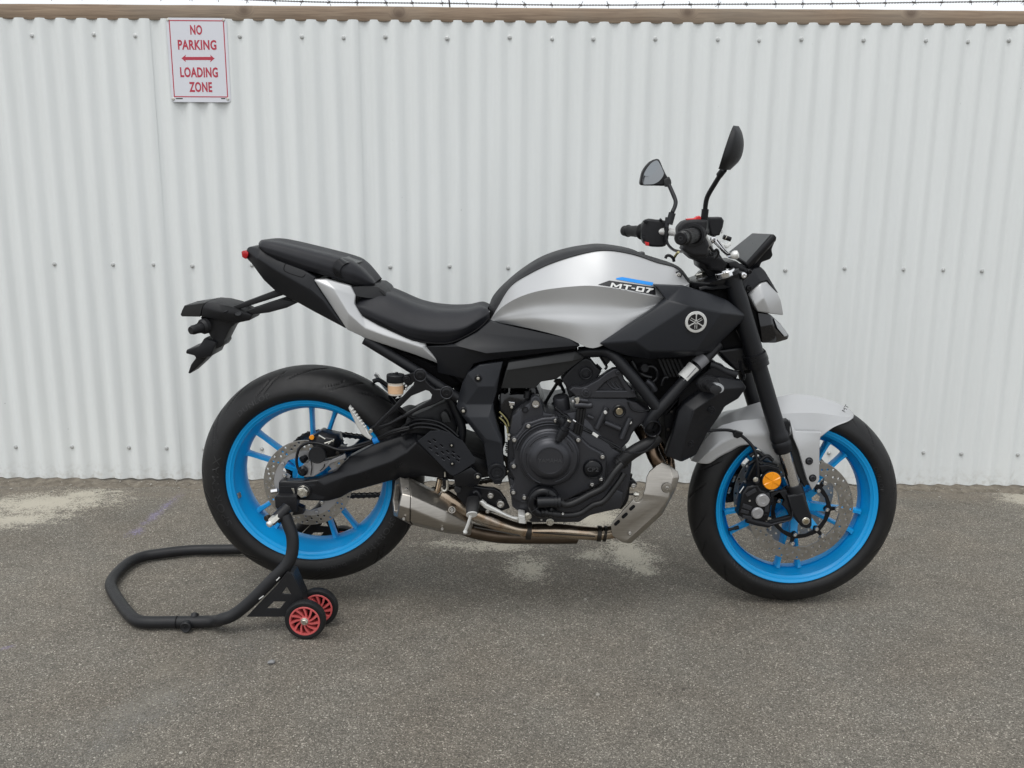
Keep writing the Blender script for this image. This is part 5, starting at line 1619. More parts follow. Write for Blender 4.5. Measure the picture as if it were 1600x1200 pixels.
MB().add(*lathe([(.0095, .004), (.0095, .0075), (.0085, .0085), (.003, .0085), (.0024, .007), (0, .007)], c, NEAR, 28)).build("cam_plug", M["brass"], cyl_)
# step line where head and cylinder meet, lower lugs
MB().add(*ptube(q('H', (790, 690), (900, 740), (1060, 820), (1130, 862)), 2.0, Y=-.150, seg=8)).build("gasket_edge", M["satin_black"], cyl_)
MB().add(*ptube(q('H', (1180, 470), (1215, 530), (1290, 550), (1380, 530)), 1.6, Y=-.158, seg=8)).build("head_step", M["satin_black"], cyl_)
# head cover with a curved rim and a recess
out = q('H', (690, 372), (720, 345), (790, 350), (840, 335), (930, 285), (1000, 230), (1060, 195), (1100, 192), (1128, 215), (1150, 280), (1195, 345), (1245, 395), (1262, 432), (1180, 440), (830, 438), (790, 430), (745, 420))
hole = q('H', (925, 375), (985, 310), (1045, 275), (1090, 260), (1110, 290), (1130, 330), (1160, 375))
hc = flat("head_cover", out, -.158, .03, "engine_grey", bike, .003, holes=[hole])
flat("cover_recess", q('H', (900, 380), (1050, 260), (1110, 250), (1180, 385)), -.146, .01, "engine_grey", hc)
b = MB()
for k in range(3):
    x = 1005 + 34 * k
    b.add(*ptube(q('H', (x, 300), (x + 18, 330), (x + 50, 356), (x + 90, 366)), 1.5, Y=-.147, seg=8))
b.build("recess_rib", M["engine_grey"], hc)
for (x, y, r) in ((1095, 222, 3.4), (830, 392, 4.2), (1222, 378, 3), (1220, 338, 2.6), (1305, 430, 2.2)): bolt(*q1('H', x, y), -.160, hc, r, "engine_grey")
MB().add(*cyl(at(*q1('H', 830, 390), -.152), .0135, .009, NEAR, 28)).build("cover_boss", M["engine_grey"], hc)
# mass of coils, hoses and covers above the head, behind the tubes
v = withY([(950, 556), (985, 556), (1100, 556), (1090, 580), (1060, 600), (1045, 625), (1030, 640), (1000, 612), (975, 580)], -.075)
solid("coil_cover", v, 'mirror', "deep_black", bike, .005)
b = MB()
for k in range(6):
    x = 395 + 36 * k
    b.add(*ptube(q('J', (x, 232), (x + 42, 330), (x + 70, 392)), 2.0, Y=-.095, seg=8))
b.build("rectifier_fin", M["grey_panel"], bike)
solid("rectifier", withY(q('J', (405, 235), (560, 235), (600, 330), (560, 400), (470, 400)), -.085), .06, "moulded_black", bike)
b = MB()
b.add(*ptube(q('J', (150, 250), (200, 330), (260, 380), (330, 400)), 4, Y=-.10, seg=10))
b.add(*ptube(q('J', (240, 330), (320, 300), (370, 330), (380, 400), (330, 450)), 3.2, Y=-.105, seg=10))
b.add(*ptube(q('J', (420, 470), (430, 430), (450, 400), (480, 400)), 3.0, Y=-.11, seg=10))
b.build("coil_lead", M["satin_black"], bike)
MB().add(*cyl(at(*q1('J', 240, 320), -.10), .012, .02, (.4, -1, .3), 20)).build("coil_cap", M["moulded_black"], bike)
MB().add(*ptube(q('J', (280, 430), (330, 470), (360, 520)), 6, Y=-.12, seg=12)).build("breather_pipe", M["engine_grey"], bike)
# round servo under the tank
out = q('T', (170, 530), (300, 380), (470, 230), (560, 195), (640, 230), (720, 330), (800, 400), (700, 590), (520, 660), (430, 700), (390, 780), (300, 830), (270, 740), (240, 640))
sv_ = flat("throttle_servo", out, -.128, .05, "matte_black", bike, .005)
c = at(*q1('T', 552, 425), -.128)
MB().add(*lathe([(.0185, -.004), (.0185, .003), (.0168, .0045), (.0150, .003), (.0135, .003), (.0110, .004), (.0098, .006), (.008, .0062), (.0072, .005), (0, .005)], c, NEAR, 40)).build("servo_cap", M["matte_black"], sv_)
solid("tank_bracket", withY(q('T', (800, 160), (870, 130), (940, 240), (890, 300), (800, 180)), -.12), .02, "grey_panel", bike, .002)
b = MB().add(*ptube(q('T', (760, 140), (830, 250), (880, 330), (850, 370)), 2.0, Y=-.118, seg=8)); b.add(*ptube(q('T', (720, 290), (800, 370)), 1.6, Y=-.118, seg=8))
b.build("control_cable", M["satin_black"], bike)
# bracket of bent strip, throttle bodies, clamps and lugs at the back of the cylinders
b = MB()
b.add(*ptube(q('W', (905, 90), (830, 210), (700, 430)), 2.6, Y=-.03, seg=8, smoothed=False))
b.add(*ptube(q('W', (940, 60), (1010, 210), (1015, 240), (830, 420)), 2.6, Y=-.03, seg=8, smoothed=False))
b.build("hose_bracket", M["satin_black"], bike)
flat("bracket_head", q('W', (850, 65), (880, 30), (960, 20), (1000, 60), (950, 150), (890, 100)), -.034, .012, "satin_black", bike, .002)
flat("bracket_base", q('W', (670, 440), (720, 380), (830, 420), (850, 480), (840, 545), (700, 540)), -.034, .02, "satin_black", bike, .003)
tb = solid("throttle_body", withY(q('W', (0, 250), (60, 240), (90, 260), (150, 220), (165, 270), (290, 260), (430, 265), (470, 300), (480, 400), (330, 450), (340, 690), (150, 790), (0, 700)), -.11), 'mirror', "gloss_black", bike, .005)
flat("intake_clamp", q('W', (145, 375), (240, 385), (245, 435), (160, 445)), -.116, .006, "chrome", tb, .0015)
for (x, y, r) in ((195, 460, 2.4), (215, 615, 1.8), (35, 605, 1.6)): bolt(*q1('W', x, y), -.114, tb, r, "zinc")
b = MB()
b.add(*ptube(q('W', (0, 530), (70, 600), (130, 680), (150, 760)), 1.2, Y=-.118, seg=6)); b.add(*ptube(q('W', (0, 620), (80, 700), (125, 790), (130, 870)), 1.2, Y=-.12, seg=6))
b.build("idle_cable", M["wire_yellow"], tb)
b = MB()
for k in range(7):
    x, y = 180 + 26 * k, 640 - 14 * k
    b.add(*ptube(q('W', (x, y), (x + 24, y + 60), (x + 10, y + 110)), 2.4, Y=-.112 - .003 * (k % 3), seg=8))
b.build("injector_lead", M["matte_black"], tb)
MB().add(*lathe([(0, .0), (.017, .0), (.017, .03), (.0145, .042), (.008, .047), (0, .048)], at(*q1('W', 560, 300), -.085) - np.array([0, 0, .014]), (-.25, 0, 1), 28)).build("intake_pipe", M["gloss_black"], tb)
lug = flat("engine_mount", q('W', (500, 320), (560, 280), (620, 300), (660, 400), (690, 520), (680, 700), (500, 730), (340, 740), (350, 480), (380, 445), (450, 470), (480, 400)), -.152, .035, "engine_grey", engine, .004)
c = at(*q1('W', 570, 408), -.153)
MB().add(*lathe([(.0112, 0), (.0112, .004), (.0095, .0062), (.0062, .0062), (.0056, .003), (0, .003)], c, NEAR, 26)).build("mount_bolt", M["chrome"], lug)
MB().add(*lathe([(.0085, 0), (.0085, .003), (.006, .003), (.0055, -.004), (0, -.004)], at(*q1('W', 405, 500), -.152), NEAR, 24)).build("mount_eye", M["satin_black"], lug)
MB().add(*lathe([(0, 0), (.022, 0), (.022, .035), (.019, .04), (0, .041)], at(*q1('W', 985, 500), -.10), (-.15, -.2, 1), 32)).build("starter_cap", M["engine_grey"], engine)
b = MB()
b.add(*ptube(q('W', (1190, 340), (1290, 355), (1380, 365)), 3.8, Y=-.158, seg=12)); b.add(*ptube(q('W', (1180, 430), (1300, 430), (1400, 440), (1450, 425)), 4.6, Y=-.160, seg=12))
b.build("water_union", M["engine_grey"], cyl_)
flat("union_clip", q('W', (1175, 320), (1250, 310), (1255, 350), (1225, 450), (1185, 445), (1200, 380)), -.166, .004, "zinc", cyl_, .001)
bolt(*q1('W', 1150, 365), -.16, cyl_, 2.4, "chrome")
b = MB()
for k, x in enumerate((1240, 1285, 1330)): b.add(*ptube(q('W', (x, 480), (x - 20, 640), (x - 50, 820), (x - 70, 900)), 3.0 - .3 * k, Y=-.158 + .003 * k, seg=10))
b.build("coolant_hose", M["hose_rubber"], bike)
b = MB()
for k in range(5): b.add(*ptube(q('W', (880 + 30 * k, 470 + 28 * k), (960 + 22 * k, 545 + 14 * k), (1060 + 12 * k, 590 + 16 * k)), 2.2, Y=-.155 - .003 * k, seg=8))
b.build("wiring_bundle", M["satin_black"], bike)

# crankcase cover, clutch dome
out = [(801, 700), (800, 686), (806, 681), (815, 670), (820, 661), (830, 659), (848, 653), (862, 652), (868, 650), (876, 655), (880, 662), (893, 674), (901, 680), (909, 685), (922, 697), (938, 706), (947, 713), (948, 735), (946, 748), (940, 755), (926, 763), (905, 772), (880, 784), (850, 790), (818, 786), (800, 778), (797, 765), (803, 750), (796, 735), (796, 724), (803, 718)]
cc_ = flat("crankcase_cover", out, -.172, .04, "engine_grey", bike, .005, round_=110, res=2)
C0 = at(*q1('H', 525, 925), -.172)
dome = MB().add(*lathe([(.0800, -.004), (.0800, .010), (.0785, .0125), (.0755, .0135), (.0745, .0150), (.0735, .0185), (.0715, .0205), (.0680, .0210), (.0570, .0220), (.0555, .0230), (.0525, .0275), (.0470, .0330), (.0395, .0365), (.0365, .0372), (.0350, .0372), (.0342, .0358), (0, .0355)], C0, NEAR, 96)).build("clutch_cover", M["engine_grey"], cc_, angle=50)
a_ = MB()
for (r, a0_, a1_) in ((.0640, 96, 148), (.0640, 18, 44), (.0640, 166, 204), (.0700, 215, 250), (.0640, 284, 330)):
    MB().add(*tube([C0 + np.array([r * math.cos(math.radians(t)), -.0218, r * math.sin(math.radians(t))]) for t in np.linspace(a0_, a1_, 14)], .0021, seg=8)).build("cover_ridge", M["engine_grey"], dome)
b = MB()
for (r, h) in ((.0950, .001), (.0880, .0005)):
    b.add(*tube([C0 + np.array([r * math.cos(math.radians(t)), -h, r * math.sin(math.radians(t))]) for t in np.linspace(60, 168, 24)], .0028, seg=8))
b.build("cover_step", M["engine_grey"], cc_)
tm = text_mesh("YAMAHA", .0150, M["lit_letter"], sx=1.0, extrude=.0010)
place("cover_lettering", tm, None, dome, loc=C0 + np.array([0, -.0362, 0]))
c = at(926, 731.6, -.172)
cap = MB().add(*lathe([(.0262, -.004), (.0262, .006), (.0245, .0085), (.0232, .0075), (.0225, .0085), (.0205, .0105), (0, .0110)], c, NEAR, 48)).build("timing_cap", M["satin_black"], cc_, angle=50)
tm = text_mesh("CP2", .0155, M["lit_letter"], sx=1.15, extrude=.0008)
place("cap_lettering", tm, None, cap, loc=c + np.array([0, -.0113, 0]))
for (px, py) in ((825.6, 665.3), (868.4, 656.6), (803.5, 687), (802.7, 728), (903.4, 687), (941.2, 713.4), (939.4, 748.7), (925, 757), (802, 769), (819.4, 777), (863.4, 769.4)):
    MB().add(*lathe([(.0092, -.012), (.0092, .002), (.0078, .0035), (0, .0035)], at(px, py, -.172), NEAR, 20)).build("bolt_boss", M["engine_grey"], cc_)
    bolt(px, py, -.1755, cc_, 3.6, "steel")
for (x, y) in ((150, 895), (145, 950)): bolt(*q1('W', x, y), -.16, cc_, 2.6, "zinc")
for (x, y, r) in ((1245, 940, 1.4), (1265, 1080, 1.6), (1290, 1110, 2.6), (1330, 1190, 1.4)): bolt(*q1('G', x, y), -.155, engine, r, "zinc")
b = MB()
for k in range(6): b.add(*ptube(q('W', (95 + 8 * (k % 2), 1010 + 30 * k), (150, 1030 + 30 * k)), 1.2, Y=-.15, seg=6))
b.build("clutch_spring_guard", M["satin_black"], cc_)
# oil level sensor and plugs on the cover's shoulder
p0, p1 = at(*q1('W', 1085, 690), -.21), at(*q1('W', 925, 980), -.205)
d = p1 - p0
b = MB()
for (t0, t1, r) in ((0, .28, .0075), (.28, .42, .012), (.44, .62, .0145), (.62, .80, .0125), (.80, 1.0, .0095)): b.add(*tube([p0 + d * t0, p0 + d * t1], r, seg=20))
b.build("oil_sensor", M["matte_black"], cc_)
MB().add(*ptube(q('W', (930, 640), (985, 700), (1010, 760)), 6.5, Y=-.195, seg=14)).build("sensor_boss", M["matte_black"], cc_)
MB().add(*cyl(p0 - d * .02, .0065, .004, tuple(-d), 14)).build("sensor_plug", M["zinc"], cc_)
MB().add(*ptube(q('W', (960, 590, -.17), (1040, 620, -.18), (1150, 660, -.185), (1200, 690, -.185), (1380, 800, -.19), (1460, 860, -.19)), 1.2, seg=8)).build("sensor_wire", M["satin_black"], cc_)
flat("wire_tag", q('W', (1470, 850), (1555, 905), (1530, 945), (1450, 890)), -.194, .004, "fluid_cup", cc_, .001).data.materials[0] = M["label_white"]
MB().add(*ptube(q('H', (925, 750, -.19), (1000, 800, -.19), (1100, 860, -.19), (1200, 892, -.19), (1310, 885, -.19), (1390, 820, -.19), (1420, 740, -.19)), 1.3, seg=8)).build("sensor_wire", M["satin_black"], cc_)
b = MB().add(*ptube(q('W', (1150, 660), (1195, 690)), 1.7, Y=-.187, seg=8)); b.build("wire_crimp", M["chrome"], cc_)
solid("sump_cover", withY([(796, 745), (850, 790), (905, 775), (945, 757), (975, 770), (970, 795), (920, 806), (900, 816), (830, 816), (800, 792)], -.158), .05, "engine_grey", bike, .005)

# water pump and its hoses
c = at(*q1('I', 445, 510), -.178)
pump = MB().add(*lathe([(.044, -.02), (.044, .004), (.040, .009), (.012, .012), (0, .012)], c, NEAR, 48)).build("water_pump", M["satin_black"], bike, angle=50)
b = MB()
th = np.linspace(25, 330, 40)
b.add(*tube([c + np.array([.031 * math.cos(math.radians(t)), -.016, .031 * math.sin(math.radians(t))]) for t in th], .0125, seg=16, smoothed=False))
b.build("pump_volute", M["satin_black"], pump, angle=60)
b = MB()
for t in (70, 148, 215, 290):
    b.add(*tube([c + np.array([rr_ * math.cos(math.radians(t)), -.0285, rr_ * math.sin(math.radians(t))]) for rr_ in (.010, .040)], .0012, seg=6))
b.build("pump_rib", M["satin_black"], pump)
b = MB()
P_ = P3(q('I', (400, 525), (480, 522), (575, 522)), -.212)
b.add(*tube(P_, .0142, seg=20)); b.add(*tube(P3(q('I', (535, 522), (550, 522)), -.212), .0162, seg=20)); b.add(*tube(P3(q('I', (560, 522), (578, 522)), -.212), .0168, seg=20))
b.build("pump_inlet", M["matte_black"], pump)
MB().add(*ptube(q('I', (575, 524, -.212), (625, 545, -.212), (700, 522, -.208), (800, 468, -.203), (890, 425, -.2), (935, 385, -.198), (1000, 290, -.19), (1058, 225, -.18)), 5.6, seg=16)).build("coolant_hose", M["hose_rubber"], bike)
MB().add(*ptube(q('I', (430, 600, -.205), (520, 615, -.205), (620, 626, -.205), (730, 612, -.203), (830, 548, -.2), (910, 520, -.198), (980, 440, -.19), (1040, 360, -.182), (1075, 300, -.175)), 5.0, seg=16)).build("coolant_hose", M["hose_rubber"], bike)
b = MB()
for (x0, y0, x1, y1, r, Y_) in ((518, 614, 575, 621, 6.0, -.206), (455, 600, 475, 606, 6.2, -.206)): b.add(*ptube(q('I', (x0, y0), (x1, y1)), r, Y=Y_, seg=18))
b.build("hose_clamp", M["hose_rubber"], pump)
bolt(*q1('I', 597, 612), -.216, pump, 2.2, "chrome"); bolt(*q1('I', 325, 632), -.19, pump, 4.4, "zinc", True); bolt(*q1('I', 497, 678), -.19, pump, 4.6, "zinc", True)
bolt(*q1('I', 430, 660), -.18, pump, 1.6); bolt(*q1('I', 607, 690), -.18, pump, 1.6)
MB().add(*ptube(q('I', (1035, 225, -.16), (1100, 165, -.165), (1190, 105, -.165), (1290, 55, -.165), (1340, 10, -.16)), 10.5, seg=20)).build("radiator_hose", M["hose_rubber"], bike)
b = MB()
for (x, y) in ((1045, 215), (1062, 200)): b.add(*ptube(q('I', (x - 4, y + 4), (x + 4, y - 4)), 11.8, Y=-.161, seg=22, n=2))
b.build("hose_clamp", M["hose_rubber"], bike)
b = MB()
b.add(*ptube(q('I', (1090, 270), (1060, 330), (1040, 400), (1050, 480)), 5.5, Y=-.13, seg=12)); b.add(*ptube(q('I', (1110, 300), (1090, 400), (1075, 500), (1030, 560)), 6.5, Y=-.12, seg=12))
b.add(*ptube(q('I', (1000, 520), (1040, 500), (1075, 440)), 5, Y=-.14, seg=12))
b.build("oil_hose", M["hose_rubber"], bike)
e_ = flat("frame_lug", q('I', (1095, 350), (1150, 350), (1178, 380), (1172, 410), (1140, 412), (1100, 400)), -.14, .02, "satin_black", bike, .003)
bolt(*q1('I', 1148, 391), -.143, e_, 4.4, "steel")
b = MB().add(*ptube(q('I', (970, 490), (1030, 470), (1090, 462), (1150, 462)), 1.8, Y=-.12, seg=8)); b.build("oxygen_lead", M["satin_black"], bike)
b = MB().add(*ptube(q('I', (1150, 462), (1190, 465)), 3.0, Y=-.12, seg=6, n=2)); b.add(*ptube(q('I', (1158, 462), (1168, 463)), 4.2, Y=-.12, seg=6, n=2)); b.build("oxygen_sensor", M["zinc"], bike)
for (x, y) in ((965, 535), (1035, 540), (825, 505)): bolt(*q1('I', x, y), -.152, engine, 2.4, "chain_steel")

# ------------------------------------------------------------------ exhaust
ex = MB()
ex.add(*ptube([(690, 772, -.12), (715, 788, -.125), (755, 808, -.12), (800, 825, -.105), (826, 829, -.09)], 13.0, seg=22, rr=[.020, .0215, .0215, .0205, .0195]))
ex.add(*ptube([(826, 829, -.085), (870, 829, -.075), (915, 833, -.065), (945, 833, -.055), (985, 822, -.05), (1012, 790, -.05)], 12.0, seg=22, rr=[.0195, .0205, .0195, .0190, .0185, .0185]))
exh = ex.build("exhaust_pipe", M["heat_pipe"], bike, angle=50)
b = MB()
b.add(*ptube([(686, 790, -.05), (720, 822, -.06), (775, 836, -.05), (840, 838, -.03), (900, 838, -.0)], 12.0, seg=18))
b.build("collector_box", M["pipe_shade"], exh, angle=50)
b = MB()
for (x, Y_, w) in ((826, -.088, 4), (936, -.058, 3), (945, -.055, 2)):
    y = 829 if x < 900 else 833.5
    MB().add(*ptube([(x - w, y, Y_), (x + w, y + .5, Y_)], 14.2 if x < 900 else 12.6, seg=24, n=2)).build("pipe_clamp", M["chain_steel"], exh)
b = MB()
b.add(*ptube(q('S', (490, 830), (600, 850), (800, 885), (1060, 935)), 1.2, Y=-.142, seg=6)); b.add(*ptube(q('I', (365, 760), (600, 775), (850, 790)), 1.1, Y=-.104, seg=6))
b.build("weld_seam", M["chain_steel"], exh)
mat("copper_pipe", (0.19, 0.135, 0.095), 0.28, metal=1.0, var=0.3, vscale=14)
hp = MB()
hp.add(*ptube([(1000, 668, -.065), (1013, 690, -.09), (1022, 712, -.105), (1032, 735, -.105), (1028, 775, -.09)], 11, seg=18))
hp.add(*ptube([(1008, 664, .045), (1028, 690, .03), (1040, 712, 0), (1044, 735, -.03), (1036, 775, -.05)], 11, seg=18))
hp.build("header_pipe", M["copper_pipe"], exh, angle=50)
# muffler: tapered, faceted, brushed
def sections(sts):
    return [[np.array(at(*p)) for p in s] for s in sts]
sA = [(617.5, 751, -.125), (624.5, 746, -.155), (628, 772, -.210), (624, 790, -.222), (620.5, 807, -.205), (615, 805, -.145), (612.5, 782, -.130)]
sB = [(640, 746, -.105), (639, 750, -.152), (641, 775, -.212), (640, 795, -.222), (640, 815, -.205), (645, 821, -.12), (648, 785, -.085)]
sC = [(703, 776, -.085), (701, 780, -.128), (699, 800, -.185), (696, 819, -.195), (694, 828.5, -.178), (700, 834, -.105), (702, 805, -.075)]
sD = [(737, 808, -.075), (738.5, 812, -.105), (738.5, 819, -.135), (738, 828, -.140), (735, 834, -.132), (736, 837, -.085), (737, 822, -.070)]
def prism(S, cap0=True, cap1=True, bev=.008, segs=3):
    n_ = len(S[0]); V = [p for s in S for p in s]; F = []
    for i in range(len(S) - 1):
        for k in range(n_): F.append((i * n_ + k, i * n_ + (k + 1) % n_, (i + 1) * n_ + (k + 1) % n_, (i + 1) * n_ + k))
    if cap0: F.append(tuple(range(n_)))
    if cap1: F.append(tuple(reversed(range(len(V) - n_, len(V)))))
    return bevelled(V, F, bev, segs, 8)
SA, SB, SC_, SD = sections([sA, sB, sC, sD])
sh = lambda S, f: [p + (sum(S) / len(S) - p) * f for p in S]
muf = finish("muffler", prism([SB, SC_, SD], bev=.005), M["titanium"], bike, 40)
lipin = sh(SA, .24); deep = [p + np.array([.05, .03, -.01]) for p in sh(SA, .32)]
# end cap: outer skin, rim, and the dark mouth
n_ = 7
big = [sh(SB, -.02), sh(SA, -.02), lipin, deep]
V = [p for s in big for p in s]; F = []
for i in range(3):
    for k in range(n_): F.append((i * n_ + (k + 1) % n_, i * n_ + k, (i + 1) * n_ + k, (i + 1) * n_ + (k + 1) % n_))
finish("muffler_end_cap", bevelled(V, F, .0025, 3, 10), M["titanium"], muf, 40)
mo = [p + np.array([.012, .008, -.002]) for p in sh(SA, .26)]
MB().add(mo, [tuple(range(7))]).build("muffler_mouth", M["deep_black"], muf)
for (px, py, Y_, r) in ((635, 764.5, -.190, 2.6), (706, 796.5, -.178, 3.8), (631, 810.5, -.214, 2.6), (691, 826, -.190, 2.6)):
    bolt(px, py, Y_, muf, r, "steel")
MB().add(*cyl(at(706, 796.5, -.172), .0098, .005, (.15, -1, .25), 24)).build("bolt_dimple", M["titanium"], muf)
b = MB().add(*ptube(q('S', (60, 225), (45, 300), (20, 400)), 5.0, Y=-.10, seg=14)); b.build("hanger_pipe", M["heat_pipe"], muf)
b = MB().add(*ptube(q('S', (122, 140), (122, 200)), 1.6, Y=-.14, seg=8)); b.add(*ptube(q('S', (150, 240), (150, 340), (120, 375), (90, 360), (85, 330)), 2.2, Y=-.14, seg=8)); b.build("switch_spring", M["zinc"], muf)
flat("hanger_bracket", q('S', (85, 235), (155, 230), (155, 320), (130, 325), (90, 325)), -.135, .012, "satin_black", muf, .002)
# heat shield
out = q('I', (1240, 420), (1252, 330), (1275, 285), (1330, 235), (1375, 212), (1435, 236), (1497, 288), (1508, 330), (1482, 420), (1440, 500), (1375, 620), (1130, 847), (1062, 840), (985, 788), (972, 705), (1020, 640), (1110, 545), (1150, 500), (1165, 525), (1195, 522), (1218, 500), (1226, 460))
def stad(x, y, L_, w, rot, n=6):
    o = []
    a = math.radians(rot); ca, sa = math.cos(a), math.sin(a)
    for (cx, t0) in ((L_, -90), (-L_, 90)):
        for k in range(n + 1):
            t = math.radians(t0 + 180 * k / n)
            u, w_ = cx + w * math.cos(t), w * math.sin(t)
            o.append((x + u * ca - w_ * sa, y + u * sa + w_ * ca))
    return q('I', *o)
slots_ = [stad(1139, 568, 16, 12, -42), stad(1081, 629, 17, 12, -42), stad(1021, 686, 16, 12, -42)]
v = q('I', (1240, 420, -.147), (1252, 330, -.141), (1275, 285, -.136), (1330, 235, -.128), (1375, 212, -.125), (1435, 236, -.126), (1497, 288, -.130), (1508, 330, -.133), (1482, 420, -.137), (1226, 460, -.150), (1425, 490, -.150),
      (1340, 605, -.150), (1105, 812, -.150), (1440, 500, -.138), (1375, 620, -.138), (1130, 847, -.138), (1062, 840, -.143), (985, 788, -.148), (972, 705, -.148), (1020, 640, -.148), (1110, 545, -.148), (1150, 500, -.148), (1165, 525, -.149), (1195, 522, -.149), (1218, 500, -.149), (1455, 330, -.143), (1440, 400, -.147))
f = [(0, 1, 2, 3, 4, 5, 25, 26, 10, 9), (5, 6, 7, 25), (25, 7, 8, 26), (26, 8, 13, 10), (9, 10, 11, 12, 16, 17, 18, 19, 20, 21, 22, 23, 24), (10, 13, 14, 11), (11, 14, 15, 12), (12, 15, 16)]
shd = finish("heat_shield", facets(v, f, .006, .0022, 3), M["titanium"], exh, 40)
for sl in slots_:
    finish("slot_shade", plate(sl, -.1505, .003, bevel=.0004), M["deep_black"], shd)  # black plates laid on the shield, painting the shade inside its slots
MB().add(*lathe([(.0145, 0), (.0135, -.0022), (.010, -.0028), (0, -.0028)], at(*q1('I', 1410, 410), -.1505), (0, 1, 0), 32)).build("shield_dimple", M["titanium"], shd)
bolt(*q1('I', 1410, 411), -.1495, shd, 3.6); bolt(*q1('I', 1120, 765), -.1515, shd, 3.2)
MB().add(*cyl(at(*q1('I', 1410, 411), -.149), .0115, .003, NEAR, 28)).build("shield_washer", M["titanium"], shd)

# ------------------------------------------------------------------ intake cover beside the cylinder
v = q('H', (185, 140, -.149), (745, 50, -.149), (820, 100, -.135), (580, 282, -.135), (455, 302, -.138), (400, 362, -.138), (385, 355, -.138), (120, 358, -.140), (165, 205, -.156), (715, 130, -.156))
f = [(0, 1, 9, 8), (1, 2, 9), (9, 2, 3, 4, 5, 6, 7, 8), (0, 8, 7)]
me = facets(v, f, .06, .003, 2)
inc = finish("intake_cover", me, M["grey_panel"], bike, 24)
place("intake_cover", mirrored(inc.data), None, bike, loc=wloc(bike))
MB().add(*cyl(at(*q1('H', 340, 378), -.12), .0075, .02, (0, 0, -1), 14)).build("intake_nub", M["moulded_black"], inc)

# ------------------------------------------------------------------ radiator, its shrouds, front indicators
v = [(1039.5, 712.5, -.160), (1051, 677.5, -.165), (1060, 643, -.165), (1067, 632, -.165), (1100, 608, -.160), (1118, 590, -.150), (1124.5, 589, -.148), (1159.5, 595, -.125), (1166.5, 606, -.120), (1154, 623, -.125), (1133, 635.5, -.135), (1124.5, 649.5, -.140), (1105, 677.5, -.145), (1088, 711, -.150), (1065, 722, -.155),
     (1084, 641, -.190), (1117.5, 620, -.180), (1132, 607.5, -.168), (1074, 674, -.190), (1063, 719, -.172)]
f = [(0, 1, 2, 3, 15, 18, 19, 14), (3, 4, 16, 15), (4, 5, 6, 17, 16), (6, 7, 8, 17), (15, 16, 17, 8, 9, 10, 11, 12, 18), (18, 12, 13, 19), (19, 13, 14)]
me = facets(v, f, .03, .0035, 3)
rs = finish("radiator_shroud", me, M["matte_black"], bike, 24)
place("radiator_shroud", mirrored(rs.data), None, bike, loc=wloc(bike))
for (x, y) in ((868, 690), (677, 987)):
    c = at(*q1('J', x, y), -.176 if y < 800 else -.172)
    MB().add(*lathe([(.0095, -.002), (.0095, .001), (.0085, .002), (.0072, .0005), (0, .0005)], c, NEAR, 26)).build("shroud_screw", M["matte_black"], rs)
    bolt(*q1('J', x, y), c[1] - .0005, rs, 2.6, "satin_black")
v = withY([(1062, 610), (1118, 570), (1150, 592), (1090, 705), (1050, 705)], -.13)
rad = solid("radiator", v, 'mirror', "deep_black", bike, .005)
MB().add(*ptube(q('J', (850, 285), (900, 300), (1000, 350), (1090, 375)), 6.5, Y=-.12, seg=16)).build("radiator_tank", M["matte_black"], rad)
MB().add(*ptube(q('J', (870, 330), (960, 370), (1060, 400)), 5, Y=-.115, seg=14)).build("radiator_pipe", M["satin_black"], rad)
solid("front_bracket", withY(q('J', (560, 640), (620, 560), (760, 480), (860, 400), (760, 370), (640, 500), (520, 640), (440, 740), (470, 1050), (500, 1000)), -.125), 'mirror', "deep_black", bike, .004)
for (x, y) in ((510, 705), (480, 862)): bolt(*q1('J', x, y), -.128, rad, 2.6, "chain_steel")
for sgn in (-1, 1):
    c = np.array(at(*q1('J', 838, 455), -.178))
    p1 = np.array(at(*q1('J', 905, 500), -.265))
    ax = p1 - c
    if sgn > 0: c = c * np.array([1, -1, 1]); ax = ax * np.array([1, -1, 1])
    L_ = np.linalg.norm(ax)
    V, F = lathe([(.030, -.004), (.0305, .004), (.027, .010), (.0255, .010), (.022, .016), (.020, .016), (.016, .024), (.0145, L_ * .55), (.0165, L_ * .62), (.0175, L_ * .92), (.0150, L_ * 1.02), (0, L_ * 1.05)], (0, 0, 0), tuple(ax), 32)
    V = [np.array([v_[0] * 1.0, v_[1], v_[2] * .72]) + c for v_ in V]
    ind = MB().add(V, F).build("indicator", M["moulded_black"], bike, angle=40)
    a2, u2, w2 = frame_of(ax)
    q_ = c + ax * .80
    fwd = np.array([1, 0, -.1]); fwd /= np.linalg.norm(fwd)
    V, F = lathe([(.0125, -.020), (.0155, -.014), (.0160, .010), (.0135, .018), (0, .020)], (0, 0, 0), tuple(ax), 24)
    V = [np.array([v_[0] + .007, v_[1], v_[2] * .80]) + q_ for v_ in V]
    MB().add(V, F).build("indicator_lens", M["clear_lens"], ind, angle=50)

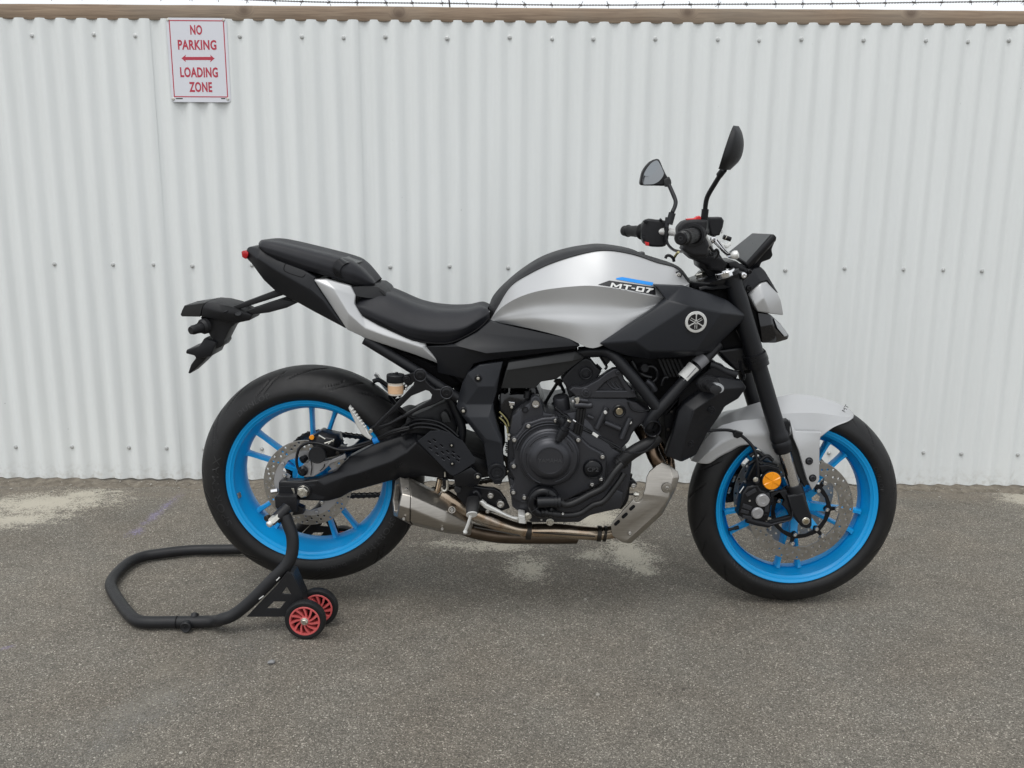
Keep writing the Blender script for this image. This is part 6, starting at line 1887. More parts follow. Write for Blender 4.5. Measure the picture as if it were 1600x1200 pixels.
# ------------------------------------------------------------------ front fork
FT, FB = np.array(at(1139, 418, -.105)), np.array(at(1250, 790, -.105))
fd = (FB - FT) / np.linalg.norm(FB - FT)
def fk_at(py):                                                   # point on the leg's axis at the photo height py
    lo, hi = 0.0, 1.5
    for _ in range(40):
        t = (lo + hi) / 2
        p = FT + (FB - FT) * t
        rel = p - CAM
        yy = 600 - FPX * np.dot(rel, _Y) / np.dot(rel, _F)
        if yy < py: lo = t
        else: hi = t
    return FT + (FB - FT) * t
def leg(prof, name, mt, par, **k):
    return MB().add(*lathe(prof, fk_at(420), tuple(fd), 36)).build(name, M[mt], par, angle=35)
def hh(py): return float(np.dot(fk_at(py) - fk_at(420), fd))
r0 = .0232
forkleg = leg([(0, hh(424)), (r0, hh(424)), (r0, hh(452)), (r0 + .0012, hh(470)), (r0 + .0012, hh(560)), (r0 - .0008, hh(575)), (r0 - .0008, hh(672)), (r0 + .0012, hh(677)), (r0 + .0026, hh(681)), (r0 + .0026, hh(686)), (r0 + .001, hh(688)), (r0 + .003, hh(690)), (r0 + .003, hh(696)), (r0 + .0012, hh(698)), (r0 + .0012, hh(702)), (r0 - .002, hh(706)), (0, hh(706))], "fork_leg", "matte_black", bike)
sld = leg([(.0172, hh(700)), (.0172, hh(764)), (0, hh(764))], "fork_slider", "chrome", forkleg)
low = leg([(0, hh(757)), (.0205, hh(757)), (.0218, hh(759)), (.0218, hh(779)), (.0205, hh(785)), (.0205, hh(800)), (0, hh(802))], "fork_bottom", "matte_black", forkleg)
flat("axle_lug", q('R', (800, 680), (1010, 640), (1050, 780), (1112, 930), (1114, 1050), (1095, 1085), (1040, 1090), (980, 1068), (930, 1010), (860, 900)), -.128, .045, "matte_black", forkleg, .006, res=2)
place("fork_leg", mirrored(forkleg.data), None, bike, loc=wloc(bike))
fl2 = bpy.data.objects["fork_leg.001"]
place("fork_slider", mirrored(sld.data), None, fl2, loc=wloc(bike)); place("fork_bottom", mirrored(low.data), None, fl2, loc=wloc(bike))
c = at(1258.8, 813.8, -.129)
MB().add(*lathe([(.0105, 0), (.0105, .003), (.0092, .0042), (0, .0042)], c, NEAR, 28)).build("axle_bolt", M["zinc"], forkleg)
MB().add(*lathe([(.0078, .003), (.0078, .0065), (.0066, .0078), (0, .0078)], c, NEAR, 6)).build("axle_bolt_head", M["brass"], forkleg)
# lower clamp and steering head
for sg in (1, -1):
    b = MB()
    P_ = [fk_at(553), fk_at(572)]
    b.add(*tube([p * np.array([1, sg, 1]) for p in P_], r0 + .0065, seg=32)); 
    P_ = [fk_at(561), fk_at(565)]
    b.add(*tube([p * np.array([1, sg, 1]) for p in P_], r0 + .0078, seg=32))
    b.build("lower_clamp", M["satin_black"], bike)
solid("steering_head", withY([(1090, 446), (1165, 440), (1175, 500), (1195, 560), (1190, 580), (1160, 586), (1130, 560), (1115, 500)], -.07), 'mirror', "deep_black", bike, .006)
flat("clamp_bridge", [(1120, 548), (1180, 540), (1196, 560), (1185, 578), (1150, 580)], -.09, .18, "satin_black", bike, .006)
b = MB()
b.add(*ptube(q('J', (1290, 125), (1335, 150), (1360, 200), (1350, 250)), 1.0, Y=-.10, seg=8)); b.add(*ptube(q('J', (1120, 250), (1130, 320), (1160, 380), (1150, 420)), 2.2, Y=-.09, seg=8))
b.add(*ptube([(1150, 515, -.1), (1165, 545, -.09), (1176, 570, -.06)], 2.4, seg=8))
b.build("front_loom", M["satin_black"], bike)
# upper clamp
uc = facets([(1079, 446, -.050), (1086, 440, -.055), (1108, 441, -.10), (1124, 437, -.128), (1146, 430, -.132), (1160, 424, -.115), (1170, 427, -.09), (1172, 433, -.09), (1160, 442, -.118), (1134, 451, -.134), (1110, 453, -.12), (1090, 452, -.07), (1080, 451, -.05)], [tuple(range(13))], 'mirror', .004, 2)
upc = finish("upper_clamp", uc, M["satin_black"], bike, 30)
up = -fd
c = np.array(at(1134.5, 430, -.105))
c = c + up * .009
MB().add(*lathe([(.0262, -.012), (.0262, .0015), (.0250, .0030), (.0225, .0030), (.0215, .0015), (.0110, .0015), (.0100, .0050), (0, .0050)], c, tuple(up), 40)).build("fork_cap", M["chrome"], upc)
MB().add(*lathe([(.0262, -.006), (.0262, .0015), (.0225, .0030), (0, .004)], c * np.array([1, -1, 1]), tuple(up), 32)).build("fork_cap", M["chrome"], upc)
c = np.array(at(1098, 437, -.0))
MB().add(*lathe([(.0185, -.004), (.0185, .006), (.0165, .008)], c, tuple(up), 32)).build("stem_washer", M["cast_alloy"], upc)
MB().add(*lathe([(.0165, .006), (.0165, .018), (.0145, .0205), (.009, .0205), (.009, .010), (0, .010)], c, tuple(up), 6)).build("stem_nut", M["zinc"], upc)
bolt(*q1('U', 895, 802), -.128, upc, 4.6, "chrome")
flat("clamp_ear", q('U', (830, 770), (900, 760), (940, 800), (925, 850), (870, 850)), -.124, .03, "satin_black", upc, .003)
MB().add(*ptube(q('U', (340, 980), (420, 960), (560, 960)), 4.5, Y=-.09, seg=14)).build("lock_barrel", M["satin_black"], upc)

# front fender
F0 = [(1079, 717, 0), (1090, 690, 0), (1108, 667, 0), (1124, 654, 0), (1142, 643.5, 0), (1176, 631.5, 0), (1212, 621, 0), (1243, 616, 0), (1275, 619.5, 0), (1309, 629.5, 0), (1328, 640, 0), (1334.5, 648, 0)]
F1 = [(1080, 720, -.038), (1097, 693, -.048), (1120, 669, -.055), (1140, 661, -.058), (1156, 657, -.060), (1180, 655, -.062), (1213, 648, -.064), (1240, 645.5, -.064), (1275, 645.5, -.062), (1304, 649, -.055), (1324, 652, -.045), (1334, 650, -.025)]
F2 = [(1090, 723, -.058), (1104, 709, -.066), (1122, 695, -.07), (1142, 685, -.072), (1160, 680, -.074), (1184, 678, -.076), (1214, 675, -.078), (1243, 674, -.078), (1273, 673.5, -.074), (1300, 665, -.066), (1322, 658, -.052), (1333.5, 652, -.03)]
F3 = [(1094, 724, -.060), (1108.5, 724, -.068), (1124, 714, -.072), (1142, 705, -.074), (1160, 696, -.076), (1182, 699, -.078), (1214, 726, -.080), (1246, 712, -.080), (1281, 684, -.076), (1302, 668, -.068), (1324, 658.5, -.053), (1333, 652.5, -.032)]
b = MB().add(*loft([F0, F1, F2, F3], n=70, m=6, mirror=True, sharp=(1, 2)))
fen = b.build("front_fender", M["silver_paint"], bike, angle=34)
sol = fen.modifiers.new("thick", 'SOLIDIFY'); sol.thickness = .0025; sol.offset = -1
out = q('K', (815, 250), (842, 200), (860, 325), (1036, 330), (1027, 400), (1025, 668), (1010, 690), (975, 742), (940, 660), (880, 470), (840, 380))
me = facets([(1234, 656, -.098), (1243, 674, -.108), (1284, 675, -.100), (1281, 690, -.108), (1280.6, 750, -.116), (1277, 756, -.117), (1269.3, 767, -.118), (1261, 748, -.120), (1249, 706, -.118), (1240, 685, -.112)], [(0, 1, 2, 3, 4, 5, 6, 7, 8, 9)], .014, .003, 2)
fl = finish("fender_stay", me, M["silver_paint"], fen, 26)
place("fender_stay", mirrored(fl.data), None, fen, loc=wloc(bike))
for (x, y) in ((952, 535), (976, 653)):
    c = at(*q1('K', x, y), -.1175)
    MB().add(*lathe([(.0105, -.004), (.0105, .0012), (.0095, .0020), (.0085, .0006), (0, .0006)], c, NEAR, 28)).build("stay_grommet", M["satin_black"], fl)
    MB().add(*lathe([(.0075, -.001), (.0075, .0032), (.006, .0045), (.0038, .0045), (.0034, .002), (0, .002)], c, NEAR, 24)).build("stay_bolt", M["engine_grey"], fl)
flat("fork_guard", q('K', (770, 262), (810, 252), (822, 280), (820, 350), (795, 365), (775, 330)), -.10, .03, "matte_black", fen, .003)
flat("fork_guard", q('K', (800, 400), (845, 340), (915, 580), (945, 690), (920, 720), (880, 640)), -.088, .02, "grey_panel", fen, .003)
# small lettering on the fender's nose
tm = text_mesh("MT", .016, M["label_black"])
rot = Matrix.Rotation(math.radians(-62), 4, 'Y')
tm.transform(rot)
place("nose_lettering", tm, None, fen, loc=at(1321, 638, -.034))

# front calipers, reflector, brake line
v = withY(q('R', (240, 640), (330, 560), (430, 540), (470, 590), (560, 620), (640, 650), (770, 640), (840, 760), (860, 900), (820, 960), (600, 1000), (560, 1060), (300, 1000), (160, 920), (200, 780)), -.112)
fc_ = flat("front_caliper", [p[:2] for p in q('R', (235, 650), (300, 560), (440, 530), (480, 600), (590, 640), (610, 760), (590, 900), (555, 1000), (330, 1000), (190, 930), (215, 780))], -.128, .05, "satin_black", bike, .006, res=2)
for (x, y, r) in ((494, 733, 80), (428, 893, 70)):
    c = at(*q1('R', x, y), -.130)
    rr_ = r / 8 * .00172
    MB().add(*lathe([(rr_ * 1.08, -.004), (rr_ * 1.08, .0010), (rr_, .0014), (rr_ * .98, .0042), (rr_ * .92, .0052), (rr_ * .45, .0052), (rr_ * .42, .0040), (0, .0040)], c, NEAR, 40)).build("caliper_plug", M["cast_alloy"], fc_)
b = MB()
for (x0, y0, x1, y1) in ((250, 700, 330, 590), (300, 640, 350, 600), (240, 760, 290, 740), (320, 690, 300, 760)): b.add(*ptube(q('R', (x0, y0), (x1, y1)), 2.0, Y=-.118, seg=8))
b.build("pad_pin", M["zinc"], fc_)
bolt(*q1('R', 330, 738), -.129, fc_, 1.8); bolt(*q1('R', 150, 800), -.115, fc_, 1.8, "brass")
bolt(*q1('R', 520, 925), -.129, fc_, 3.8, "satin_black")
for k, (x, y, w, h, a) in enumerate(((300, 820, 60, 26, 20), (270, 880, 50, 22, 15), (350, 640, 70, 24, -30), (560, 680, 40, 20, 60), (300, 950, 60, 20, 10), (545, 820, 26, 60, 0))):
    ca, sa = math.cos(math.radians(a)), math.sin(math.radians(a))
    flat("caliper_rib", q('R', *[(x + u * w * ca - v_ * h * sa, y + u * w * sa + v_ * h * ca) for (u, v_) in ((-1, -1), (1, -1), (1, 1), (-1, 1))]), -.1315, .006, "engine_grey", fc_, .0015)
MB().add(*lathe([(.0065, 0), (.0065, .004), (.004, .006), (.0035, .012), (0, .012)], at(*q1('R', 360, 590), -.118), (-.5, -.4, .8), 14)).build("bleed_nipple", M["zinc"], fc_)
MB().add(*cyl(at(*q1('R', 405, 475), -.124), .0085, .010, NEAR, 18)).build("banjo_union", M["engine_grey"], fc_)
bolt(*q1('R', 405, 475), -.134, fc_, 3.0, "zinc", True)
b = MB()
for k in range(5): b.add(*ptube(q('R', (205 + 14 * k, 640 + 10 * k), (260 + 12 * k, 560 + 12 * k)), 1.3, Y=-.112, seg=6))
b.build("pad_spring", M["steel"], fc_)

mnt = flat("caliper_mount", q('R', (590, 640), (700, 620), (790, 600), (830, 760), (870, 900), (850, 990), (720, 1030), (570, 1070), (560, 1000), (830, 930), (800, 860), (740, 800), (760, 740), (700, 650), (640, 690), (620, 800), (600, 800)), -.118, .014, "matte_black", forkleg, .003)
MB().add(*ptube(q('R', (590, 1040), (700, 1010), (830, 985), (862, 940), (866, 870)), 1.0, Y=-.128, seg=8)).build("mount_edge", M["engine_grey"], forkleg)
MB().add(*ptube(q('R', (290, 970), (430, 1010), (580, 1045)), 4.6, Y=-.122, seg=16, rr=[.0095, .0095, .0075])).build("mount_arm", M["matte_black"], forkleg)
me = mirrored(fc_.data); place("front_caliper", me, None, bike, loc=wloc(bike))
c = at(*q1('R', 603, 485), -.132)
MB().add(*lathe([(.0268, -.006), (.0268, .003), (.0255, .0040), (0, .0040)], c, NEAR, 40)).build("reflector_cup", M["satin_black"], forkleg)
V, F = [c + np.array([0, -.0085, 0])], []
for k in range(8):
    t = 2 * PI * (k + .5) / 8
    V.append(c + np.array([.0248 * math.cos(t), -.0050 if k % 2 else -.0066, .0248 * math.sin(t)]))
n8 = 48
V, F = [c + np.array([0, -.0072, 0])], []
for j, (r, h) in enumerate(((.012, .0068), (.0235, .0062), (.0248, .0042))):
    for k in range(n8):
        t = 2 * PI * k / n8 + math.radians(30)
        wv = .0010 * (1 if (k // 8) % 2 else -1) if j < 2 else 0
        V.append(c + np.array([r * math.cos(t), -h - wv, r * math.sin(t)]))
for k in range(n8):
    k2 = (k + 1) % n8
    F.append((0, 1 + k2, 1 + k))
    for j in range(2): F.append((1 + j * n8 + k, 1 + j * n8 + k2, 1 + (j + 1) * n8 + k2, 1 + (j + 1) * n8 + k))
MB().add(V, F).build("amber_reflector", M["orange_lens"], forkleg, angle=3)
flat("reflector_stay", q('R', (440, 300), (560, 290), (700, 330), (720, 400), (600, 620), (480, 640), (420, 520), (500, 420)), -.120, .012, "satin_black", forkleg, .003)
MB().add(*ptube(q('K', (240, 326, -.14), (320, 320, -.12), (400, 322, -.112), (460, 345, -.11), (520, 390, -.112), (568, 450, -.118), (590, 540, -.124), (598, 620, -.126), (590, 700, -.126)), 2.5, seg=12)).build("brake_line", M["satin_black"], fen)
flat("line_clip", q('K', (425, 345), (445, 325), (495, 340), (490, 365), (455, 380), (432, 372)), -.122, .014, "satin_black", fen, .002)
b = MB()
for (x, y) in ((530, 560), (610, 530), (540, 500)): b.add(*ptube(q('K', (x, y), (x + 50, y - 30), (x + 90, y)), 3, Y=-.10, seg=8))
b.build("sensor_lead", M["satin_black"], fen)
flat("caliper_bridge", q('R', (330, 380), (420, 200), (520, 260), (690, 300), (640, 380), (480, 420), (440, 540), (330, 560), (290, 470)), -.095, .03, "satin_black", forkleg, .005)
flat("far_caliper_end", q('R', (10, 690), (60, 560), (120, 430), (200, 390), (240, 520), (230, 640), (150, 760), (40, 775)), .075, .05, "satin_black", bike, .006)
for (x, y) in ((150, 430), (95, 570)): MB().add(*ptube(q('R', (x, y), (x - 20, y + 60), (x - 40, y + 60)), 2.2, Y=.073, seg=8)).build("far_pad_pin", M["zinc"], bike)

# ------------------------------------------------------------------ headlight and its cowl
v = [(1169, 460, -.085), (1188, 442.5, -.085), (1198, 440, -.075), (1215, 458, -.045), (1221, 470, -.040), (1224.5, 493, -.03), (1204, 490.5, -.080), (1184, 487, -.095), (1179, 478, -.098), (1193, 466, -.100)]
f = [(0, 1, 9), (1, 2, 3, 9), (9, 3, 4, 5, 6), (0, 9, 8), (9, 6, 7, 8)]
hcowl = finish("headlight_cowl", facets(v, f, 'mirror', .0045, 3), M["silver_paint"], bike, 30)
v = [(1189, 417, -.055), (1196, 424, -.05), (1216.5, 458.5, -.030), (1213, 457, -.048), (1198, 439, -.072), (1188, 441, -.082), (1168, 459, -.083), (1163, 452, -.088), (1160, 440, -.09), (1178, 420, -.07)]
hb = finish("headlight_bracket", facets(v, [tuple(range(10))], 'mirror', .003, 2), M["matte_black"], bike, 30)
bolt(*q1('U', 962, 960), -.092, hb, 4.6, "satin_black"); bolt(*q1('U', 970, 755), -.088, hb, 3.6, "satin_black")
v = [(1184, 488, -.085), (1204, 491.5, -.078), (1220, 506, -.050), (1233, 524, -.020), (1231, 530.5, -.020), (1212, 536, -.045), (1191, 536, -.075), (1188, 512, -.09), (1206, 508, -.085), (1212, 522, -.068)]
f = [(0, 1, 8, 7), (1, 2, 9, 8), (2, 3, 4, 9), (7, 8, 9, 5, 6), (9, 4, 5)]
hl_ = finish("headlight", facets(v, f, 'mirror', .003, 2), M["gloss_black"], bike, 30)
v = [(1209, 497.5, -.074), (1221, 508, -.050), (1231.5, 524, -.024), (1226, 526, -.040), (1215, 513, -.068)]
finish("headlight_lens", facets(v, [tuple(range(5))], .003, .0008, 1), M["clear_lens"], hl_, 30)
flat("headlight_stay", [(1160, 455), (1172, 462), (1184, 485), (1190, 535), (1182, 530), (1172, 500)], -.07, .14, "deep_black", bike, .003)

# ------------------------------------------------------------------ instrument panel
A_, B_, C_, D_ = at(1138, 394, .066), at(1175.5, 364, .066), at(1207.5, 365.5, -.066), at(1166, 412, -.066)
nrm = np.cross(D_ - A_, B_ - A_); nrm /= np.linalg.norm(nrm)
if nrm[2] < 0: nrm = -nrm
ctr = (A_ + B_ + C_ + D_) / 4
grow = lambda p, f, d: ctr + (p - ctr) * f - nrm * d
loop = [A_, B_, C_, D_]
V = [grow(p, 1.0, 0) for p in loop] + [grow(p, 1.04, .004) for p in loop] + [grow(p, 1.05, .014) for p in loop] + [grow(p, .96, .022) for p in loop]
F = [(0, 1, 2, 3), (15, 14, 13, 12)]
for i in range(3):
    for k in range(4): F.append((i * 4 + (k + 1) % 4, i * 4 + k, i * 4 + 4 + k, i * 4 + 4 + (k + 1) % 4))
dash = finish("instrument_panel", bevelled(V, F, .003, 2), M["satin_black"], bike, 30)
V = [grow(p, .93, -.0012) for p in loop]
MB().add(V, [(0, 1, 2, 3)]).build("display", M["screen"], dash)
v = [(1160, 413, -.05), (1172, 418, -.055), (1190, 397, -.055), (1209, 370, -.055), (1211, 378, -.05), (1206, 390, -.05), (1208, 399, -.045), (1204, 405, -.045), (1190, 410, -.045), (1186, 422, -.04), (1170, 430, -.04), (1150, 422, -.04), (1136, 408, -.04)]
finish("panel_housing", facets(v, [tuple(range(13))], 'mirror', .004, 2), M["matte_black"], dash, 30)
solid("panel_bracket", withY(q('U', (700, 640), (800, 620), (900, 690), (1000, 720), (1040, 880), (900, 880), (850, 760), (740, 740)), -.06), 'mirror', "satin_black", dash, .003)

# ------------------------------------------------------------------ handlebar and controls
bar = MB().add(*tube(P3([(1066, 371.5, -.38), (1090, 366, -.26), (1100, 374, -.17), (1107, 385, -.09), (1106, 389, -.03), (1100, 387, .04), (1086, 378, .10), (1068, 367, .17), (1055, 363.5, .22), (1038, 362, .27), (1006, 361.5, .315), (976, 360.5, .40)]), .0115, seg=20, n=90)).build("handlebar", M["white_alloy"], bike, angle=60)
solid("bar_riser", withY([(1092, 402), (1104, 388), (1122, 392), (1130, 405), (1138, 430), (1112, 436), (1104, 425), (1094, 418)], -.045), 'mirror', "matte_black", bar, .004)
def grip(p0, p1, rs_, nm, par):
    ax = p1 - p0; L_ = np.linalg.norm(ax)
    return MB().add(*lathe([(r * rs_, L_ * t) for r, t in ((0, 0), (.0035, 0), (.0042, .02), (.011, .02), (.0155, .04), (.0162, .07), (.0162, .15), (.0145, .17), (.0120, .18), (.0120, .21), (.0185, .22), (.0190, .25), (.0165, .28), (.0168, .55), (.0178, .60), (.0175, .80), (.0205, .86), (.0245, .90), (.0250, .95), (.0205, .98), (.0205, 1.05), (0, 1.05))], p0, tuple(ax), 36)).build(nm, M["tyre_rubber"], par, angle=35)
g0, g1 = np.array(at(1063.5, 372.2, -.392)), np.array(at(1089, 366, -.265))
gr_ = grip(g0, g1, .98, "handlebar_grip", bar)
b = MB()
ax = (g1 - g0); a2, u2, w2 = frame_of(ax)
for k in range(22):
    t = 2 * PI * k / 22
    d = u2 * math.cos(t) + w2 * math.sin(t)
    b.add(*tube([g0 + ax * .30 + d * .0162, g0 + ax * .80 + d * .0172], .0011, seg=5))
b.build("grip_rib", M["tyre_rubber"], gr_)
h0, h1 = np.array(at(974, 360.5, .40)), np.array(at(1006, 362, .315))
gl_ = grip(h0, h1, 1.0, "handlebar_grip", bar)
ax_ = (g1 - g0) / np.linalg.norm(g1 - g0)
MB().add(*lathe([(.0040, .001), (.0050, -.0012), (.0125, -.0012), (.0158, .002), (.0160, .010), (.0150, .013), (.0150, .001)], g0, tuple(ax_), 36)).build("bar_end", M["satin_black"], gr_)
MB().add(*lathe([(.0030, .002), (.0036, -.0018), (.0052, -.0018), (.0056, .001)], g0, tuple(ax_), 24)).build("bar_end_screw", M["engine_grey"], gr_)
for hh_, rr2 in ((.112, .0265), (.121, .0265)):
    MB().add(*lathe([(rr2 - .006, -.002), (rr2, -.002), (rr2 + .0006, .001), (rr2, .003), (rr2 - .006, .003)], g0 + ax_ * hh_, tuple(ax_), 40)).build("grip_flange", M["moulded_black"], gr_)
v = q('U', (75, 235), (100, 175), (165, 122), (300, 105), (430, 108), (452, 130), (440, 210), (420, 290), (470, 420), (455, 470), (440, 560), (330, 565), (240, 555), (130, 480), (140, 430), (100, 380))
sw = finish("switch_housing", plate(v, -.285, .045, bevel=.007, round_=60, res=3), M["moulded_black"], bar)
v = q('U', (185, 96), (290, 88), (320, 66), (350, 60), (368, 80), (362, 108), (300, 112), (190, 114))
finish("kill_switch", plate(v, -.27, .022, bevel=.002), M["red_plastic"], sw)
flat("switch_seam", q('U', (395, 230), (430, 240), (450, 290), (430, 300), (400, 260)), -.289, .006, "moulded_black", sw, .002)
flat("switch_lower", q('U', (150, 440), (300, 470), (440, 430), (470, 520), (440, 590), (330, 620), (230, 580), (150, 500)), -.262, .04, "matte_black", sw, .005)
v = q('U', (455, 78), (625, 76), (655, 120), (640, 200), (600, 300), (520, 320), (480, 300), (455, 200))
mc = finish("brake_reservoir", plate(v, -.235, .05, bevel=.005, res=2), M["matte_black"], bar)
flat("reservoir_window", q('U', (618, 240), (634, 236), (630, 270), (618, 280)), -.238, .004, "chrome", mc, .001)
MB().add(*ptube(q('U', (640, 320), (735, 352)), 3.6, Y=-.21, seg=16)).build("adjuster_knob", M["satin_black"], mc)
MB().add(*ptube(q('U', (665, 328), (672, 332)), 4.4, Y=-.21, seg=16, n=2)).build("adjuster_ring", M["zinc"], mc)
b = MB().add(*ptube(q('U', (500, 340, -.235), (540, 370, -.245), (600, 430, -.27), (660, 500, -.31), (720, 550, -.35), (765, 558, -.365)), 3.8, seg=14, rr=[.007, .0065, .006, .0055, .0055, .0075]))
lv = b.build("brake_lever", M["chrome"], mc)
MB().add(*lathe([(0, 0), (.006, .001), (.0098, .006), (.0104, .011), (.0085, .017), (0, .0195)], at(*q1('U', 735, 560), -.365), (.8, -.3, .25), 24)).build("lever_end", M["white_alloy"], lv)
b = MB().add(*ptube(q('U', (470, 440, -.22), (520, 500, -.22), (560, 480, -.22), (580, 530, -.215), (540, 590, -.21)), 2.2, seg=10)); b.add(*ptube(q('U', (455, 490), (480, 540), (520, 540)), 2, Y=-.225, seg=8)); b.build("throttle_cable", M["satin_black"], bar)
bolt(*q1('U', 520, 355), -.246, mc, 4.6, "chrome"); MB().add(*ptube(q('U', (500, 350), (520, 395)), 3.5, Y=-.242, seg=12)).build("lever_pivot", M["chrome"], mc)
# clutch lever on the far side
b = MB().add(*ptube(q('U', (620, 420, .20), (680, 440, .24), (720, 410, .28)), 3.2, seg=12)); b.build("clutch_lever", M["white_alloy"], bar)
v = q('D', (312, 885), (330, 842), (372, 812), (440, 818), (500, 825), (525, 850), (515, 960), (500, 1022), (410, 1030), (345, 1012), (318, 962))
sw2 = finish("switch_housing", plate(v, .27, .05, bevel=.007, round_=50, res=3), M["moulded_black"], bar)
flat("horn_button", q('D', (338, 988), (372, 995), (372, 1022), (345, 1020)), .262, .012, "red_plastic", sw2, .002)
for pts in (((325, 830), (345, 815), (370, 825), (350, 845)), ((312, 940), (340, 950), (340, 972), (314, 965)), ((455, 818), (465, 805), (480, 825), (470, 830))):
    flat("switch_toggle", q('D', *pts), .264, .02, "matte_black", sw2, .002)
flat("lever_perch", q('D', (500, 870), (520, 860), (530, 900), (520, 990), (495, 1000)), .235, .04, "satin_black", bar, .003)
MB().add(*ptube(q('D', (505, 960, .24), (520, 1010, .2), (560, 1050, .15), (610, 1065, .08), (660, 1060, 0)), 2.3, seg=10)).build("clutch_cable", M["satin_black"], bar)
MB().add(*ptube(q('D', (560, 1135, .05), (575, 1100, .03), (600, 1070, 0)), 2.0, seg=10)).build("bar_wire", M["wire_yellow"], bar)
b = MB().add(*ptube(q('D', (498, 1118, .02), (510, 1098, .02), (535, 1098, .02), (560, 1120, .02), (565, 1145, .02)), 2.4, seg=10)); b.build("cable_guide", M["satin_black"], bar)
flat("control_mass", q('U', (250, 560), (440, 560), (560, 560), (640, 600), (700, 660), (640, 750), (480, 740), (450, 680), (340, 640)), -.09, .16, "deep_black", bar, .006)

# mirrors
b = MB()
b.add(*ptube([(1101.5, 338, -.262), (1102.5, 320, -.270), (1106, 306, -.278), (1117, 287, -.30), (1127, 271, -.325)], 3.8, seg=16)); b.add(*ptube([(1100, 346, -.262), (1102, 327, -.266)], 5.6, seg=18))
b.add(*ptube([(1124, 274, -.325), (1131, 265, -.34)], 5.4, seg=14))
mir = b.build("mirror", M["matte_black"], bike)
R_ = [(1122.5, 264, -.390), (1127, 249, -.410), (1136, 221, -.410), (1143, 202, -.40), (1146, 196, -.385)]
Cc = [(1134, 265.5, -.385), (1140.5, 250, -.408), (1148, 226, -.412), (1151.5, 208, -.405), (1151, 197.5, -.385)]
Bk = [(1141, 265.5, -.36), (1156.5, 249, -.37), (1162, 228, -.37), (1160, 209, -.37), (1154.5, 197, -.37)]
Fa = [(1140, 265, -.300), (1151, 250, -.280), (1158, 226, -.275), (1157, 208, -.285), (1153, 197, -.330)]
V, F = loft([R_, Cc, Bk, Fa], n=28, m=6)
nn = 28; mm_ = len(V) // nn
F += [tuple(i * nn for i in range(mm_)), tuple(i * nn + nn - 1 for i in reversed(range(mm_)))]
MB().add(V, F).build("mirror_shell", M["moulded_black"], mir, angle=30)
g_ = [V[k] for k in range(nn)]; g2 = [V[(mm_ - 1) * nn + k] for k in range(nn)]
MB().add(g_ + g2, [(k, k + 1, nn + k + 1, nn + k) for k in range(nn - 1)]).build("mirror_glass", M["mirror_glass"], mir)
b = MB()
b.add(*ptube(q('D', (552, 760, .26), (572, 715, .27), (578, 672, .285), (560, 620, .30), (528, 548, .325)), 3.3, seg=14)); b.add(*ptube(q('D', (528, 850, .255), (552, 765, .26)), 5.6, seg=16)); b.add(*ptube(q('D', (515, 800, .258), (505, 900, .25)), 3.6, seg=12))
mir2 = b.build("mirror", M["matte_black"], bike)
out = q('D', (304, 538), (308, 495), (326, 430), (375, 368), (428, 341), (455, 352), (480, 410), (515, 480), (543, 508), (546, 542), (520, 552), (420, 551), (330, 549))
finish("mirror_shell", plate(out, .330, .035, bevel=.006, round_=60, res=3), M["moulded_black"], mir2)
finish("mirror_stub", plate(q('D', (490, 500), (530, 480), (545, 510), (540, 560), (505, 560), (485, 530)), .322, .03, bevel=.004, res=2), M["grey_panel"], mir2)
mat("mirror_dim", (0.30, 0.31, 0.32), 0.04, metal=1.0, var=0.02, rvar=0.01)  # darker copy of the mirror glass: a dim reflection put into the colour
gl = q('D', (320, 534), (334, 452), (380, 382), (424, 354), (446, 364), (478, 428), (486, 466), (452, 514), (408, 538), (360, 542))
finish("mirror_glass", plate(gl, .3285, .003, bevel=.0006, round_=48), M["mirror_dim"], mir2)
# ================================================================== the paddock stand
s_near = -.205
stand = thing("paddock_stand", tuple(gnd(330, 920)), "black tubular paddock stand with small red wheels holding up the rear wheel", "paddock stand")
pts = [at(445, 806, -.185), at(450, 818, -.190), at(457, 840, -.198), at(456, 866, -.207), at(447, 884, -.213), at(428, 903, -.220), at(392, 939, -.230), at(366, 960, -.236), at(347, 967.5, -.238)]
z_t = float(at(334, 970.5, -.24)[2])
low = [gnd(330, 971, .0225), gnd(270, 972, .0205), gnd(222, 971.5, .0205), gnd(205, 963, .0205), gnd(190, 945, .0205), gnd(177, 925, .0205), gnd(173, 913, .0205), gnd(180, 899, .0205), gnd(200, 880, .0205), gnd(222, 870, .0205), gnd(250, 865, .0205), gnd(300, 859.5, .0205), gnd(371, 858, .0225)]
P = np.array(pts + low)
far = [np.array([p[0], -p[1] + .03, p[2]]) for p in pts[::-1]]
P = np.vstack([P, np.array(far)])
tb = MB().add(*tube(P, .0165, seg=26, n=220, cap=True)).build("stand_tube", M["powder_black"], stand, angle=60)
# sleeve joint with its pin
j0, j1 = gnd(279, 972, .0215), gnd(273, 972, .0215)
MB().add(*tube([gnd(277.6, 972, .0212), gnd(276.4, 972, .0212)], .0171, seg=28, n=2)).build("joint_ring", M["deep_black"], tb)
c = gnd(294, 975, .018) + np.array([0, -.0145, 0])
MB().add(*lathe([(.0145, -.01), (.0145, .006), (.0125, .008), (.009, .006), (.005, .006), (.004, .003), (0, .003)], c, NEAR, 30)).build("joint_bolt", M["powder_black"], tb)
MB().add(*cyl(gnd(303, 971.5, .0215) + np.array([0, .003, .008]), .0105, .014, (0, .75, .66), 24)).build("joint_bolt", M["powder_black"], tb)
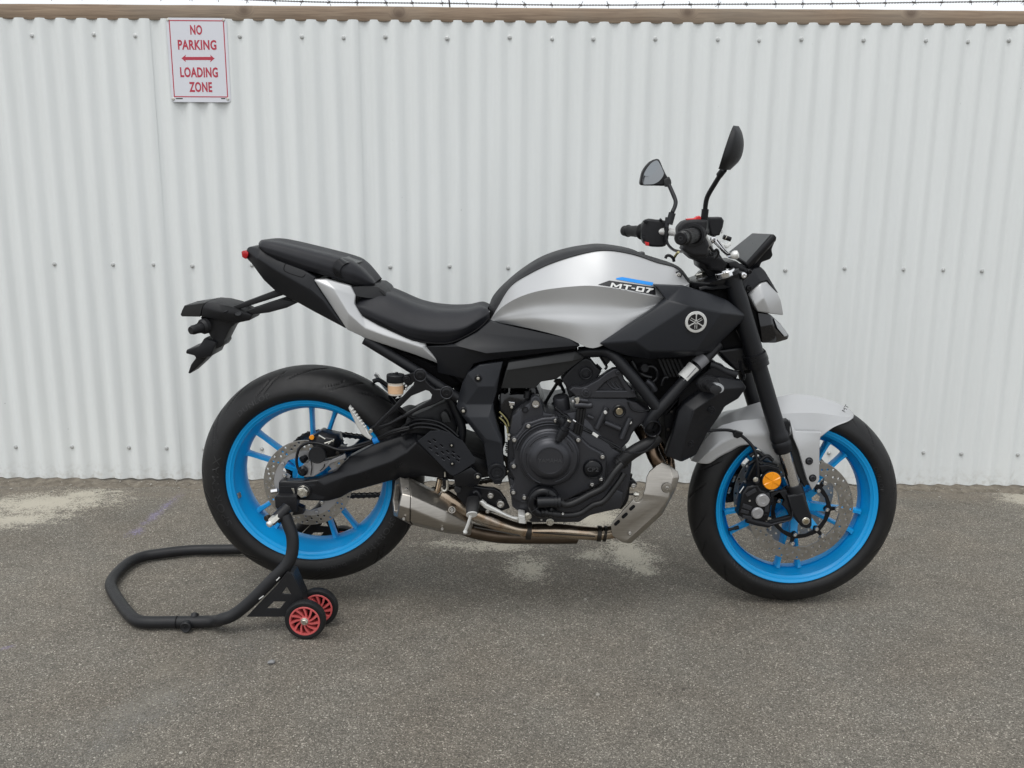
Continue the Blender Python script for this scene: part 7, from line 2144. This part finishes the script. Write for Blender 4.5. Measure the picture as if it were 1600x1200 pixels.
# wheel brackets, near and far
def bracket(sg):
    Yb = -.236
    o = [(385, 964), (400, 948), (432, 915), (449, 893), (456, 897), (470, 925), (478, 945), (470, 958), (455, 964)]
    h1 = [(440, 928), (448, 917), (455, 929)]
    h2 = [(417, 951), (428, 940), (446, 940), (437, 951)]
    me = plate(o, Yb, .005, holes=[h1, h2], bevel=.001)
    if sg > 0:
        me.transform(Matrix.Diagonal((1, -1, 1, 1))); me.flip_normals(); me.transform(Matrix.Translation((0, .03, 0)))
    finish("wheel_bracket", me, M["powder_black"], stand)
    for (a, b_) in (((432, 907), (437, 902)), ((405, 936), (412, 931))):
        mm_ = MB().add(*ptube([a, b_], 1.0, Y=Yb - .004, seg=6)).mesh("weld_tack")
        if sg > 0: mm_.transform(Matrix.Diagonal((1, -1, 1, 1))); mm_.transform(Matrix.Translation((0, .03, 0)))
        place("weld_tack", mm_, M["white_alloy"], stand)
bracket(-1); bracket(1)
v = [at(452, 895, -.23), at(458, 897, -.23), at(479, 944, -.23), at(473, 944, -.23)]
V = v + [p + np.array([0, .05, 0]) for p in v]
finish("bracket_flange", bevelled(V, [(0, 1, 2, 3), (7, 6, 5, 4), (0, 4, 5, 1), (1, 5, 6, 2), (2, 6, 7, 3), (3, 7, 4, 0)], .001, 1), M["powder_black"], stand)
# little wheels: black tyre, red web of curved spokes, bolt
def stand_wheel(c, R):
    tyre_ = MB().add(*lathe([(R * .74, -.0115), (R * .80, -.0130), (R * .93, -.0120), (R * .985, -.007), (R, 0), (R * .985, .007), (R * .93, .0120), (R * .80, .0130), (R * .74, .0115), (R * .74, -.0115)], c, NEAR, 64))
    wh = tyre_.build("stand_wheel", M["tyre_rubber"], stand, angle=50)
    b = MB()
    b.add(*lathe([(R * .66, -.011), (R * .75, -.011), (R * .75, .0122), (R * .735, .0132), (R * .675, .0132), (R * .66, .0115), (R * .66, -.011)], c, NEAR, 56))
    b.add(*lathe([(R * .10, .012), (R * .20, .0135), (R * .23, .0125), (R * .23, -.0125), (R * .10, -.0125)], c, NEAR, 28))
    MB().add(*lathe([(R * .20, -.0055), (R * .68, -.0055), (R * .68, -.0085), (R * .20, -.0085)], c, NEAR, 40)).build("wheel_disc", M["deep_black"], wh)
    for k in range(11):
        a = 2 * PI * k / 11
        pts_ = [c + np.array([r * R * math.cos(a + d), -.0085, r * R * math.sin(a + d)]) for (r, d) in ((.2, 0), (.36, .20), (.52, .36), (.69, .46))]
        V, F = [], []
        Pn = cr(np.array(pts_), 8)
        for i, p in enumerate(Pn):
            t = Pn[min(i + 1, 7)] - Pn[max(i - 1, 0)]; t /= np.linalg.norm(t)
            n_ = np.array([-t[2], 0, t[0]])
            for (s, y) in ((-1, -.004), (1, -.004), (1, .016), (-1, .016)): V.append(p + n_ * (.0018 + .0012 * i / 7) * s + np.array([0, y, 0]))
        for i in range(7):
            for j in range(4): F.append((i * 4 + j, i * 4 + (j + 1) % 4, i * 4 + 4 + (j + 1) % 4, i * 4 + 4 + j))
        F += [(0, 1, 2, 3), (31, 30, 29, 28)]
        b.add(V, F)
    b.build("wheel_web", M["red_wheel"], wh, angle=35)
    o = place("wheel_bolt", bolt_mesh("bolt", .0080, "zinc", True), None, wh, loc=c + np.array([0, -.0135, 0]))
    return wh
RWH = .0545
cn = np.array(at(477.5, 968.5, -.262)); cn[2] = RWH
stand_wheel(cn, RWH)
cf = np.array([cn[0], -cn[1] + .03 - .40, RWH])
cf = np.array(gnd(497.5, 948, RWH)); cf[2] = RWH
stand_wheel(cf, RWH)
c3 = np.array([cn[0], .278, RWH]); c3[2] = RWH
stand_wheel(c3, RWH)
MB().add(*tube([cn, cf + np.array([0, .012, 0])], .006, seg=14)).build("wheel_axle", M["zinc"], stand)
# lifting cradles: L plates, pad tubes, pins
def cradle(sg):
    parts = []
    parts.append(("lift_plate", plate([(429, 778), (431, 775.5), (463, 776), (463.5, 800), (438, 802), (430, 792)], -.150, .034, bevel=.002), "powder_black"))
    parts.append(("lift_plate", plate([(462, 790), (474, 795), (474, 803), (456, 806)], -.128, .03, bevel=.002), "powder_black"))
    b = MB().add(*lathe([(.0140, 0), (.0140, .004), (.0115, .006), (0, .006)], at(447, 796, -.168), (-.35, -1, .2), 26)); parts.append(("lift_bolt", b.mesh("lift_bolt"), "chrome"))
    b = MB().add(*ptube([(449, 793, -.170), (437, 805, -.190), (430, 812, -.198)], 9.0, seg=20)); parts.append(("pad_tube", b.mesh("pad_tube", 60), "powder_black"))
    p0, p1 = np.array(at(434, 807, -.197)), np.array(at(423, 817, -.215))
    b = MB().add(*lathe([(0, 0), (.0118, 0), (.0118, .022), (.0100, .026), (0, .026)], p0, tuple(p1 - p0), 6)); parts.append(("pad_nut", b.mesh("pad_nut"), "zinc"))
    b = MB().add(*lathe([(.0085, 0), (.0085, .010), (.0068, .0125), (0, .0125)], p1 - (p1 - p0) * .1, tuple(p1 - p0), 20)); parts.append(("pad_bolt", b.mesh("pad_bolt"), "white_alloy"))
    b = MB().add(*cyl(at(421, 808, -.165), .008, .014, (-.5, -1, 0), 18)); parts.append(("pad_pin", b.mesh("pad_pin"), "chain_steel"))
    for nm, me, mm_ in parts:
        if sg > 0: me.transform(Matrix.Diagonal((1, -1, 1, 1))); me.flip_normals(); me.transform(Matrix.Translation((0, .03, 0)))
        smooth(me); place(nm, me, M[mm_], stand)
cradle(-1); cradle(1)
